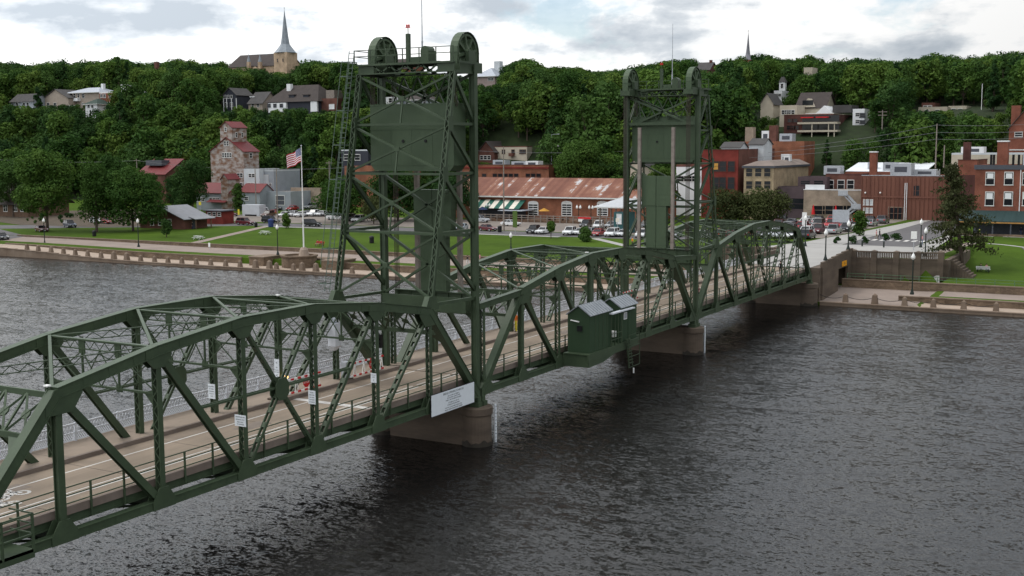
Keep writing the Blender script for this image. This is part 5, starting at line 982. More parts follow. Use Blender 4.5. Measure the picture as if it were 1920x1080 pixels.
# --- right-hand block
b = Bld('red_brick_building', 'dark red brick three-storey building behind the farther tower', 'building', 207, 1316, 1384, 283.5, .6, uS=1452); b.walls(BR_RED).flat(RFLT, BR_RED, .35, BR_DK)
b.fw((1342, 1355.5, 1371.5), 303, 321, 1.55, fr=BR_DK); b.fw((1342, 1355, 1371), 333, 354, 1.55, fr=BR_DK); yy = ax(1342, 312, 207)[1]; b.box('window_blind', mat('amber_blind', (.5, .26, .06), .8), b.x0-.06, b.x0-.035, yy-.6, yy+.6, ax(1342, 318, 207)[2], ax(1342, 306, 207)[2])  # plain amber blind across one upper window
b.box('side_brick_skin', BR_BRN, b.x0+.4, b.x1, b.y0-.03, b.y0, 0, b.zt+.3)
b = Bld('roof_hut', 'pale blue-grey gabled hut on the red brick roof, left of two', 'roof hut', 214, 1352, 1387, 277, 14.8, dep=6); b.zb += 0; b.walls(LGREY).gable(RFGREY, 1.3, 'y', .3, LGREY)
b = Bld('roof_hut', 'pale blue-grey gabled hut on the red brick roof, right of two', 'roof hut', 222, 1404, 1432, 271, 14.8, dep=7); b.walls(LGREY).gable(RFGREY, 1.4, 'y', .3, LGREY)
b = Bld('tan_stone_building', 'pale tan limestone building with hip-edged roof and six windows', 'building', 206, 1395, 1451, 311, .6, uS=1516); TS = b; b.walls(BR_TAN); mb = MB(); z = b.zt
mb.add([(b.x0-.35, b.y0-.35, z), (b.x1+.3, b.y0-.35, z), (b.x1+.3, b.y1+.35, z), (b.x0-.35, b.y1+.35, z), (b.x0+3, b.y0+2.2, z+1.1), (b.x1-1, b.y0+2.2, z+1.3), (b.x1-1, b.y1-2.2, z+1.3), (b.x0+3, b.y1-2.2, z+1.1)], [(0, 1, 5, 4), (1, 2, 6, 5), (2, 3, 7, 6), (3, 0, 4, 7), (4, 5, 6, 7), (3, 2, 1, 0)]); mb.build('roof', mat('brown_flat_roof', (.185, .15, .13), .9, .15, .4), b.root)
b.fw((1405, 1422, 1439), 316, 331, 1.5, fr=BR_TAN); b.fw((1405, 1422, 1439), 340, 354, 1.5, fr=BR_TAN); b.box('eaves_band', RFDKM, b.x0-.4, b.x1+.3, b.y0-.4, b.y1+.4, z-.5, z-.02); b.hvac(.75, .5, 2, 2.2, 2.6, WHT); b.hvac(.62, .3, 1.6, 1.6, 2.4, WHT)
b = Bld('orange_brick_rear', 'long orange brick rear block above the red and tan buildings', 'building', 238, 1368, 1508, 268, 3, dep=10); b.walls(BR_OR).flat(RFLT, BR_OR, .4); b.chim(.2, .75, 2.2, 4.2, BR_STN); b.chim(.3, .45, 2.0, 4.6, BR_BRN); b.hvac(.3, .55, 1.8, 2, 3.2, WHT); b.hvac(.2, .25, 3.2, 3.4, 2.4)
b = Bld('plaster_annex', 'dark plum plaster annex right of the tan stone building', 'building', 213, 1496, 1550, 334, .7, dep=10); b.walls(PURP).flat(RFLT, PURP, .3); b.fw((1510, 1535), 339, 346, 2.2, fr=PURP)
b = Bld('plum_shopfront', 'low dark plum shopfront with stair behind the parking lot', 'building', 208, 1458, 1508, 352, .7, dep=6); b.walls(PURP).flat(RFLT, PURP, .25); b.fw((1492,), 372, 392, 4.5, fr=PURP); b.fw((1470,), 375, 392, 2.5, fr=PURP)
b = Bld('stone_shop', 'one-storey beige stone shop with dark shopfronts behind the crowded lot', 'building', 207, 1507, 1615, 359, .8, dep=9); b.walls(BR_STN).flat(RFLT, BR_STN, .3, WHT); b.fw((1535, 1555, 1575, 1594), 386, 402, 3.0, fr=BR_STN); b.box('white_rail', WHT, b.x0+.5, b.x0+.6, ax(1545, 350, 207)[1], ax(1509, 350, 207)[1], b.zt+.4, b.zt+1.5)
b = Bld('brick_upper_block', 'brown brick upper block with three tall windows above the stone shop', 'building', 216, 1548, 1616, 329, .8, dep=14); b.walls(BR_BRN).flat(RFLT, BR_DK, .4); b.fw((1557, 1577, 1595), 338, 354, 1.5); b.hvac(.3, .9, 3.5, 4, 2.2)
b = Bld('white_roof_block', 'red brick block with sagging white membrane roof', 'building', 222.5, 1585, 1735, 322, .9, dep=13); b.walls(BR_R2).flat(RFWH, None)
mb = MB(); mb.ext([(b.x0, b.y0, b.zt), (b.x0, b.y1, b.zt), (b.x1, b.y1, b.zt+1.9), (b.x1, b.y0, b.zt+1.9)], (0, 0, .12)); mb.build('membrane', RFWH, b.root); b.hvac(.15, .45, 3, 3, 2.2); b.hvac(.3, .7, 2, 2, 2.2)
b = Bld('panelled_block', 'brown ribbed-panel two-storey block at the street corner', 'building', 204, 1616, 1790, 332.5, .9, dep=18); PB = b; PANEL = stripes('brown_ribbed_panel', [(.25, (.135, .058, .042)), (.9, (.185, .082, .058))], 1, 1.05, .8); b.walls(PANEL).flat(RFLT, PANEL, .3, GALV)
n = 22
for k in range(n+1): y = b.y0+(b.y1-b.y0)*k/n; b.box('panel_rib', PANEL, b.x0-.14, b.x0, y-.06, y+.06, .8, b.zt)
b.box('belt_course', PANEL, b.x0-.2, b.x0-.14, b.y0, b.y1, ax(1690, 371, 204)[2], ax(1690, 368, 204)[2]); b.fw((1719,), 348, 367, 1.2, fr=BR_BRN); b.fw((1680,), 389, 411, 3.2, fr=BR_STN, name='entrance'); b.fw((1628,), 375, 384, 2.0, pane=LGREY); b.fw((1628,), 391, 399, 2.0, pane=LGREY)
for u in (1697.5, 1701): y = ax(u, 350, 204)[1]; b.box('downpipe', WHT, b.x0-.3, b.x0-.15, y-.07, y+.07, .9, ax(u, 343, 204)[2])
b.chim(.12, .90, 1.5, 5.5, BR_R2, WHT); b.hvac(.35, .62, 4, 4.6, 3.0); b.hvac(.5, .38, 5, 5, 1.6)
for u in (1623, 1651): y = ax(u, 361, 204)[1]; mb = MB(); mb.lathe((b.x0-.25, y, ax(u, 363, 204)[2]), [(.05, 0), (.2, .1), (.2, .3), (.05, .4)], 8); mb.build('wall_lamp', LAMPW, b.root)
b = Bld('corner_brick_building', 'tall orange-red brick building with green porch roof at the right edge', 'building', 166, 1829, 2010, 313, .8, dep=17); CB = b; b.walls(BR_R2).flat(RFLT, BR_R2, .25); b.box('cornice', RFDKM, b.x0-.2, b.x0, b.y0-.2, b.y1+.2, b.zt-.5, b.zt+.35)
b.fw((1857, 1892, 1926, 1955), 324, 346, 1.35); b.fw((1856, 1891, 1926, 1955), 361, 385, 1.35); b.chim(.35, .76, 1.9, 4.6, BR_R2, WHT); b.hvac(.4, .45, 2.4, 3, 2.4); y = ax(1913, 350, 166)[1]; b.box('downpipe', WHT, b.x0-.14, b.x0, y-.07, y+.07, 3, b.zt)
for k, fy in enumerate((.9, .87, .66, .6, .55)): b.chim(.45, fy, .4, 2.2, BLACK)
for u in (1857, 1892, 1926): yy = ax(u, 330, 166)[1]; b.box('blind', WHT, b.x0-.05, b.x0-.035, yy-.55, yy+.55, ax(u, 334, 166)[2], ax(u, 325, 166)[2]); b.box('blind', WHT, b.x0-.05, b.x0-.035, yy-.55, yy+.55, ax(u, 373, 166)[2], ax(u, 362, 166)[2])
PGR = stripes('porch_green_roof', [(.2, (.018, .04, .04)), (1, (.028, .055, .055))], 1, .5, .5); mb = MB(); mb.ext([(b.x0, b.y0, 5.2), (b.x0, b.y1+2.2, 5.2), (b.x0-5.5, b.y1+2.2, 3.55), (b.x0-5.5, b.y0, 3.55)], (0, 0, .15)); mb.build('porch_roof', PGR, b.root); b.box('porch_fascia', mat('ochre_trim', (.36, .19, .06), .7), b.x0-5.6, b.x0-5.5, b.y0, b.y1+2.2, 3.3, 3.55); b.box('painted_porch_shade', RFDKM, b.x0-.1, b.x0-.02, b.y0, b.y1, .8, 4.6)  # dark sheet over the wall paints in the shade under the porch roof
for k in range(7): y = b.y0+(b.y1+2-b.y0)*k/6; b.box('porch_post', RFDKM, b.x0-5.4, b.x0-5.15, y-.12, y+.12, .5, 3.4)
b.box('porch_wall', STONE, b.x0-5.7, b.x0-5.4, b.y0, b.y1+2.2, .2, 1.35)
b = Bld('brick_party_block', 'brick block with sloping parapet between the pine and the corner building', 'building', 190, 1796, 1832, 303, .8, dep=14); b.walls(BR_R2).flat(RFLT, BR_R2, .3, BR_DK); b.chim(.1, .6, 1.4, 4, BR_DK); b.box('dark_base', BR_DK, b.x0-.06, b.x0, b.y0, b.y1, .8, ax(1810, 328, 190)[2])
b = Bld('pale_rear_block', 'pale low block with rooftop units behind the corner building', 'building', 222, 1784, 1930, 290, .9, dep=14); b.walls(CREAM).flat(RFLT, LGREY, .4); b.hvac(.3, .75, 4, 5, 1.8, WHT)
b = Bld('gabled_brick_mill', 'red brick gabled building with tall chimney at the right edge of the hill', 'building', 240, 1892, 1960, 240, 4, dep=20); b.walls(BR_R2).gable(RFGREY, 5, 'x', .4, BR_R2); b.fw((1910,), 248, 256, 1.6); b.box('chimney', BR_R2, b.x0+1, b.x0+3, b.y1-2.2, b.y1-.2, 4, ax(1896, 198, 241)[2]); b.box('belt_course', FRAMEW, b.x0-.1, b.x0, b.y0, b.y1, ax(1905, 282, 240)[2], ax(1905, 280, 240)[2])
# exterior stair on the stone shop
root = thing('exterior_stair', 'grey metal exterior stair zigzagging down the stone shop', 'stair', (206, 32, .8)); pA, pB, pC = ax(1583, 366, 205.5), ax(1607, 391, 205.5), ax(1590, 403, 205.5)
for p_, q_ in ((pA, pB), (pB, pC)):
    mb = MB(); mb.beam(p_, q_, .9, .3, side=(1, 0, 0)); mb.build('flight', GALV, root)
    mb = MB(); mb.beam(p_+V(-.5, 0, .9), q_+V(-.5, 0, .9), .06, .5, side=(1, 0, 0)); mb.build('handrail', GALV, root)
for p_ in (pA, pB): mb = MB(); mb.box(p_[0]-.8, p_[0]+.8, p_[1]-1.0, p_[1]+1.2, p_[2]-.15, p_[2]); mb.box(p_[0]-.85, p_[0]-.8, p_[1]-1.0, p_[1]+1.2, p_[2], p_[2]+1.1); mb.build('landing', GALV, root)
# --- hillside houses (right)
b = Bld('terraced_brick_block', 'dark brown hillside block with two long cream balconies', 'building', 268, 1470, 1562, 217, 17.5, uS=1598); b.walls(BR_DK).flat(RFLT, BR_DK, .4, CREAM)
for vt, vb in ((229, 232.5), (244, 247.5)): y0, y1 = ax(1571, vt, 265)[1], ax(1496, vt, 265)[1]; b.box('balcony', CREAM, 264.5, 268, y0, y1, ax(1530, vb, 265)[2], ax(1530, vt, 265)[2]); b.box('balcony_recess', GLASS, 267.9, 267.97, y0+.4, y1-.4, ax(1530, vt, 268)[2]+.1, ax(1530, vt, 268)[2]+1.9)
for u0, u1 in ((1503, 1525), (1531, 1553)): b.box('awning', RED, 266, 268, ax(u1, 220, 267)[1], ax(u0, 220, 267)[1], ax(1530, 221, 267)[2], ax(1530, 219, 267)[2])
b.fw((1482, 1490), 223, 229, 1.6, fr=BR_DK); b.fw((1480, 1487, 1493), 236, 243, 1.4, fr=BR_DK); b.fw((1480, 1487), 250, 255, 1.4, fr=BR_DK)
for u in (1523, 1554, 1565): y = ax(u, 240, 265)[1]; b.box('balcony_post', CREAM, 264.6, 264.85, y-.12, y+.12, ax(u, 258, 265)[2], ax(u, 232, 265)[2])
b = Bld('white_flats', 'white three-storey flats with dark balconies on the hillside', 'building', 276, 1599, 1621, 206, 16, dep=12); b.walls(WHT).flat(RFLT, WHT, .3); b.fw((1608,), 212, 218, 1.1); b.fw((1608,), 225, 231, 1.1); b.fw((1608,), 237, 243, 1.1); b.fw((1617,), 213, 220, 1.5, fr=RFDKM); b.fw((1617,), 226, 232, 1.5, fr=RFDKM); b.fw((1617,), 238, 244, 1.5, fr=RFDKM); b.box('stair_tower', GALV, b.x0-2, b.x0, b.y0-2.4, b.y0-.1, 16, b.zt-6)
b = Bld('cream_terrace_house', 'cream flat-roofed house with row of windows left of the hillside block', 'house', 275, 1462, 1494, 200, 20, dep=12); b.walls(CREAM).flat(RFLT, CREAM, .4); b.fw((1470, 1475, 1480, 1486), 207, 214, 1.2); b.box('terrace', CREAM, b.x0-2, b.x0, b.y0, b.y1+1, 19, 20.4)
b = Bld('gambrel_house', 'cream house with broad brown roof and gable dormer on the hillside', 'house', 284, 1494, 1546, 201, 23, dep=12); b.walls(CREAM).gable(RFBRN, 4.4, 'y', .6, CREAM); c0, c1 = ax(1500, 198, 282)[1], ax(1526, 198, 282)[1]; zz, zp = b.zt, ax(1513, 184, 282)[2]; mb = MB(); mb.ext([(283, c1, zz), (283, c0, zz), (283, (c0+c1)/2, zp)], (5, 0, 0)); mb.build('dormer', CREAM, b.root); b.box('dormer_window', GLASS, 282.9, 283, (c0+c1)/2-1.6, (c0+c1)/2+1.6, zz+.6, zz+2.0)
b = Bld('white_gable_house', 'white gabled house above the hillside block roofline', 'house', 280, 1510, 1563, 212, 21, dep=9); b.walls(WHT); y0, y1 = ax(1560, 210, 280)[1], ax(1530, 210, 280)[1]; mb = MB(); mb.ext([(280-.02, y0, b.zt), (280-.02, y1, b.zt), (280-.02, (y0+y1)/2, ax(1545, 198, 280)[2])], (9, 0, 0)); mb.build('gable_wall', WHT, b.root); b.box('roof', RFGREY, 280.5, 289, b.y0-5, y0, b.zt, b.zt+2.2)
b = Bld('tower_villa', 'white villa with slender mansard tower high on the hill', 'house', 330, 1451, 1466, 172, zv(1458.5, 183, 330), dep=9); b.walls(WHT).flat(RFGREY, WHT, .4); b.fw((1455, 1461), 176, 180, 1.4); y0, y1 = ax(1471.5, 160, 333)[1], ax(1461, 160, 333)[1]; b.box('tower', WHT, 333, 333+(y1-y0), y0, y1, b.zb-2, ax(1466, 154, 333)[2]); zt_, zq = ax(1466, 154, 333)[2], ax(1466, 144, 333)[2]; a = (y1-y0)*.28; mb = MB(); x0_, x1_ = 333, 333+(y1-y0); mb.add([(x0_-.2, y0-.2, zt_), (x1_+.2, y0-.2, zt_), (x1_+.2, y1+.2, zt_), (x0_-.2, y1+.2, zt_), (x0_+a, y0+a, zq), (x1_-a, y0+a, zq), (x1_-a, y1-a, zq), (x0_+a, y1-a, zq)], [(0, 1, 5, 4), (1, 2, 6, 5), (2, 3, 7, 6), (3, 0, 4, 7), (4, 5, 6, 7), (3, 2, 1, 0)]); mb.build('mansard', RFGREY, b.root); window(b.root, 'x', 333, (y0+y1)/2, ax(1466, 165, 333)[2], .8, 1.4)
b = Bld('grey_gable_house', 'grey-roofed house half hidden left of the cream terrace house', 'house', 282, 1426, 1450, 194, zv(1438, 212, 282), dep=9); b.walls(CREAM).gable(RFGREY, 3, 'x', .4, CREAM)
b = Bld('hill_house', 'pale stone house top showing among the trees on the hill crest', 'house', 380, 1507, 1523, 128.5, zv(1515, 140, 380), dep=8); b.walls(CREAM).flat(RFLT, CREAM, .4)
for lb, x, uL, uR, vT, zb, m_ in (('tan flat-roofed house among the trees right of the hillside block', 300, 1722, 1776, 203, 20, CREAM), ('brown-roofed house between trees on the right hill', 310, 1728, 1752, 195, 22, BR_BRN), ('low pale house right of the tan flat-roofed house', 305, 1778, 1812, 201, 20, CREAM), ('grey-roofed house below the tall hill flagpole', 300, 1832, 1882, 212, 18, BR_STN)):
    b = Bld('hill_house', lb, 'house', x, uL, uR, vT, zb, dep=10); b.walls(m_).flat(RFBRN if 'brown' in lb or 'grey' in lb else RFLT, m_, .4); w_ = uR-uL; b.fw((uL+w_*.3, uL+w_*.65), vT+3, vT+7, 1.1)
b = Bld('small_grey_house', 'dark-roofed house at the skyline left of the right spire', 'house', 380, 1306, 1330, 131, zv(1318, 142, 380), dep=9); b.walls(BR_BRN).gable(RFGREY, 3, 'y', .4, BR_BRN); b.chim(.5, .2, 1.0, 4, BR_BRN)
# --- hillside houses (left and middle)
b = Bld('stucco_villa', 'beige stucco villa with balcony and grey hip roof on the left bluff', 'house', 272, 128, 186, 173.5, zv(157, 203, 272), dep=11); b.walls(BEIGE).hip(RFMET, 2.2, .9); b.fw((134, 140, 147), 176, 183, .9); b.fw((156,), 176, 183, 1.2); b.fw((155,), 193, 196, .9); b.box('balcony', WHT, b.x0-1.6, b.x0, ax(151, 190, 272)[1], ax(126, 190, 272)[1], ax(140, 190, 272)[2], ax(140, 184.5, 272)[2]); b.chim(.5, .2, 1.2, 3.6, WHT); b.box('terrace_wall', WHT, b.x0-4, b.x0-3.6, ax(142, 200, 268)[1], ax(108, 200, 268)[1], ax(120, 204, 268)[2], ax(120, 198, 268)[2])
b = Bld('white_green_cottage', 'white cottage with dark green hip roof below the beige villa', 'house', 262, 160, 182, 195, zv(171, 206, 262), dep=8); b.walls(WHT).hip(mat('green_shingle', (.04, .06, .05), .9), 2.2, .7); b.fw((166, 173), 196, 202, 1.1)
b = Bld('brick_mansion', 'red brick mansion with white cornice half behind trees on the left bluff', 'house', 268, 186, 250, 174, zv(218, 208, 268), dep=14); b.walls(BR_R2).flat(RFLT, WHT, .5); b.fw((190, 196, 206), 177, 183, 1.1); b.fw((190, 204), 192, 200, 1.3); b.box('cupola', WHT, b.x0+4, b.x0+7, (b.y0+b.y1)/2-1.5, (b.y0+b.y1)/2+1.5, b.zt, b.zt+3.4)
b = Bld('deck_house', 'grey house with raised deck at the far left of the bluff', 'house', 262, 20, 62, 190, zv(41, 209, 262), dep=8); b.walls(GREYS).gable(RFGREY, 3, 'y', .5, GREYS); b.fw((32, 45, 52), 193, 201, 1.4); b.box('deck', WHT, b.x0-4, b.x0, ax(60, 205, 260)[1], ax(16, 205, 260)[1], ax(40, 205.5, 260)[2], ax(40, 204, 260)[2])
b = Bld('tan_bluff_house', 'tan house with arched windows left of the beige villa', 'house', 268, 82, 128, 184, zv(105, 205, 268), dep=9); b.walls(BEIGE).gable(RFGREY, 3.5, 'x', .5, BEIGE); b.fw((90, 103), 193, 201, 1.4)
b = Bld('dark_porch_house', 'dark house with white porch posts below the church', 'house', 270, 419, 443, 178, zv(431, 205, 270), dep=9); b.walls(NAVY).gable(RFGREY, 2.5, 'x', .4, NAVY); b.fw((422, 428, 434), 179, 184, .9); b.fw((424, 434), 193, 200, 1.2)
for u in (419, 425, 434, 443): y = ax(u, 190, 268)[1]; b.box('porch_post', WHT, 267.9, 268.1, y-.1, y+.1, b.zb-1, ax(u, 184, 268)[2])
b = Bld('skylight_house', 'grey house with two skylights right of the dark porch house', 'house', 270, 466, 492, 193, zv(479, 204, 270), dep=9); b.walls(BEIGE).gable(RFGREY, 4, 'y', .5, BEIGE); b.fw((474, 484), 195, 200, 1.1)
for u in (471, 476): p_ = ax(u, 182, 272.4); b.box('skylight', WHT, 272.0, 272.6, p_[1]-.4, p_[1]+.4, p_[2]-.1, p_[2]+.25)
b = Bld('tudor_house', 'large white and black house with broad brown roof and white chimney on the bluff', 'house', 266, 502, 596, 191, zv(549, 205, 266), dep=14); b.walls(NAVY); mb = MB(); z = b.zt; xm = (b.x0+b.x1)/2
mb.add([(b.x0-.8, b.y0-.8, z), (b.x1+.8, b.y0-.8, z), (b.x1+.8, b.y1+.8, z), (b.x0-.8, b.y1+.8, z), (xm, b.y0+5.0, z+6.2), (xm, b.y1-4.2, z+6.2)], [(0, 1, 4), (1, 2, 5, 4), (2, 3, 5), (3, 0, 4, 5), (3, 2, 1, 0)]); mb.build('roof', RFBRN, b.root)
y0, y1 = ax(536, 195, 265)[1], ax(503, 195, 265)[1]; b.box('white_bay', WHT, 265, 266.2, y0, y1, b.zb-1, ax(520, 193, 265)[2]); y2, y3 = ax(594, 195, 265.4)[1], ax(582, 195, 265.4)[1]; b.box('white_wing', WHT, 265.4, 266.2, y2, y3, b.zb-1, z-.1); b.fw((508, 519, 531), 195, 201, 1.3, fr=RFDKM)
for o in b.root.children[-3:]: o.location.x -= 1.03
y = ax(543, 165, 271)[1]; b.box('chimney', WHT, 270.4, 271.8, y-.9, y+.9, z+3, ax(543, 157.5, 271)[2])
for u in (549, 576): p_ = ax(u, 181, 268); b.box('dormer', NAVY, 267.2, 269.5, p_[1]-1.2, p_[1]+1.2, p_[2]-1.0, p_[2]+.5); b.box('dormer_roof', RFBRN, 267, 269.8, p_[1]-1.4, p_[1]+1.4, p_[2]+.5, p_[2]+.7)
b = Bld('timber_deck_house', 'house with timber upper deck right of the large white and black house', 'house', 268, 600, 632, 186, zv(616, 206, 268), dep=8); b.walls(BR_BRN).flat(RFGREY, BR_BRN, .3); b.fw((622,), 196, 204, 2.2, pane=WHT); b.box('upper_deck', WOODG, b.x0+1, b.x1, b.y0+2, b.y1-2, b.zt+.3, b.zt+3.2)
b = Bld('porch_cottage', 'grey cottage with maroon roof seen through the nearer tower', 'house', 270, 742, 808, 187, zv(775, 200, 270), dep=9); b.walls(GREYS).hip(RFBRN, 1.6, .6); b.fw((752, 768, 780, 788, 796), 188, 194, 1.0)
b = Bld('white_dormer_house', 'small white house seen above the counterweight of the nearer tower', 'house', 266, 720, 738, 182, zv(729, 200, 266), dep=5); b.walls(WHT).flat(RFGREY); b.fw((732,), 184, 192, 1.2)
b = Bld('stone_school', 'pink stone building with grey hip roof and cupola right of the nearer tower', 'building', 330, 893, 928, 143, zv(910.5, 160, 330), dep=14); b.walls(mat('pink_stone', (.34, .27, .25), .9)).hip(RFMET, 3.4, .8); b.fw((918, 922), 146, 151, 1.3); b.box('cupola', LGREY, b.x0+6, b.x0+8.5, b.y1-7, b.y1-4.5, b.zt+2, b.zt+6)
b = Bld('brick_chimney_house', 'house with tall brick chimney at the left skyline', 'house', 330, 282, 312, 136, zv(297, 150, 330), dep=8); b.walls(BR_BRN).gable(RFGREY, 2, 'y', .4, BR_BRN); y = ax(294.5, 125, 332)[1]; b.box('chimney', BR_BRN, 331, 332.6, y-.8, y+.8, b.zb-2, ax(294, 116, 332)[2])
b = Bld('skyline_villa', 'brick villa behind the platform of the nearer tower', 'house', 345, 722, 770, 128, zv(746, 140, 345), dep=10); b.walls(BR_R2).gable(RFBRN, 4, 'y', .5, BR_R2)
# --- churches
CHS = brick('church_stone', (.50, .37, .255), (.43, .315, .215), (.36, .27, .19), bs=1.5); SLATE = mat('spire_slate', (.27, .30, .33), .6, .12, .5, c2=(.20, .225, .25)); DSLATE = mat('spire_dark_slate', (.16, .16, .18), .6, .12, .5)
def spire(root, x, y, z, r, z1, m_, n=8):
    mb = MB(); k = z1-z; mb.lathe((x, y, z), [(r*1.38, -.02), (r*1.34, .1), (r*.86, k*.12), (r*.56, k*.20), (r*.44, k*.34), (r*.24, k*.64), (.06, k)], n); mb.build('spire', m_, root); mb = MB(); mb.tube((x, y, z1), (x, y, z1+1.2), .06); mb.box(x-.04, x+.04, y-.35, y+.35, z1+.7, z1+.8); mb.build('cross', BLACK, root)
b = Bld('stone_church', 'tan stone church with brown roof and tall grey spire on the left skyline', 'church', 352, 428, 520, 124, zv(474, 140, 352), dep=18); b.walls(CHS, ax(470, 124, 352)[2]); b.gable(RFBRN, ax(470, 103.5, 361)[2]-b.zt, 'y', .5, CHS)
tx = 347; y0, y1 = ax(537.5, 110, tx)[1], ax(513.5, 110, tx)[1]; zt_ = ax(525, 98, tx)[2]; ww = (y1-y0); b.box('tower', CHS, tx, tx+ww, y0, y1, b.zb-6, zt_); spire(b.root, tx+ww/2, (y0+y1)/2, zt_, ww/2*.98, ax(523, 17, tx)[2], SLATE)
for k in (-.22, .22): window(b.root, 'x', tx, (y0+y1)/2+k*ww, zt_-4.2, .7, 1.4, CHS)
for u in (466, 487): yy = ax(u, 120, 350.5)[1]; b.box('turret', CHS, 350, 351.4, yy-.7, yy+.7, b.zb-2, ax(u, 116, 350.5)[2]); zz = ax(u, 116, 350.5)[2]; mb = MB(); mb.lathe((350.7, yy, zz), [(.85, 0), (.3, 2.2), (.02, 3.6)], 8); mb.build('turret_cap', SLATE, b.root)
c0, c1 = ax(486, 130, 350.5)[1], ax(467, 130, 350.5)[1]; mb = MB(); mb.ext([(350.6, c0, b.zt-2), (350.6, c1, b.zt-2), (350.6, (c0+c1)/2, ax(476.5, 125, 350.5)[2])], (6, 0, 0)); mb.build('transept_gable', CHS, b.root)
x_, y_ = 361, ax(500.5, 103, 361)[1]; b.box('ridge_cupola', SLATE, x_-.7, x_+.7, y_-.8, y_+.8, ax(500, 105, 361)[2], ax(500, 102, 361)[2])
b = Bld('brick_church', 'brick church with slender dark spire on the right skyline', 'church', 430, 1391.5, 1407.5, 112, zv(1399.5, 125, 430), dep=6); yy = (b.y0+b.y1)/2; b.walls(BR_R2); w = (b.y1-b.y0)/2; b.x1 = b.x0+2*w; spire(b.root, b.x0+w, yy, b.zt, w*.95, ax(1399, 61, 430)[2], DSLATE)
# --- poles and wires
def pole(label, x, y, z0, z1, arms=1, m_=None, r=.17, name='utility_pole', cat='utility pole'):
    root = thing(name, label, cat, (x, y, z0)); m_ = m_ or WOODG; mb = MB(); mb.tube((x, y, z0-.5), (x, y, z1), r, r*.7, n=7); mb.build('pole', m_, root)
    for k in range(arms): mb = MB(); mb.box(x-.08, x+.08, y-1.2, y+1.2, z1-.6-k*.9, z1-.45-k*.9); mb.build('crossarm', m_, root)
    return root
PO = {}
for key, lb, x, u, vt, vb, arms in (('a', 'tall utility pole rising behind the right-hand brick roofs', 224, 1757, 232, 312, 0), ('b', 'utility pole with transformers on the right hillside', 262, 1655, 206, 242, 2), ('c', 'utility pole before the bluff left of the grain elevator', 206, 256, 298, 330, 1), ('d', 'brown utility pole at the street beside the lawn, left of the flag', 152, 518, 316, 425, 0), ('e', 'tall pole in front of the freight house', 158, 944, 275, 437, 0), ('f', 'pole with crossarm right of the flag', 200, 617, 302, 372, 1), ('g', 'thin pole by the grain elevator annexes', 190, 478, 312, 388, 0), ('h', 'short pole behind the right-hand roofs', 226, 1771, 272, 310, 0)):
    p_ = ax(u, vt, x); q_ = ax(u, vb, x); pole(lb, x, p_[1], q_[2], p_[2], arms); PO[key] = p_
p_ = ax(1842, 157, 300); pole('tall white flagpole on the right hillside', 300, p_[1], 18, p_[2], 0, WHITE, .12, 'flagpole', 'flagpole')
p_ = ax(1034, 252, 238); root = thing('street_light', 'tall street light with side arm behind the freight house', 'street light', (238, p_[1], 3)); mb = MB(); mb.tube((238, p_[1], 2), (238, p_[1], p_[2]), .1, n=6); mb.beam((238, p_[1], p_[2]), (238, p_[1]-2, p_[2]+.1), .08, .08); mb.build('pole', GALV, root); mb = MB(); mb.box(237.8, 238.2, p_[1]-2.6, p_[1]-2, p_[2], p_[2]+.15); mb.build('lamp_head', GALV, root)
p_ = ax(1047, 272, 236); lamp('globe street light on the slope behind the freight house', 236, p_[1], 3, p_[2]-3-.3)
WIREM = mat('wire_grey', (.16, .165, .17), .7)
def wire(label, pts, r=.035):
    root = thing('overhead_wire', label, 'wire', tuple(pts[0]))
    for a, b_ in zip(pts[:-1], pts[1:]):
        a, b_ = V(*a), V(*b_); pr = a; mb = MB(); sag = np.linalg.norm(b_-a)*.012
        for k in range(1, 11): t_ = k/10; q = a+(b_-a)*t_-V(0, 0, 4*sag*t_*(1-t_)); mb.tube(pr, q, r, n=4, cap=False); pr = q
        mb.build('span', WIREM, root)
pa = PO['a']
wire('topmost overhead wire to the tall right pole', [ax(1500, 275, 215), pa-V(0, 0, .3), ax(1930, 233, 232)]); wire('middle overhead wire to the tall right pole', [ax(1440, 286, 215), pa-V(0, 0, 2.0), ax(1930, 246, 232)]); wire('lowest overhead wire to the tall right pole', [ax(1400, 296, 215), pa-V(0, 0, 3.6), ax(1930, 258, 232)])
wire('overhead wire crossing the left park behind the flag', [ax(-20, 298, 204), PO['c']-V(0, 0, .5), ax(480, 316, 200), ax(680, 312, 202)]); wire('overhead wire across the slope behind the freight house', [ax(880, 282, 232), ax(1180, 283, 232)])
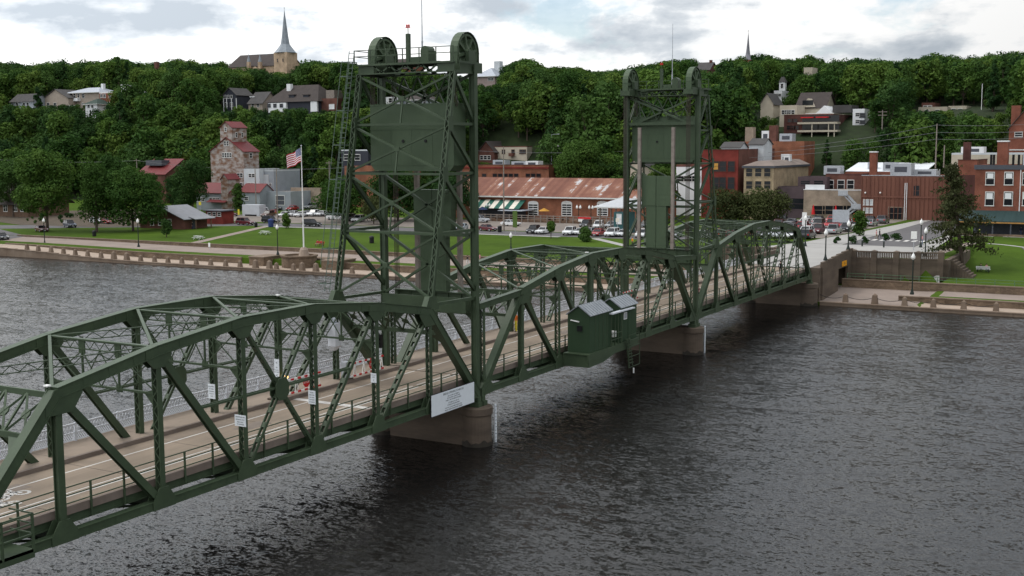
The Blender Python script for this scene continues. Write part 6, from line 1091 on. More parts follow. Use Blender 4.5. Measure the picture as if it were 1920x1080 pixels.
# ================================================================== TREES
LEAF1 = leafmat('leaf_mid_green', (0.0193, 0.0503, 0.0109), (0.0341, 0.0790, 0.0154), (0.0878, 0.1528, 0.0272)); LEAF2 = leafmat('leaf_deep_green', (0.0151, 0.0411, 0.0125), (0.0269, 0.0642, 0.0165), (0.0632, 0.1205, 0.0270)); LEAF3 = leafmat('leaf_fresh_green', (0.0292, 0.0666, 0.0120), (0.0501, 0.0980, 0.0179), (0.1043, 0.1607, 0.0289)); LEAFP = leafmat('pine_needles', (.036, .044, .018), (.058, .066, .027), (.080, .085, .036)); LEAFB = leafmat('leaf_bronze', (.030, .040, .014), (.048, .060, .020), (.070, .080, .028))
BARK = mat('bark', (.10, .078, .06), .95, .25, 2, c2=(.06, .045, .035), bump=.4)
def leaf_cards(centers, normals, size, seed, up=.45, jit=.55):
    r = np.random.default_rng(seed); n = len(centers); nv = normals+r.normal(0, jit, (n, 3)); nv[:, 2] += up; nv /= np.linalg.norm(nv, axis=1)[:, None]
    a = np.cross(nv, r.normal(0, 1, (n, 3))); a /= np.linalg.norm(a, axis=1)[:, None]; b = np.cross(nv, a); s = (size*r.uniform(.55, 1.35, n))[:, None]; k = r.uniform(.5, .95, n)[:, None]
    v = np.stack([centers-a*s*.5, centers-b*s*.42*k+a*s*.05, centers+a*s*.5, centers+b*s*.42*k+a*s*.05], 1).reshape(-1, 3); return v
def lobes_for(seed, h, rx, cb, n, style='round'):
    r = np.random.default_rng(seed); L_ = []; ch = h-cb
    for i in range(n):
        a = r.uniform(0, 2*math.pi); t = (i+.5)/n
        if style == 'cone': zz = cb+ch*t**.9; rad = rx*(1-t)*.62*r.uniform(.75, 1.1); lr = rx*(.44-.3*t)*r.uniform(.8, 1.2)
        else:
            zz = cb+ch*(.10+.80*t); prof = math.sin(math.pi*min(.97, .16+.74*t))**.7; rad = rx*prof*r.uniform(.35, .78); lr = rx*r.uniform(.26, .42)*(1 if style == 'round' else .8)
            if style == 'tall': zz = cb+ch*(.05+.88*t); rad = rx*math.sin(math.pi*min(.95, .2+.7*t))*r.uniform(.2, .6); lr = rx*r.uniform(.38, .55)
        L_.append((np.array([rad*math.cos(a), rad*math.sin(a), zz]), lr))
    if style != 'cone': L_.append((np.array([0, 0, cb+ch*.62]), rx*.5)); L_.append((np.array([r.uniform(-.15, .15)*rx, 0, h-rx*.34]), rx*.34))
    return L_
def tree_mesh(name, seed, h, rx, cb, nl, leaves, size, style='round', leafm=None, one=True, flat=.78):
    """returns (crown mesh, trunk mesh) or one joined mesh with two materials"""
    r = np.random.default_rng(seed); L_ = lobes_for(seed+1, h, rx, cb, nl, style); w = np.array([l[1]**2 for l in L_]); w /= w.sum(); idx = r.choice(len(L_), leaves, p=w)
    d = r.normal(0, 1, (leaves, 3)); d[:, 2] += .25; d /= np.linalg.norm(d, axis=1)[:, None]; C = np.array([l[0] for l in L_])[idx]; Rr = np.array([l[1] for l in L_])[idx][:, None]
    rad = r.uniform(.62, 1.06, (leaves, 1))**.6; P_ = C+d*Rr*rad*np.array([1, 1, flat]); v = leaf_cards(P_, d, size, seed+2); n = leaves
    t = MB(); t.tube((0, 0, -.6), (0, 0, cb+.25*(h-cb)), .035*h*.55+.06, .02*h*.5+.03, n=7); top = V(0, 0, cb+.1*(h-cb))
    for c, lr in L_[::max(1, len(L_)//7)]: t.tube(top*.85, c, .012*h*.6+.03, .03, n=5)
    tr = t.mesh(name+'_trunk', BARK)
    me = bpy.data.meshes.new(name); me.vertices.add(4*n); me.vertices.foreach_set('co', v.ravel()); me.loops.add(4*n); me.loops.foreach_set('vertex_index', np.arange(4*n)); me.polygons.add(n); me.polygons.foreach_set('loop_start', np.arange(n)*4); me.polygons.foreach_set('loop_total', np.full(n, 4)); me.update(calc_edges=True); me.materials.append(leafm or LEAF1)
    if not one: return me, tr
    bm = __import__('bmesh').new(); bm.from_mesh(tr)
    for f in bm.faces: f.material_index = 1
    bm.from_mesh(me); bm.to_mesh(me); bm.free(); me.materials.append(BARK)
    return me
def tree_at(label, x, y, h, rx, leafm, style='round', leaves=6500, size=.42, cb=None, nl=26, name='tree', z=None, seed=None, cat='tree', group=None):
    seed = seed if seed is not None else abs(hash((round(x, 2), round(y, 2)))) % 9999; z = gz(x, y) if z is None else z
    size = max(size, .30+.022*rx+.00*h); leaves = int(max(leaves*.6, min(15000, 62*(rx*rx*1.2+rx*h)*1.25))) if rx > 2.2 else leaves
    c, t = tree_mesh(name, seed, h, rx, cb if cb is not None else h*.2, nl+(10 if rx > 5 else 0), leaves, size*1.12, style, leafm, False)
    root = thing(name, label, cat, (x, y, z), group); part(c, root, 'crown'); part(t, root, 'trunk'); return root
def tree_px(label, x, u, vt, wpx, leafm, style='round', vb=None, **k):
    """tree standing at depth plane x: top at photo row vt, crown wpx wide"""
    p = ax(u, vt, x); y = p[1]; z = gz(x, y); dd = float((V(x, y, 5)-CAM)@Fv); return tree_at(label, x, y, max(2, p[2]-z), wpx/2*dd/FPX, leafm, style, z=z, **k)
# park and street trees one can pick out
tree_px('broad leafy tree at the far left beside the road', 118, 82, 284, 128, LEAF1, leaves=9000, size=.5)
tree_px('bright upright tree second from the left on the lawn', 120, 176, 309, 84, LEAF3, 'tall', leaves=7000)
tree_px('dark spreading tree beside the park building', 126, 245, 322, 130, LEAF1, leaves=8000, cb=2.0)
tree_px('round tree behind the left park trees', 165, 205, 287, 66, LEAF1, leaves=5000)
tree_px('dark round tree left of the grain elevator', 182, 358, 296, 84, LEAF2, leaves=6000, cb=1.0)
tree_px('young tree in front of the grain elevator', 178, 445, 344, 28, LEAF3, 'tall', leaves=2500, cb=1.2)
tree_px('small round tree on the lawn beside the blue bin', 146, 536, 401, 19, LEAF1, 'tall', leaves=2200, size=.3, cb=.5)
tree_px('small sapling before the park building', 116, 311, 412, 24, LEAF2, 'tall', leaves=1500, size=.3)
tree_px('big tree left of the nearer tower behind the cars', 168, 640, 338, 110, LEAF1, leaves=8000, cb=2.2)
tree_px('tree seen through the nearer tower behind the street', 176, 745, 318, 130, LEAF1, leaves=8000, cb=2.2)
tree_px('tree behind the sheet housing of the nearer tower', 182, 850, 332, 90, LEAF2, leaves=6000, cb=2)
tree_px('leafy plum-tinged tree at the foot of the nearer tower', 164, 700, 372, 60, LEAFB, leaves=4000, cb=1.5)
tree_px('sapling standing in the car row by the lawn', 145, 1033, 416, 22, LEAF1, 'tall', leaves=2200, size=.3, cb=1.6)
tree_px('dense small tree on the lawn right of the sapling', 141, 1097, 428, 31, LEAF2, 'tall', leaves=3000, size=.3, cb=.3)
tree_px('big tree with pale limbs behind the freight house', 216, 1092, 266, 110, LEAF3, leaves=8000, cb=5, style='round')
tree_px('tree to the right of the pale-limbed tree', 224, 1150, 290, 80, LEAF1, leaves=5000, cb=3)
tree_px('bright tree behind the sheet housing of the farther tower', 198, 1240, 308, 70, LEAF3, leaves=5000, cb=2)
tree_px('dark tree behind the farther tower legs', 196, 1200, 322, 60, LEAF2, leaves=4500, cb=2)
tree_px('olive tree before the red brick building', 174, 1362, 357, 100, LEAFB, leaves=5000, cb=1.0)
tree_px('olive tree before the tan stone building', 176, 1432, 360, 110, LEAFB, leaves=5000, cb=1.0)
tree_px('flowering shrub tree at the lot corner', 150, 1612, 396, 34, LEAF3, 'tall', leaves=2600, size=.32, cb=.4)
tree_px('tree overhanging the left bank by the road', 150, 20, 300, 90, LEAF2, leaves=6000)
tree_px('leafy tree hiding the left wall of the red-roofed building', 197, 282, 326, 56, LEAF1, leaves=4500, cb=.8)
tree_px('leafy tree between the red-roofed building and the grain elevator', 196, 322, 330, 52, LEAF2, leaves=4500, cb=.8)
tree_px('small leafy tree behind the red-roofed building', 214, 300, 292, 40, LEAF1, leaves=3500)
for i, (u, v, x, w) in enumerate(((1662, 424, 140, 16), (1680, 421, 142, 22), (1570, 438, 130, 14), (1600, 440, 131, 22), (1622, 438, 132, 14))):
    p = ax(u, v, x); c, _ = tree_mesh('shrub', 300+i, 1.2, w*.055, .1, 8, 900, .22, 'round', LEAF2, False); root = thing('shrub', ('low clipped shrub at the street corner', 'low wide shrub by the street kerb', 'small shrub left of the lot sign', 'clipped shrub between the lot signs', 'small round shrub right of the lot signs')[i], 'shrub', (x, p[1], gz(x, p[1]))); part(c, root, 'foliage')
MULCH = mat('planting_bank_mulch', (.10, .075, .055), 1, .25, .5, c2=(.06, .05, .035), coord='World', bump=.6)
drape('planting_bank', [((129, 212, 0), (158, 170, 0), (190, 230, 0), (150, 275, 0)), ((131, 186, 0), (156, 158, 0), (158, 170, 0), (129, 212, 0))], MULCH, .05, (14, 14))
shr = [tree_mesh('bank_shrub', 900+i, 1.0, .8, .05, 6, 260, .26, 'round', LEAF2, False)[0] for i in range(3)]; rs = random.Random(4)
for i in range(26):
    x, y = 133+rs.uniform(0, 22), 178+rs.uniform(0, 55); o = bpy.data.objects.new('bank_shrub', shr[i % 3]); COL.objects.link(o); o.location = (x, y, gz(x, y)); o.scale = (rs.uniform(.7, 1.5),)*3; tag(o, 'small dark shrub on the brown planting bank at the far left', 'shrub', 'shrubs on the planting bank')
# leaning spruce on the right lawn
def spruce(label, x, y, z, h, rx, lean):
    root = thing('pine_tree', label, 'tree', (x, y, z)); r = np.random.default_rng(5); pts = []; nr = []; t = MB()
    t.tube((0, 0, -.5), V(*lean)*.5*h+V(0, 0, .5*h), .34, .22, n=8); t.tube(V(*lean)*.5*h+V(0, 0, .5*h), V(*lean)*h+V(0, 0, h*.98), .22, .03, n=6)
    for i in range(58):
        tz = .22+.76*(i/58)**.9; a = i*2.4+r.uniform(-.3, .3); ln_ = rx*(1-((tz-.18)/.85)**1.5)*r.uniform(.4, 1.15)+.25; b0 = V(*lean)*tz*h+V(0, 0, tz*h); d = V(math.cos(a), math.sin(a), -.12+.5*(tz-.5)*0+r.uniform(-.12, .1)); tip = b0+d*ln_; t.tube(b0, tip, .06, .015, n=4)
        m_ = int(60+150*ln_/rx)
        for k in range(m_): s = r.uniform(.22, 1.05); q = b0+d*ln_*s+np.array([r.normal(0, .42), r.normal(0, .42), r.normal(-.2, .26)])*(.55+.5*s); pts.append(q); nr.append(d)
    v = leaf_cards(np.array(pts), np.array(nr), .40, 9, up=.1, jit=.8); n = len(pts); me = bpy.data.meshes.new('crown'); me.vertices.add(4*n); me.vertices.foreach_set('co', v.ravel()); me.loops.add(4*n); me.loops.foreach_set('vertex_index', np.arange(4*n)); me.polygons.add(n); me.polygons.foreach_set('loop_start', np.arange(n)*4); me.polygons.foreach_set('loop_total', np.full(n, 4)); me.update(calc_edges=True); me.materials.append(LEAFP)
    part(me, root, 'crown'); part(t.mesh('trunk', BARK), root, 'trunk')
pb = az(1806, 511, -1.5); pt = ax(1783, 305, pb[0]); spruce('tall leaning spruce on the right lawn', pb[0], pb[1], gz(pb[0], pb[1]), pt[2]+1.5, 5.4, (0, (pt[1]-pb[1])/(pt[2]+1.5), 0))
tree_px('slim bare-stemmed tree beside the leaning spruce', 128, 1786, 372, 36, LEAFP, 'tall', leaves=1800, cb=6)
# ------------------------------------------------------------------ woods on the bluff
PROTO = []
for i, (h, rx, st, lm) in enumerate(((14, 5.6, 'round', LEAF1), (16, 6.2, 'round', LEAF2), (12, 5.2, 'round', LEAF3), (17, 5.0, 'tall', LEAF1), (13, 6.6, 'round', LEAF2), (15, 5.4, 'round', LEAF1), (11, 4.6, 'tall', LEAF3), (16, 3.6, 'cone', LEAF2), (13, 5.8, 'round', LEAF3), (12, 5.0, 'tall', LEAF2))):
    PROTO.append((tree_mesh('woodland_tree', 500+i*13, h, rx, h*.12, 22, 2100, .82, st, lm, True), h, rx))
SKY = [(0, 118), (60, 125), (110, 119), (150, 122), (190, 118), (225, 106), (245, 119), (280, 125), (330, 115), (360, 118), (420, 124), (460, 132), (545, 134), (575, 117), (640, 120), (700, 130), (890, 150), (935, 132), (960, 122), (985, 111), (1020, 130), (1080, 131), (1125, 139), (1180, 132), (1250, 118), (1290, 113), (1330, 134), (1365, 114), (1430, 103), (1470, 116), (1500, 108), (1560, 120), (1600, 113), (1680, 119), (1770, 104), (1800, 113), (1870, 104), (1920, 101)]
# parts of the town and bluff that stay in view: (u0, u1, v0, v1, depth plane x)
KEEP = [(128, 188, 164, 196, 272), (161, 183, 185, 202, 262), (188, 200, 170, 190, 268), (30, 52, 193, 197, 262), (100, 128, 188, 196, 268), (419, 445, 174, 199, 270), (466, 492, 180, 197, 270), (500, 600, 155, 203, 266), (600, 634, 180, 206, 268), (722, 810, 176, 196, 266), (893, 930, 130, 158, 330), (424, 512, 95, 128, 352), (510, 542, 0, 136, 347), (288, 300, 112, 128, 330), (1388, 1410, 55, 116, 430), (1448, 1475, 142, 182, 330), (1428, 1452, 186, 215, 282), (1462, 1625, 183, 262, 268), (1505, 1525, 124, 137, 380), (1560, 1626, 203, 260, 290), (1306, 1330, 128, 136, 380), (1724, 1815, 192, 206, 300), (1834, 1882, 205, 212, 300), (1888, 1960, 195, 290, 240), (925, 1000, 270, 312, 246), (896, 928, 264, 304, 244), (640, 690, 280, 320, 222), (1366, 1510, 258, 330, 238), (1580, 1740, 308, 335, 224), (1780, 1930, 288, 330, 222), (860, 1050, 308, 335, 226), (262, 312, 300, 335, 208), (392, 515, 225, 390, 200), (1840, 1845, 155, 215, 300), (1645, 1665, 204, 240, 262), (1752, 1762, 230, 312, 224), (1392, 1520, 290, 330, 206), (1180, 1320, 300, 345, 212), (540, 640, 348, 380, 205)]
r = np.random.default_rng(21); cand = []
for gx in np.arange(219, 470, 6.2):
    for gy in np.arange(-70, 640, 6.2): cand.append((gx+r.uniform(-2.6, 2.6), gy+r.uniform(-2.6, 2.6)))
trees = []
def project(p): d = V(*p)-CAM; q = d@Fv; return 960+FPX*(d@Rv)/q, 540-FPX*(d@Uv)/q, q
foot = [(b_x0-1, b_x1+1, y0-1, y1+1) for (b_x0, b_x1, y0, y1) in BF]
for x, y in cand:
    z = gz(x, y); k = int(r.integers(0, len(PROTO))); me, h, rx = PROTO[k]; sc = r.uniform(.66, 1.5); u, v, q = project((x, y, z+h*sc*.5))
    if u < -110 or u > 2030: continue
    if any(a-rx*.4*sc < x < b_+rx*.25*sc and c-rx*.4*sc < y < d+rx*.4*sc for a, b_, c, d in foot): continue
    ok = False
    for _ in range(11):
        uw = rx*sc*FPX/q*.92; vt = project((x, y, z+h*sc))[1]; vb = project((x, y, z+1))[1]; sky = np.interp(u, [s[0] for s in SKY], [s[1] for s in SKY])
        if vt > sky-3+r.uniform(-3, 3) and not any(x < kx+1 and u+uw > k0 and u-uw < k1 and vt < k3-1 and vb > k2 for k0, k1, k2, k3, kx in KEEP): ok = True; break
        sc *= .84
        if sc < .15: break
    if ok: trees.append((x, y, z, k, sc, u, v, q))
# a crest row that draws the skyline
for u in np.arange(-60, 2000, 21):
    x = r.uniform(375, 430); sky = np.interp(u, [s[0] for s in SKY], [s[1] for s in SKY])+r.uniform(-4, 7); p = ax(u, sky, x); z = gz(x, p[1]); k = int(r.integers(0, len(PROTO))); hh = p[2]-z
    if 4 < hh < 28: trees.append((x, p[1], z, k, hh/PROTO[k][1], u, sky, float((p-CAM)@Fv)))
# how much of each tree shows: count picture cells where it is the front-most crown
cell = {}
for i, (x, y, z, k, sc, u, v, q) in enumerate(trees):
    me, h, rx = PROTO[k]; uw = rx*sc*FPX/q; vt = project((x, y, z+h*sc))[1]; vb = project((x, y, z+h*sc*.15))[1]
    for cu in range(int((u-uw*.8)//8), int((u+uw*.8)//8)+1):
        for cv in range(int(vt//8), int(vb//8)+1):
            if 0 <= cu < 240 and (cu, cv) not in cell or ((cu, cv) in cell and q < cell[(cu, cv)][0]): cell[(cu, cv)] = (q, i)
vis = np.zeros(len(trees))
for q, i in cell.values(): vis[i] += 1
order = np.argsort(-vis); solo = set(order[:295].tolist())
BAND = lambda y, x: ('left' if y > 190 else 'middle' if y > 85 else 'right')
for i in solo:
    x, y, z, k, sc, u, v, q = trees[i]; o = bpy.data.objects.new('woodland_tree', PROTO[k][0]); COL.objects.link(o); o.location = (x, y, z); o.rotation_euler = (0, 0, r.uniform(0, 6.28)); o.scale = (sc*r.uniform(.9, 1.12),)*2+(sc,)
    w = 'on the bluff face' if x < 262 else 'on the upper slope' if x < 330 else 'on the crest'; side = 'left of the nearer tower' if u < 660 else 'between the two towers' if u < 1200 else 'right of the farther tower'
    tag(o, f'green broadleaf tree in the dense wood {w}, {side}', 'tree', f'wood {w} {side}')
rest = [t for i, t in enumerate(trees) if i not in solo]
me = bpy.data.meshes.new('background_wood'); me.vertices.add(len(rest)); me.vertices.foreach_set('co', np.array([t[:3] for t in rest]).ravel())
for nm, ty, vals in (('kind', 'INT', [t[3] for t in rest]), ('sc', 'FLOAT', [t[4] for t in rest]), ('rot', 'FLOAT', r.uniform(0, 6.28, len(rest)))): a = me.attributes.new(nm, ty, 'POINT'); a.data.foreach_set('value', np.array(vals))
wo = bpy.data.objects.new('background_wood', me); COL.objects.link(wo); tag(wo, 'dense green wood filling in behind the front trees of the bluff', 'woodland', kind='stuff')
pc = bpy.data.collections.new('wood_prototypes')
for i, (m_, h, rx) in enumerate(PROTO): o = bpy.data.objects.new(f'wood_source_{i}', m_); pc.objects.link(o)
ng = bpy.data.node_groups.new('scatter_wood', 'GeometryNodeTree'); ng.interface.new_socket('Geometry', in_out='INPUT', socket_type='NodeSocketGeometry'); ng.interface.new_socket('Geometry', in_out='OUTPUT', socket_type='NodeSocketGeometry')
gn = ng.nodes.new; gl = ng.links.new; gi, go_ = gn('NodeGroupInput'), gn('NodeGroupOutput'); ci = gn('GeometryNodeCollectionInfo'); ci.inputs['Collection'].default_value = pc; ci.inputs['Separate Children'].default_value = True; ci.inputs['Reset Children'].default_value = True
ip = gn('GeometryNodeInstanceOnPoints'); ip.inputs['Pick Instance'].default_value = True
def nattr(nm, ty): a = gn('GeometryNodeInputNamedAttribute'); a.data_type = ty; a.inputs['Name'].default_value = nm; return a.outputs[0]
cx_ = gn('ShaderNodeCombineXYZ'); gl(nattr('rot', 'FLOAT'), cx_.inputs[2]); gl(gi.outputs[0], ip.inputs['Points']); gl(ci.outputs[0], ip.inputs['Instance']); gl(nattr('kind', 'INT'), ip.inputs['Instance Index']); gl(nattr('sc', 'FLOAT'), ip.inputs['Scale']); gl(cx_.outputs[0], ip.inputs['Rotation']); gl(ip.outputs[0], go_.inputs[0])
md = wo.modifiers.new('scatter', 'NODES'); md.node_group = ng
# ================================================================== VEHICLES
def paint(name, c, metal=.15): m, t, b = newmat(name); b.inputs['Base Color'].default_value = (*c, 1); b.inputs['Roughness'].default_value = .28; b.inputs['Metallic'].default_value = metal; b.inputs['Coat Weight'].default_value = .5; return m
PAINT = {'white': paint('car_white', (.66, .67, .68), 0), 'black': paint('car_black', (.012, .013, .016)), 'silver': paint('car_silver', (.40, .42, .44), .4), 'red': paint('car_red', (.36, .015, .02)), 'maroon': paint('car_maroon', (.11, .016, .022)), 'navy': paint('car_navy', (.018, .026, .05)), 'grey': paint('car_grey', (.12, .125, .135), .3), 'brown': paint('car_brown', (.09, .04, .03)), 'paleblue': paint('car_paleblue', (.36, .43, .48), .3)}
TYRE = mat('tyre_rubber', (.015, .015, .015), .9); RIM = mat('wheel_rim', (.42, .43, .44), .4, metal=.6); HEADL = mat('headlight', (.75, .76, .78), .2); TAILL = mat('taillight', (.45, .01, .01), .3)
def car_proto(kind):
    """nose towards -x, local origin on the ground at the centre"""
    Ln, wd, hood, roof, c0, c1, r0, r1 = {'sedan': (4.7, 1.82, .92, 1.45, -.55, 1.85, -.05, 1.25), 'suv': (4.7, 1.9, 1.05, 1.75, -.75, 2.25, -.25, 1.95), 'van': (5.1, 2.0, 1.05, 1.78, -1.35, 2.45, -.6, 2.25), 'pickup': (5.6, 1.98, 1.08, 1.85, -.75, .95, -.3, .75)}[kind]
    root = thing('parked_car', 'x', 'car', (0, 0, 0)); h = Ln/2; w = wd/2
    prof = [(-h, .45), (-h+.03, .72), (-h+.35, hood-.10), (c0, hood), (c1, hood+.04), (h-.08, hood-.02 if kind != 'suv' else hood+.02), (h, .75), (h, .42), (h-.3, .28), (-h+.3, .28)]
    b = MB(); n = len(prof); vs = []
    for y, k in ((-w, .93), (-w*.97, 1), (w*.97, 1), (w, .93)):
        for x, z in prof: vs.append((x*(k if abs(y) == w else 1), y, z if abs(y) < w else .3+(z-.3)*.93))
    fs = [tuple(range(n-1, -1, -1)), tuple(range(3*n, 4*n))]
    for a in range(3): fs += [(a*n+i, a*n+(i+1) % n, (a+1)*n+(i+1) % n, (a+1)*n+i) for i in range(n)]
    b.add(vs, fs); b.build('body', PAINT['white'], root)
    ww, wr = w*.90, w*.74; g = MB(); zb, zt = hood+.02, roof-.07
    g.add([(c0, -ww, zb), (c1, -ww, zb), (c1, ww, zb), (c0, ww, zb), (r0, -wr, zt), (r1, -wr, zt), (r1, wr, zt), (r0, wr, zt)], [(0, 1, 5, 4), (1, 2, 6, 5), (2, 3, 7, 6), (3, 0, 4, 7), (4, 5, 6, 7)]); g.build('windows', GLASS, root)
    rf = MB(); rf.box(r0-.03, r1+.03, -wr-.02, wr+.02, zt, roof)
    for sx, px in ((c0, r0), (c1, r1), ((c0+c1)/2, (r0+r1)/2)):
        for sy in (-1, 1): rf.beam((sx, sy*(ww+.005), zb), (px, sy*(wr+.005), zt), .07, .07)
    rf.build('roof', PAINT['white'], root)
    if kind == 'pickup': q = MB(); q.box(c1+.1, h-.1, -w*.85, w*.85, hood+.005, hood+.03); q.build('bed_cover', BLACK, root)
    for x in (-h+.9, h-.95):
        for y in (-w+.08, w-.08):
            t = MB(); t.tube((x, y-.11, .34), (x, y+.11, .34), .34, n=14); wh = t.build('wheel', TYRE, root); t = MB(); t.tube((x, y-.125, .34), (x, y+.125, .34), .2, n=10); t.build('rim', RIM, wh)
    for y in (-w+.28, w-.28):
        t = MB(); t.box(-h-.015, -h+.12, y-.18, y+.18, .62, .78); t.build('headlight', HEADL, root); t = MB(); t.box(h-.1, h+.02, y-.14, y+.14, .72, .95); t.build('taillight', TAILL, root)
    t = MB(); t.box(-h-.02, -h+.05, -w*.5, w*.5, .38, .58); t.build('grille', BLACK, root); t = MB(); t.box(-h-.025, -h, -.25, .25, .42, .52); t.build('number_plate', WHITE, root)
    return root
CARP = {k: car_proto(k) for k in ('sedan', 'suv', 'van', 'pickup')}; _used = set()
def car(label, x, y, kind, colour, rz=0, group=None, z=None):
    src = CARP[kind]
    if kind in _used: o = dup(src, (x, y, 0), rz)
    else: o = src; _used.add(kind); o.location = (x, y, 0); o.rotation_euler = (0, 0, rz)
    o.location.z = (gz(x, y) if z is None else z)+.045; o['label'] = label; o['category'] = {'pickup': 'pickup', 'van': 'van'}.get(kind, 'car')
    if group: o['group'] = group
    elif 'group' in o: del o['group']
    for c in o.children:
        if c.name.startswith(('body', 'roof')): c.material_slots[0].link = 'OBJECT'; c.material_slots[0].material = PAINT[colour]
    return o
H = math.pi/2
def carpx(label, u, v, zg, kind, colour, rz, group=None): p = az(u, v, zg); return car(label, p[0], p[1], kind, colour, rz, group)
G1 = 'cars parked along the lawn street'; G2 = 'cars in the lot below the grain elevator'; G3 = 'cars parked on the far-left road'; G4 = 'cars in the crowded lot behind the last truss'; G5 = 'cars at the panelled block'
for lb, u, v, zg, k, c, rz in (
    ('maroon SUV driving past the lawn left of the blue bin', 460, 422, -1.1, 'suv', 'maroon', H), ('black SUV behind the pole left of the small round tree', 508, 419, -1.1, 'suv', 'black', H), ('black SUV on the lawn street right of the flagpole', 585, 425, -1.1, 'suv', 'black', H),
    ('pale blue sedan at the right foot of the nearer tower', 866, 431, -1.0, 'sedan', 'paleblue', .25), ('maroon sedan right of the nearer tower by the bin', 915, 433, -1.0, 'sedan', 'maroon', H*.8), ('black SUV first in the row right of the pole', 1000, 437, -1.0, 'suv', 'black', .15), ('white sedan half hidden by the sapling', 1018, 438, -1.0, 'sedan', 'white', .05),
    ('white SUV right of the sapling in the lawn row', 1068, 440, -1.0, 'suv', 'white', .15), ('white sedan tucked beside the white SUV in the lawn row', 1088, 440, -1.0, 'sedan', 'white', 0), ('silver sedan left of the red sedan in the lawn row', 1104, 439, -.9, 'sedan', 'silver', 0), ('bright red sedan in the lawn row', 1121, 442, -1.0, 'sedan', 'red', .1), ('white minivan right of the red sedan', 1148, 443, -1.0, 'van', 'white', .1), ('white sedan right of the white minivan', 1168, 443, -1.0, 'sedan', 'white', 0), ('white SUV right of the farther tower far leg', 1203, 445, -1.0, 'suv', 'white', .2), ('black SUV behind the sheet housing of the farther tower', 1228, 444, -.9, 'suv', 'black', .1), ('silver sedan by the right guide post of the farther tower', 1266, 444, -.8, 'sedan', 'silver', .1)): carpx(lb, u, v, zg, k, c, rz, G1)
for lb, u, v, k, c, rz in (('white SUV in the second row above the red sedan', 1122, 428, 'suv', 'white', .3), ('grey SUV in the second row behind the farther tower', 1212, 428, 'suv', 'grey', 0), ('white pickup in the second row left of the nearer tower', 632, 412, 'pickup', 'white', H), ('white SUV parked by the white trailer', 497, 402, 'suv', 'white', .8), ('brown SUV right of the white trailer', 502, 407, 'suv', 'brown', .2), ('black SUV behind the brown SUV', 523, 397, 'suv', 'black', .6), ('red sedan under the grain elevator shed', 512, 404, 'sedan', 'red', .5),
    ('white sedan leftmost of the white row behind the lawn street', 533, 407, 'sedan', 'white', .15), ('white sedan second of the white row behind the lawn street', 549, 406, 'sedan', 'white', .15), ('white sedan third of the white row behind the lawn street', 564, 407, 'sedan', 'white', .1), ('dark blue sedan between the white cars behind the flagpole', 576, 405, 'sedan', 'navy', .1), ('white SUV right of the flagpole in the white row', 588, 406, 'suv', 'white', .1), ('white sedan rightmost of the white row behind the lawn street', 603, 406, 'sedan', 'white', .1), ('silver SUV above the white row behind the flagpole', 584, 396, 'suv', 'silver', 0), ('red sedan behind the white row', 548, 398, 'sedan', 'red', .2), ('black SUV beside the kiosk', 388, 411, 'suv', 'black', .3), ('maroon sedan right of the kiosk', 432, 405, 'sedan', 'maroon', H)): carpx(lb, u, v, -.75, k, c, rz, G2)
for lb, u, v, k, c, rz in (('black sedan at the far left edge of the road', 4, 445, 'sedan', 'black', H*.75), ('dark red sedan on the far-left road by the lamp', 78, 434, 'sedan', 'maroon', H*.75), ('navy SUV on the far-left road', 131, 427, 'suv', 'navy', H*.75), ('white sedan under the left park trees', 180, 420, 'sedan', 'white', H*.75), ('red sedan under the left park trees', 202, 421, 'sedan', 'red', H*.75)): carpx(lb, u, v, -1.4, k, c, rz, G3)
for lb, u, v, k, c, rz in (('maroon sedan at the kerb left of the panelled block', 1630, 402, 'sedan', 'maroon', 0), ('white SUV left of the entrance of the panelled block', 1651, 398, 'suv', 'white', math.pi), ('silver sedan before the white SUV at the panelled block', 1655, 405, 'sedan', 'silver', .2), ('white sedan at the entrance of the panelled block', 1686, 399, 'sedan', 'white', math.pi), ('white pickup right of the entrance of the panelled block', 1716, 402, 'pickup', 'white', math.pi*.9), ('black sedan beside the white pickup at the panelled block', 1738, 402, 'sedan', 'grey', math.pi)): carpx(lb, u, v, .95, k, c, rz, G5)
for lb, u, v, k, c, rz in (('black SUV in the second row left of the white SUV', 1098, 427, 'suv', 'black', .2), ('silver sedan in the second row right of the white SUV', 1146, 428, 'sedan', 'silver', .1), ('black sedan second row behind the teal booth', 1192, 427, 'sedan', 'black', .1), ('white sedan in the second row right of the pole', 958, 424, 'sedan', 'white', H), ('navy SUV under the big tree left of the nearer tower', 655, 414, 'suv', 'navy', .2), ('white SUV under the big tree left of the nearer tower', 672, 416, 'suv', 'white', .2), ('black sedan far right of the white row behind the flagpole', 618, 407, 'sedan', 'black', .1), ('silver SUV under the dining deck awning end', 900, 418, 'suv', 'silver', H)): carpx(lb, u, v, -.85, k, c, rz, G2)
rc = random.Random(3); cols = ['black', 'white', 'silver', 'navy', 'maroon', 'grey', 'black', 'white', 'black', 'red']; i = 0
for row, x in enumerate((138, 145.5, 153.5, 162, 171, 180, 190)):
    y = 15.0-row*.3; j = 0
    while y < (31 if row < 1 else 38):
        if rc.random() < .9:
            c = cols[i % 10] if rc.random() < .7 else rc.choice(cols); k = rc.choice(['sedan', 'suv', 'suv', 'sedan', 'pickup' if row else 'suv']); car(f'{c} {"car" if k != "pickup" else "pickup"} in row {["nearest the street grass", "second from the street grass", "third from the street grass", "fourth from the street grass", "third from the shops", "second from the shops", "nearest the shops"][row]}, crowded right-hand lot, {ORD[j]} from the street', x+rc.uniform(-.4, .4), y, k, c, rc.choice([0, math.pi])+rc.uniform(-.05, .05), G4); i += 1; j += 1
        y += 2.75
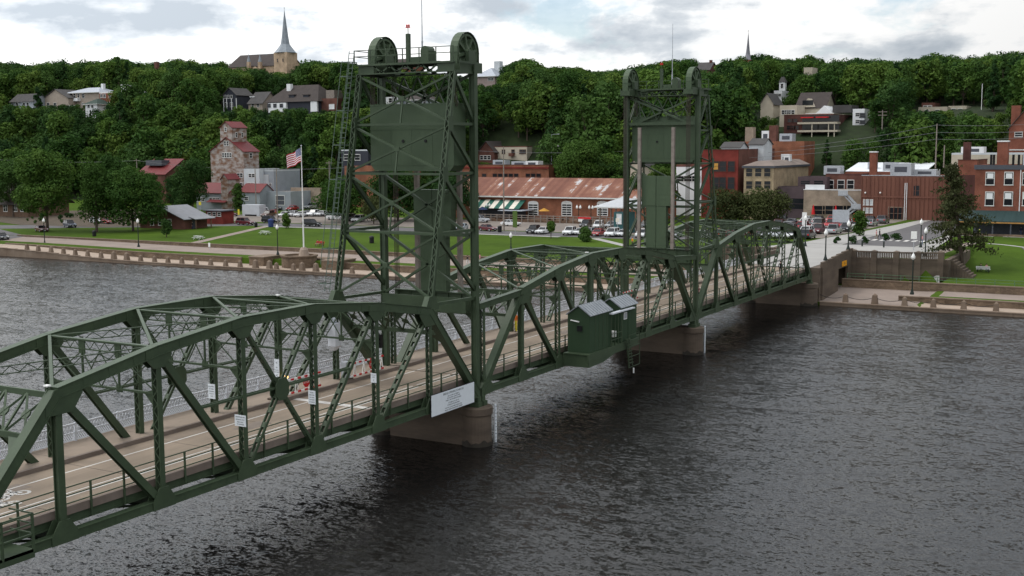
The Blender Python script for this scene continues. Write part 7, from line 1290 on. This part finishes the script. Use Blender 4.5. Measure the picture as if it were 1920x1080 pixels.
# ================================================================== PEOPLE
SKIN = mat('skin', (.42, .26, .19), .6, .05, 5); HAIRD = mat('hair_dark', (.03, .02, .015), .8); 
def cloth(n, c): return MATS.get(n) or mat(n, c, .9, .12, 6)
_pose = {}
def body_mesh(pose):
    if pose in _pose: return _pose[pose]
    pts = []; edges = []; rad = []; reg = []
    def P_(p, r_, g, parent=None):
        pts.append(p); rad.append(r_); reg.append(g)
        if parent is not None: edges.append((parent, len(pts)-1))
        return len(pts)-1
    sit = pose == 'sit'; hz = .50 if sit else .93
    pel = P_((0, 0, hz), (.135, .115), 'b'); wa = P_((.0, 0, hz+.15), (.125, .10), 't', pel); ch = P_((.01, 0, hz+.34), (.15, .115), 't', wa); nb = P_((0, 0, hz+.50), (.09, .075), 't', ch); ne = P_((.01, 0, hz+.57), (.052, .055), 's', nb); hd = P_((.02, 0, hz+.64), (.075, .085), 's', ne); ht = P_((.015, 0, hz+.76), (.072, .085), 's', hd)
    st = {'walk': .28, 'stand': .04, 'sit': 0}[pose]
    for s in (-1, 1):
        hip = P_((0, s*.10, hz-.04), (.095, .10), 'b', pel)
        if sit: kn = P_((.42, s*.12, hz-.02), (.062, .065), 'b', hip); an = P_((.46, s*.12, .08), (.042, .045), 'b', kn); P_((.60, s*.13, .04), (.04, .03), 'f', an)
        else: kn = P_((s*st*.55+.03, s*.10, .50), (.062, .065), 'b', hip); an = P_((s*st*.9-.04*(pose == 'walk'), s*.10, .09+(.05 if pose == 'walk' and s < 0 else 0)), (.042, .045), 'b', kn); P_((s*st*.9+.13, s*.11, .04), (.04, .03), 'f', an)
        sh = P_((0, s*.185, hz+.455), (.062, .06), 't', nb); el = P_((-s*st*.35-.02+(.12 if sit else 0), s*.245, hz+.19), (.045, .045), 't', sh); wr = P_((-s*st*.6+.06+(.22 if sit else 0), s*.235, hz-.03+(.06 if sit else 0)), (.028, .032), 's', el); pa = P_((-s*st*.65+.08+(.27 if sit else 0), s*.23, hz-.10+(.07 if sit else 0)), (.022, .036), 's', wr)
        for k, (fx, fl) in enumerate(((-.03, .075), (-.01, .085), (.01, .08), (.03, .065), (.045, .05))):
            b0 = pts[pa]; P_((b0[0]+fx+(.03 if k == 4 else 0), b0[1]-s*.01, b0[2]-fl+(.03 if k == 4 else 0)), (.009, .009), 's', pa)
    me = bpy.data.meshes.new('body'); me.from_pydata(pts, edges, []); ob = bpy.data.objects.new('body', me); COL.objects.link(ob)
    md_ = ob.modifiers.new('skin', 'SKIN'); md_.use_smooth_shade = True; ss = ob.modifiers.new('ss', 'SUBSURF'); ss.levels = 1; ss.render_levels = 1
    for v, r_ in zip(me.skin_vertices[0].data, rad): v.radius = r_
    me.skin_vertices[0].data[0].use_root = True
    bpy.context.view_layer.update(); m2 = bpy.data.meshes.new_from_object(ob.evaluated_get(bpy.context.evaluated_depsgraph_get())); bpy.data.objects.remove(ob)
    m2.materials.clear(); order = {'t': 0, 'b': 1, 's': 2, 'f': 3}
    for m_ in (SKIN, SKIN, SKIN, BLACK): m2.materials.append(m_)
    A = np.array(pts); E_ = edges
    for f in m2.polygons:
        c = np.array(f.center); best = 9; g = 't'
        for a, b in E_:
            p, q = A[a], A[b]; t = np.clip(((c-p)@(q-p))/max(1e-9, (q-p)@(q-p)), 0, 1); d = np.linalg.norm(c-p-(q-p)*t)
            if d < best: best = d; g = reg[b] if t > .5 or reg[a] == reg[b] else (reg[a] if reg[b] != 's' else reg[a])
        f.material_index = order[g]
    _pose[pose] = (m2, hz); return _pose[pose]
def person(label, x, y, z, rz, top, bottom, pose='stand', hair=None, height=1.74, vest=None):
    """one skinned body; material chosen per face by body region; head with face, ears and hair"""
    m2, hz = body_mesh(pose)
    root = thing('person', label, 'person', (x, y, z)); k = height/1.74; root.rotation_euler = (0, 0, rz); root.scale = (k,)*3
    bo = part(m2, root, 'body')
    for q, m_ in ((0, top), (1, bottom)): bo.material_slots[q].link = 'OBJECT'; bo.material_slots[q].material = m_
    h = MB(); n = 10; c = (0.005, 0, hz+.735); h.lathe((c[0], c[1], c[2]-.03), [(.085, 0), (.092, .05), (.08, .10), (.04, .135)], n); hm_ = h.mesh('hair', hair or HAIRD, smooth=True); part(hm_, root, 'hair')
    f = MB(); zc = hz+.70; f.add([(.095, -.012, zc-.02), (.095, .012, zc-.02), (.118, 0, zc-.022), (.1, 0, zc+.03)], [(0, 1, 2), (0, 2, 3), (1, 3, 2), (0, 3, 1)])
    for s in (-1, 1): f.box(.088, .097, s*.032-.012, s*.032+.012, zc+.028, zc+.04); f.box(0, .03, s*.078-.012, s*.078+.012, zc-.02, zc+.035)
    f.box(.086, .096, -.025, .025, zc-.055, zc-.045); part(f.mesh('face', SKIN), root, 'face')
    if vest: vb = MB(); vb.lathe((.005, 0, hz+.10), [(.15, 0), (.165, .2), (.15, .36), (.1, .42)], 10); part(vb.mesh('safety_vest', vest), root, 'safety_vest')
    return root
NAVYC = cloth('cloth_navy', (.025, .03, .09)); DENIM = cloth('cloth_denim', (.10, .14, .22)); BLK = cloth('cloth_black', (.015, .015, .018)); ORG = cloth('cloth_orange', (.65, .16, .03)); YELC = cloth('cloth_yellow', (.6, .5, .05)); REDC = cloth('cloth_red', (.45, .05, .06)); PINK = cloth('cloth_pink', (.5, .25, .25)); WHC = cloth('cloth_white', (.6, .6, .6)); KHA = cloth('cloth_khaki', (.25, .2, .14)); HIVIS = mat('hi_vis_orange', (.8, .20, .02), .8); LIME = mat('hi_vis_lime', (.45, .62, .03), .8)
def onw(u, v, zz=ZS): p = az(u, v, zz); return p[0], p[1], zz
x, y, z = onw(941, 611); person('person in navy top and jeans walking on the bridge sidewalk', x, min(9.2, y), z, .1, NAVYC, DENIM, 'walk')
x, y, z = onw(968, 622); person('person in orange top standing by the kerb on the lift span', x, min(9.2, y), z, 2.8, ORG, YELC, 'stand')
x, y, z = onw(1463, 515, ZD); person('person in black walking at the town end of the bridge', x, max(1.0, min(6, y)), ZD, .2, BLK, BLK, 'walk')
x, y, z = onw(1312, 566, ZD); person('person in a pink top by the railing near the farther tower', x, max(1.0, min(6, y)), ZD, 3.0, PINK, BLK, 'walk')
for lb, u, v, zg, x0, rz, t, b, pz, vst in (('left of two road workers in orange vests below the farther tower', 1186, 462, -1.25, 0, 2.5, YELC, BLK, 'stand', HIVIS), ('right of two road workers in orange vests below the farther tower', 1198, 462, -1.25, 0, 3.4, YELC, BLK, 'stand', HIVIS), ('walker in black on the promenade by the nearer tower', 877, 496, -2.1, 0, 1.6, BLK, WHC, 'walk', None), ('walker in pink on the lawn edge right of the nearer tower', 900, 487, -1.5, 0, 1.6, PINK, KHA, 'walk', None), ('left of two people crossing at the street corner', 1643, 449, 1.1, 0, -1.5, PINK, KHA, 'walk', None), ('right of two people crossing at the street corner', 1649, 447, 1.1, 0, -1.5, BLK, BLK, 'walk', None), ('person in pale top on the sidewalk by the lamp behind the spruce', 1729, 460, 1.1, 0, -1.2, PINK, DENIM, 'stand', None), ('person in a lime top cycling past the porch behind the spruce', 1836, 454, .2, 0, 1.4, LIME, BLK, 'walk', None), ('person in blue standing on the porch at the right edge', 1914, 442, .9, 0, 3, NAVYC, DENIM, 'stand', None), ('flag worker in lime vest on the plaza at the truss end', 1500, 492, 1.15, 0, 2.8, LIME, BLK, 'stand', LIME), ('person in dark clothes beside the park building porch', 361, 430, -1.3, 0, 2.0, BLK, NAVYC, 'stand', None), ('person in red walking by the cars below the elevator shed', 550, 391, -.6, 0, 2.0, REDC, BLK, 'walk', None)):
    p = az(u, v, zg); person(lb, p[0], p[1], gz(p[0], p[1]) if 'porch at the right' not in lb else .85, rz, t, b, pz, vest=vst)
# seated pairs
BENCHW = mat('bench_grey', (.55, .56, .55), .7)
def bench(label, x, y, z, rz, m_=None):
    root = thing('park_bench', label, 'bench', (0, 0, 0)); m_ = m_ or BENCHW
    for k in range(3): mb = MB(); mb.box(-.05+k*.17, .10+k*.17, -1.0, 1.0, .42, .46); mb.build('seat_slat', m_, root)
    for k in range(2): mb = MB(); mb.box(-.16, -.12, -1.0, 1.0, .58+k*.2, .72+k*.2); mb.build('back_slat', m_, root)
    for s in (-.8, .8): mb = MB(); mb.box(-.12, .45, s-.04, s+.04, .36, .42); mb.box(-.14, -.08, s-.04, s+.04, 0, .9); mb.box(.36, .42, s-.04, s+.04, 0, .4); mb.build('leg', BLACK, root)
    root.location = (x, y, z); root.rotation_euler = (0, 0, rz); root['_o'] = (x, y, z); return root
p = az(1843, 512, -1.4); zz = gz(p[0], p[1]); bench('pale park bench on the right lawn with two people', p[0], p[1], zz, 0.0)
person('person in black sitting on the right lawn bench, left of two', p[0]+.16, p[1]+.35, zz, 0, BLK, BLK, 'sit'); person('person in pink sitting on the right lawn bench, right of two', p[0]+.16, p[1]-.45, zz, 0, PINK, DENIM, 'sit')
p = az(600, 461, -1.45); zz = gz(p[0], p[1]); bench('small red bench on the lawn right of the flagpole', p[0], p[1], zz, math.pi, RED)
person('person in red sitting on the lawn bench, left of two', p[0]-.16, p[1]+.4, zz, math.pi, REDC, KHA, 'sit'); person('person in red sitting on the lawn bench, right of two', p[0]-.16, p[1]-.4, zz, math.pi, REDC, BLK, 'sit')
# ------------------------------------------------------------------ small street furniture
for lb, u, v, zg, c, s in (('black litter bin by the path end on the left lawn', 480, 426, -1.15, BLACK, .9), ('blue recycling bin beside the small round tree', 508, 426, -1.15, mat('bin_blue', (.03, .05, .16), .6), 1.5), ('black litter bin on the lawn right of the nearer tower', 937, 436, -1.1, BLACK, 1.1), ('black litter bin on the lawn seen through the nearer tower', 697, 455, -1.3, BLACK, 1.1), ('dark litter bin on the shaded lawn at the left', 177, 443, -1.5, BLACK, 1.0)):
    p = az(u, v, zg); z = gz(p[0], p[1]); root = thing('litter_bin', lb, 'bin', (p[0], p[1], z)); mb = MB(); mb.lathe((p[0], p[1], z), [(.36*s, 0), (.42*s, .1), (.42*s, 1.0*s), (.46*s, 1.02*s), (.46*s, 1.1*s)], 12); mb.build('bin_body', c, root); mb = MB(); mb.lathe((p[0], p[1], z+1.1*s), [(.46*s, 0), (.3*s, .2*s), (.05, .26*s)], 12); mb.build('lid', c, root)
for lb, u, v in (('white picnic table on the left lawn', 497, 440), ('grey picnic table on the lawn near the path', 372, 448)):
    p = az(u, v, -1.35); z = gz(p[0], p[1]); root = thing('picnic_table', lb, 'picnic table', (p[0], p[1], z)); mb = MB(); mb.box(p[0]-.4, p[0]+.4, p[1]-1.1, p[1]+1.1, z+.7, z+.76); mb.build('table_top', BENCHW, root)
    for k in (-1, 1): mb = MB(); mb.box(p[0]+k*.75-.13, p[0]+k*.75+.13, p[1]-1.1, p[1]+1.1, z+.42, z+.47); mb.build('bench', BENCHW, root); mb = MB(); mb.beam((p[0]-.75, p[1]+k*.8, z), (p[0]+.3, p[1]+k*.8, z+.72), .08, .08); mb.beam((p[0]+.75, p[1]+k*.8, z), (p[0]-.3, p[1]+k*.8, z+.72), .08, .08); mb.build('leg', BENCHW, root)
def signpost(label, u, v, zg, w, h, zc, c, x=None, text=None, ts=.3):
    p = az(u, v, zg) if x is None else ax(u, v, x); z = gz(p[0], p[1]); root = thing('street_sign', label, 'sign', (p[0], p[1], z)); mb = MB(); mb.tube((p[0], p[1], z), (p[0], p[1], z+zc+h/2), .05, n=6); mb.build('post', GALV, root); mb = MB(); mb.box(p[0]-.1, p[0]-.06, p[1]-w/2, p[1]+w/2, z+zc-h/2, z+zc+h/2); mb.build('panel', c, root)
    if text: text_mesh(text, ts, WHITE, root, (p[0]-.105, p[1], z+zc), (0, -1, 0), (0, 0, 1))
signpost('yellow crossing sign by the kiosk', 376, 402, -.8, .9, .9, 3.0, YELC); signpost('yellow post sign below the elevator shop', 448, 406, -.8, .6, 1.5, 1.2, YELC); signpost('large grey back of a sign at the crowded lot', 1576, 437, .9, 3.2, 2.4, 3.2, GALV); signpost('red no-entry sign at the street corner', 1607, 440, 1.0, 1.5, 1.5, 3.2, RED); signpost('white lot sign left of the no-entry sign', 1601, 441, 1.0, .8, 1.0, 1.6, WHITE); signpost('small white sign at the path on the left lawn', 393, 462, -1.5, .5, .8, 1.0, WHITE); signpost('tall white notice at the lot corner behind the truss end', 1508, 437, .9, .9, 3.0, 2.4, WHITE); signpost('white plate sign by the right promenade lamp', 1712, 500, -1.5, .9, 1.2, 2.4, WHITE); signpost('small white sign on the lawn right of the nearer tower', 860, 478, -1.5, .5, .8, 1.6, WHITE); signpost('green and yellow banner board before the dining deck', 966, 438, -1.0, 1.1, 3.6, 3.2, mat('banner_green', (.08, .13, .03), .7)); signpost('white pennant sign in the lawn car row', 1158, 441, -1.0, .8, .8, 3.2, AWN_W)
for i, (u, v) in enumerate(((1616.5, 466), (1657, 468))):
    p = az(u, v-4, 1.1); root = thing('bollard', ('dark green bollard on the plaza edge, left of two', 'dark green bollard on the plaza edge, right of two')[i], 'bollard', (p[0], p[1], gz(p[0], p[1]))); z = gz(p[0], p[1]); mb = MB(); mb.lathe((p[0], p[1], z), [(.16, 0), (.13, .1), (.12, 1.35), (.06, 1.45)], 8); mb.build('post', DKG, root); mb = MB(); mb.lathe((p[0], p[1], z+1.05), [(.13, 0), (.13, .15)], 8); mb.build('band', GALV, root)
root = thing('banner_sign', 'white and red banner on the dining deck rail', 'banner', (182.7, 80, .5)); ya, yb = ax(1108, 412, 182.7)[1], ax(1084, 412, 182.7)[1]; mb = MB(); mb.box(182.70, 182.76, ya, yb, -.1, 1.0); mb.build('cloth', WHITE, root); mb = MB(); mb.box(182.67, 182.70, ya, yb, .55, 1.0); mb.build('red_band', RED, root)
for i, (u, lb) in enumerate(((1525, 'left'), (1567, 'right'))):
    p = ax(u, 390, 205); root = thing('closed_umbrella', f'furled red patio umbrella before the stone shop, {lb} of two', 'umbrella', (205, p[1], .9)); mb = MB(); mb.lathe((205, p[1], 1.6), [(.45, 0), (.35, .8), (.12, 2.0), (.03, 2.3)], 8); mb.build('canopy', RED, root); mb = MB(); mb.tube((205, p[1], .9), (205, p[1], 1.8), .05); mb.build('pole', WOODG, root)
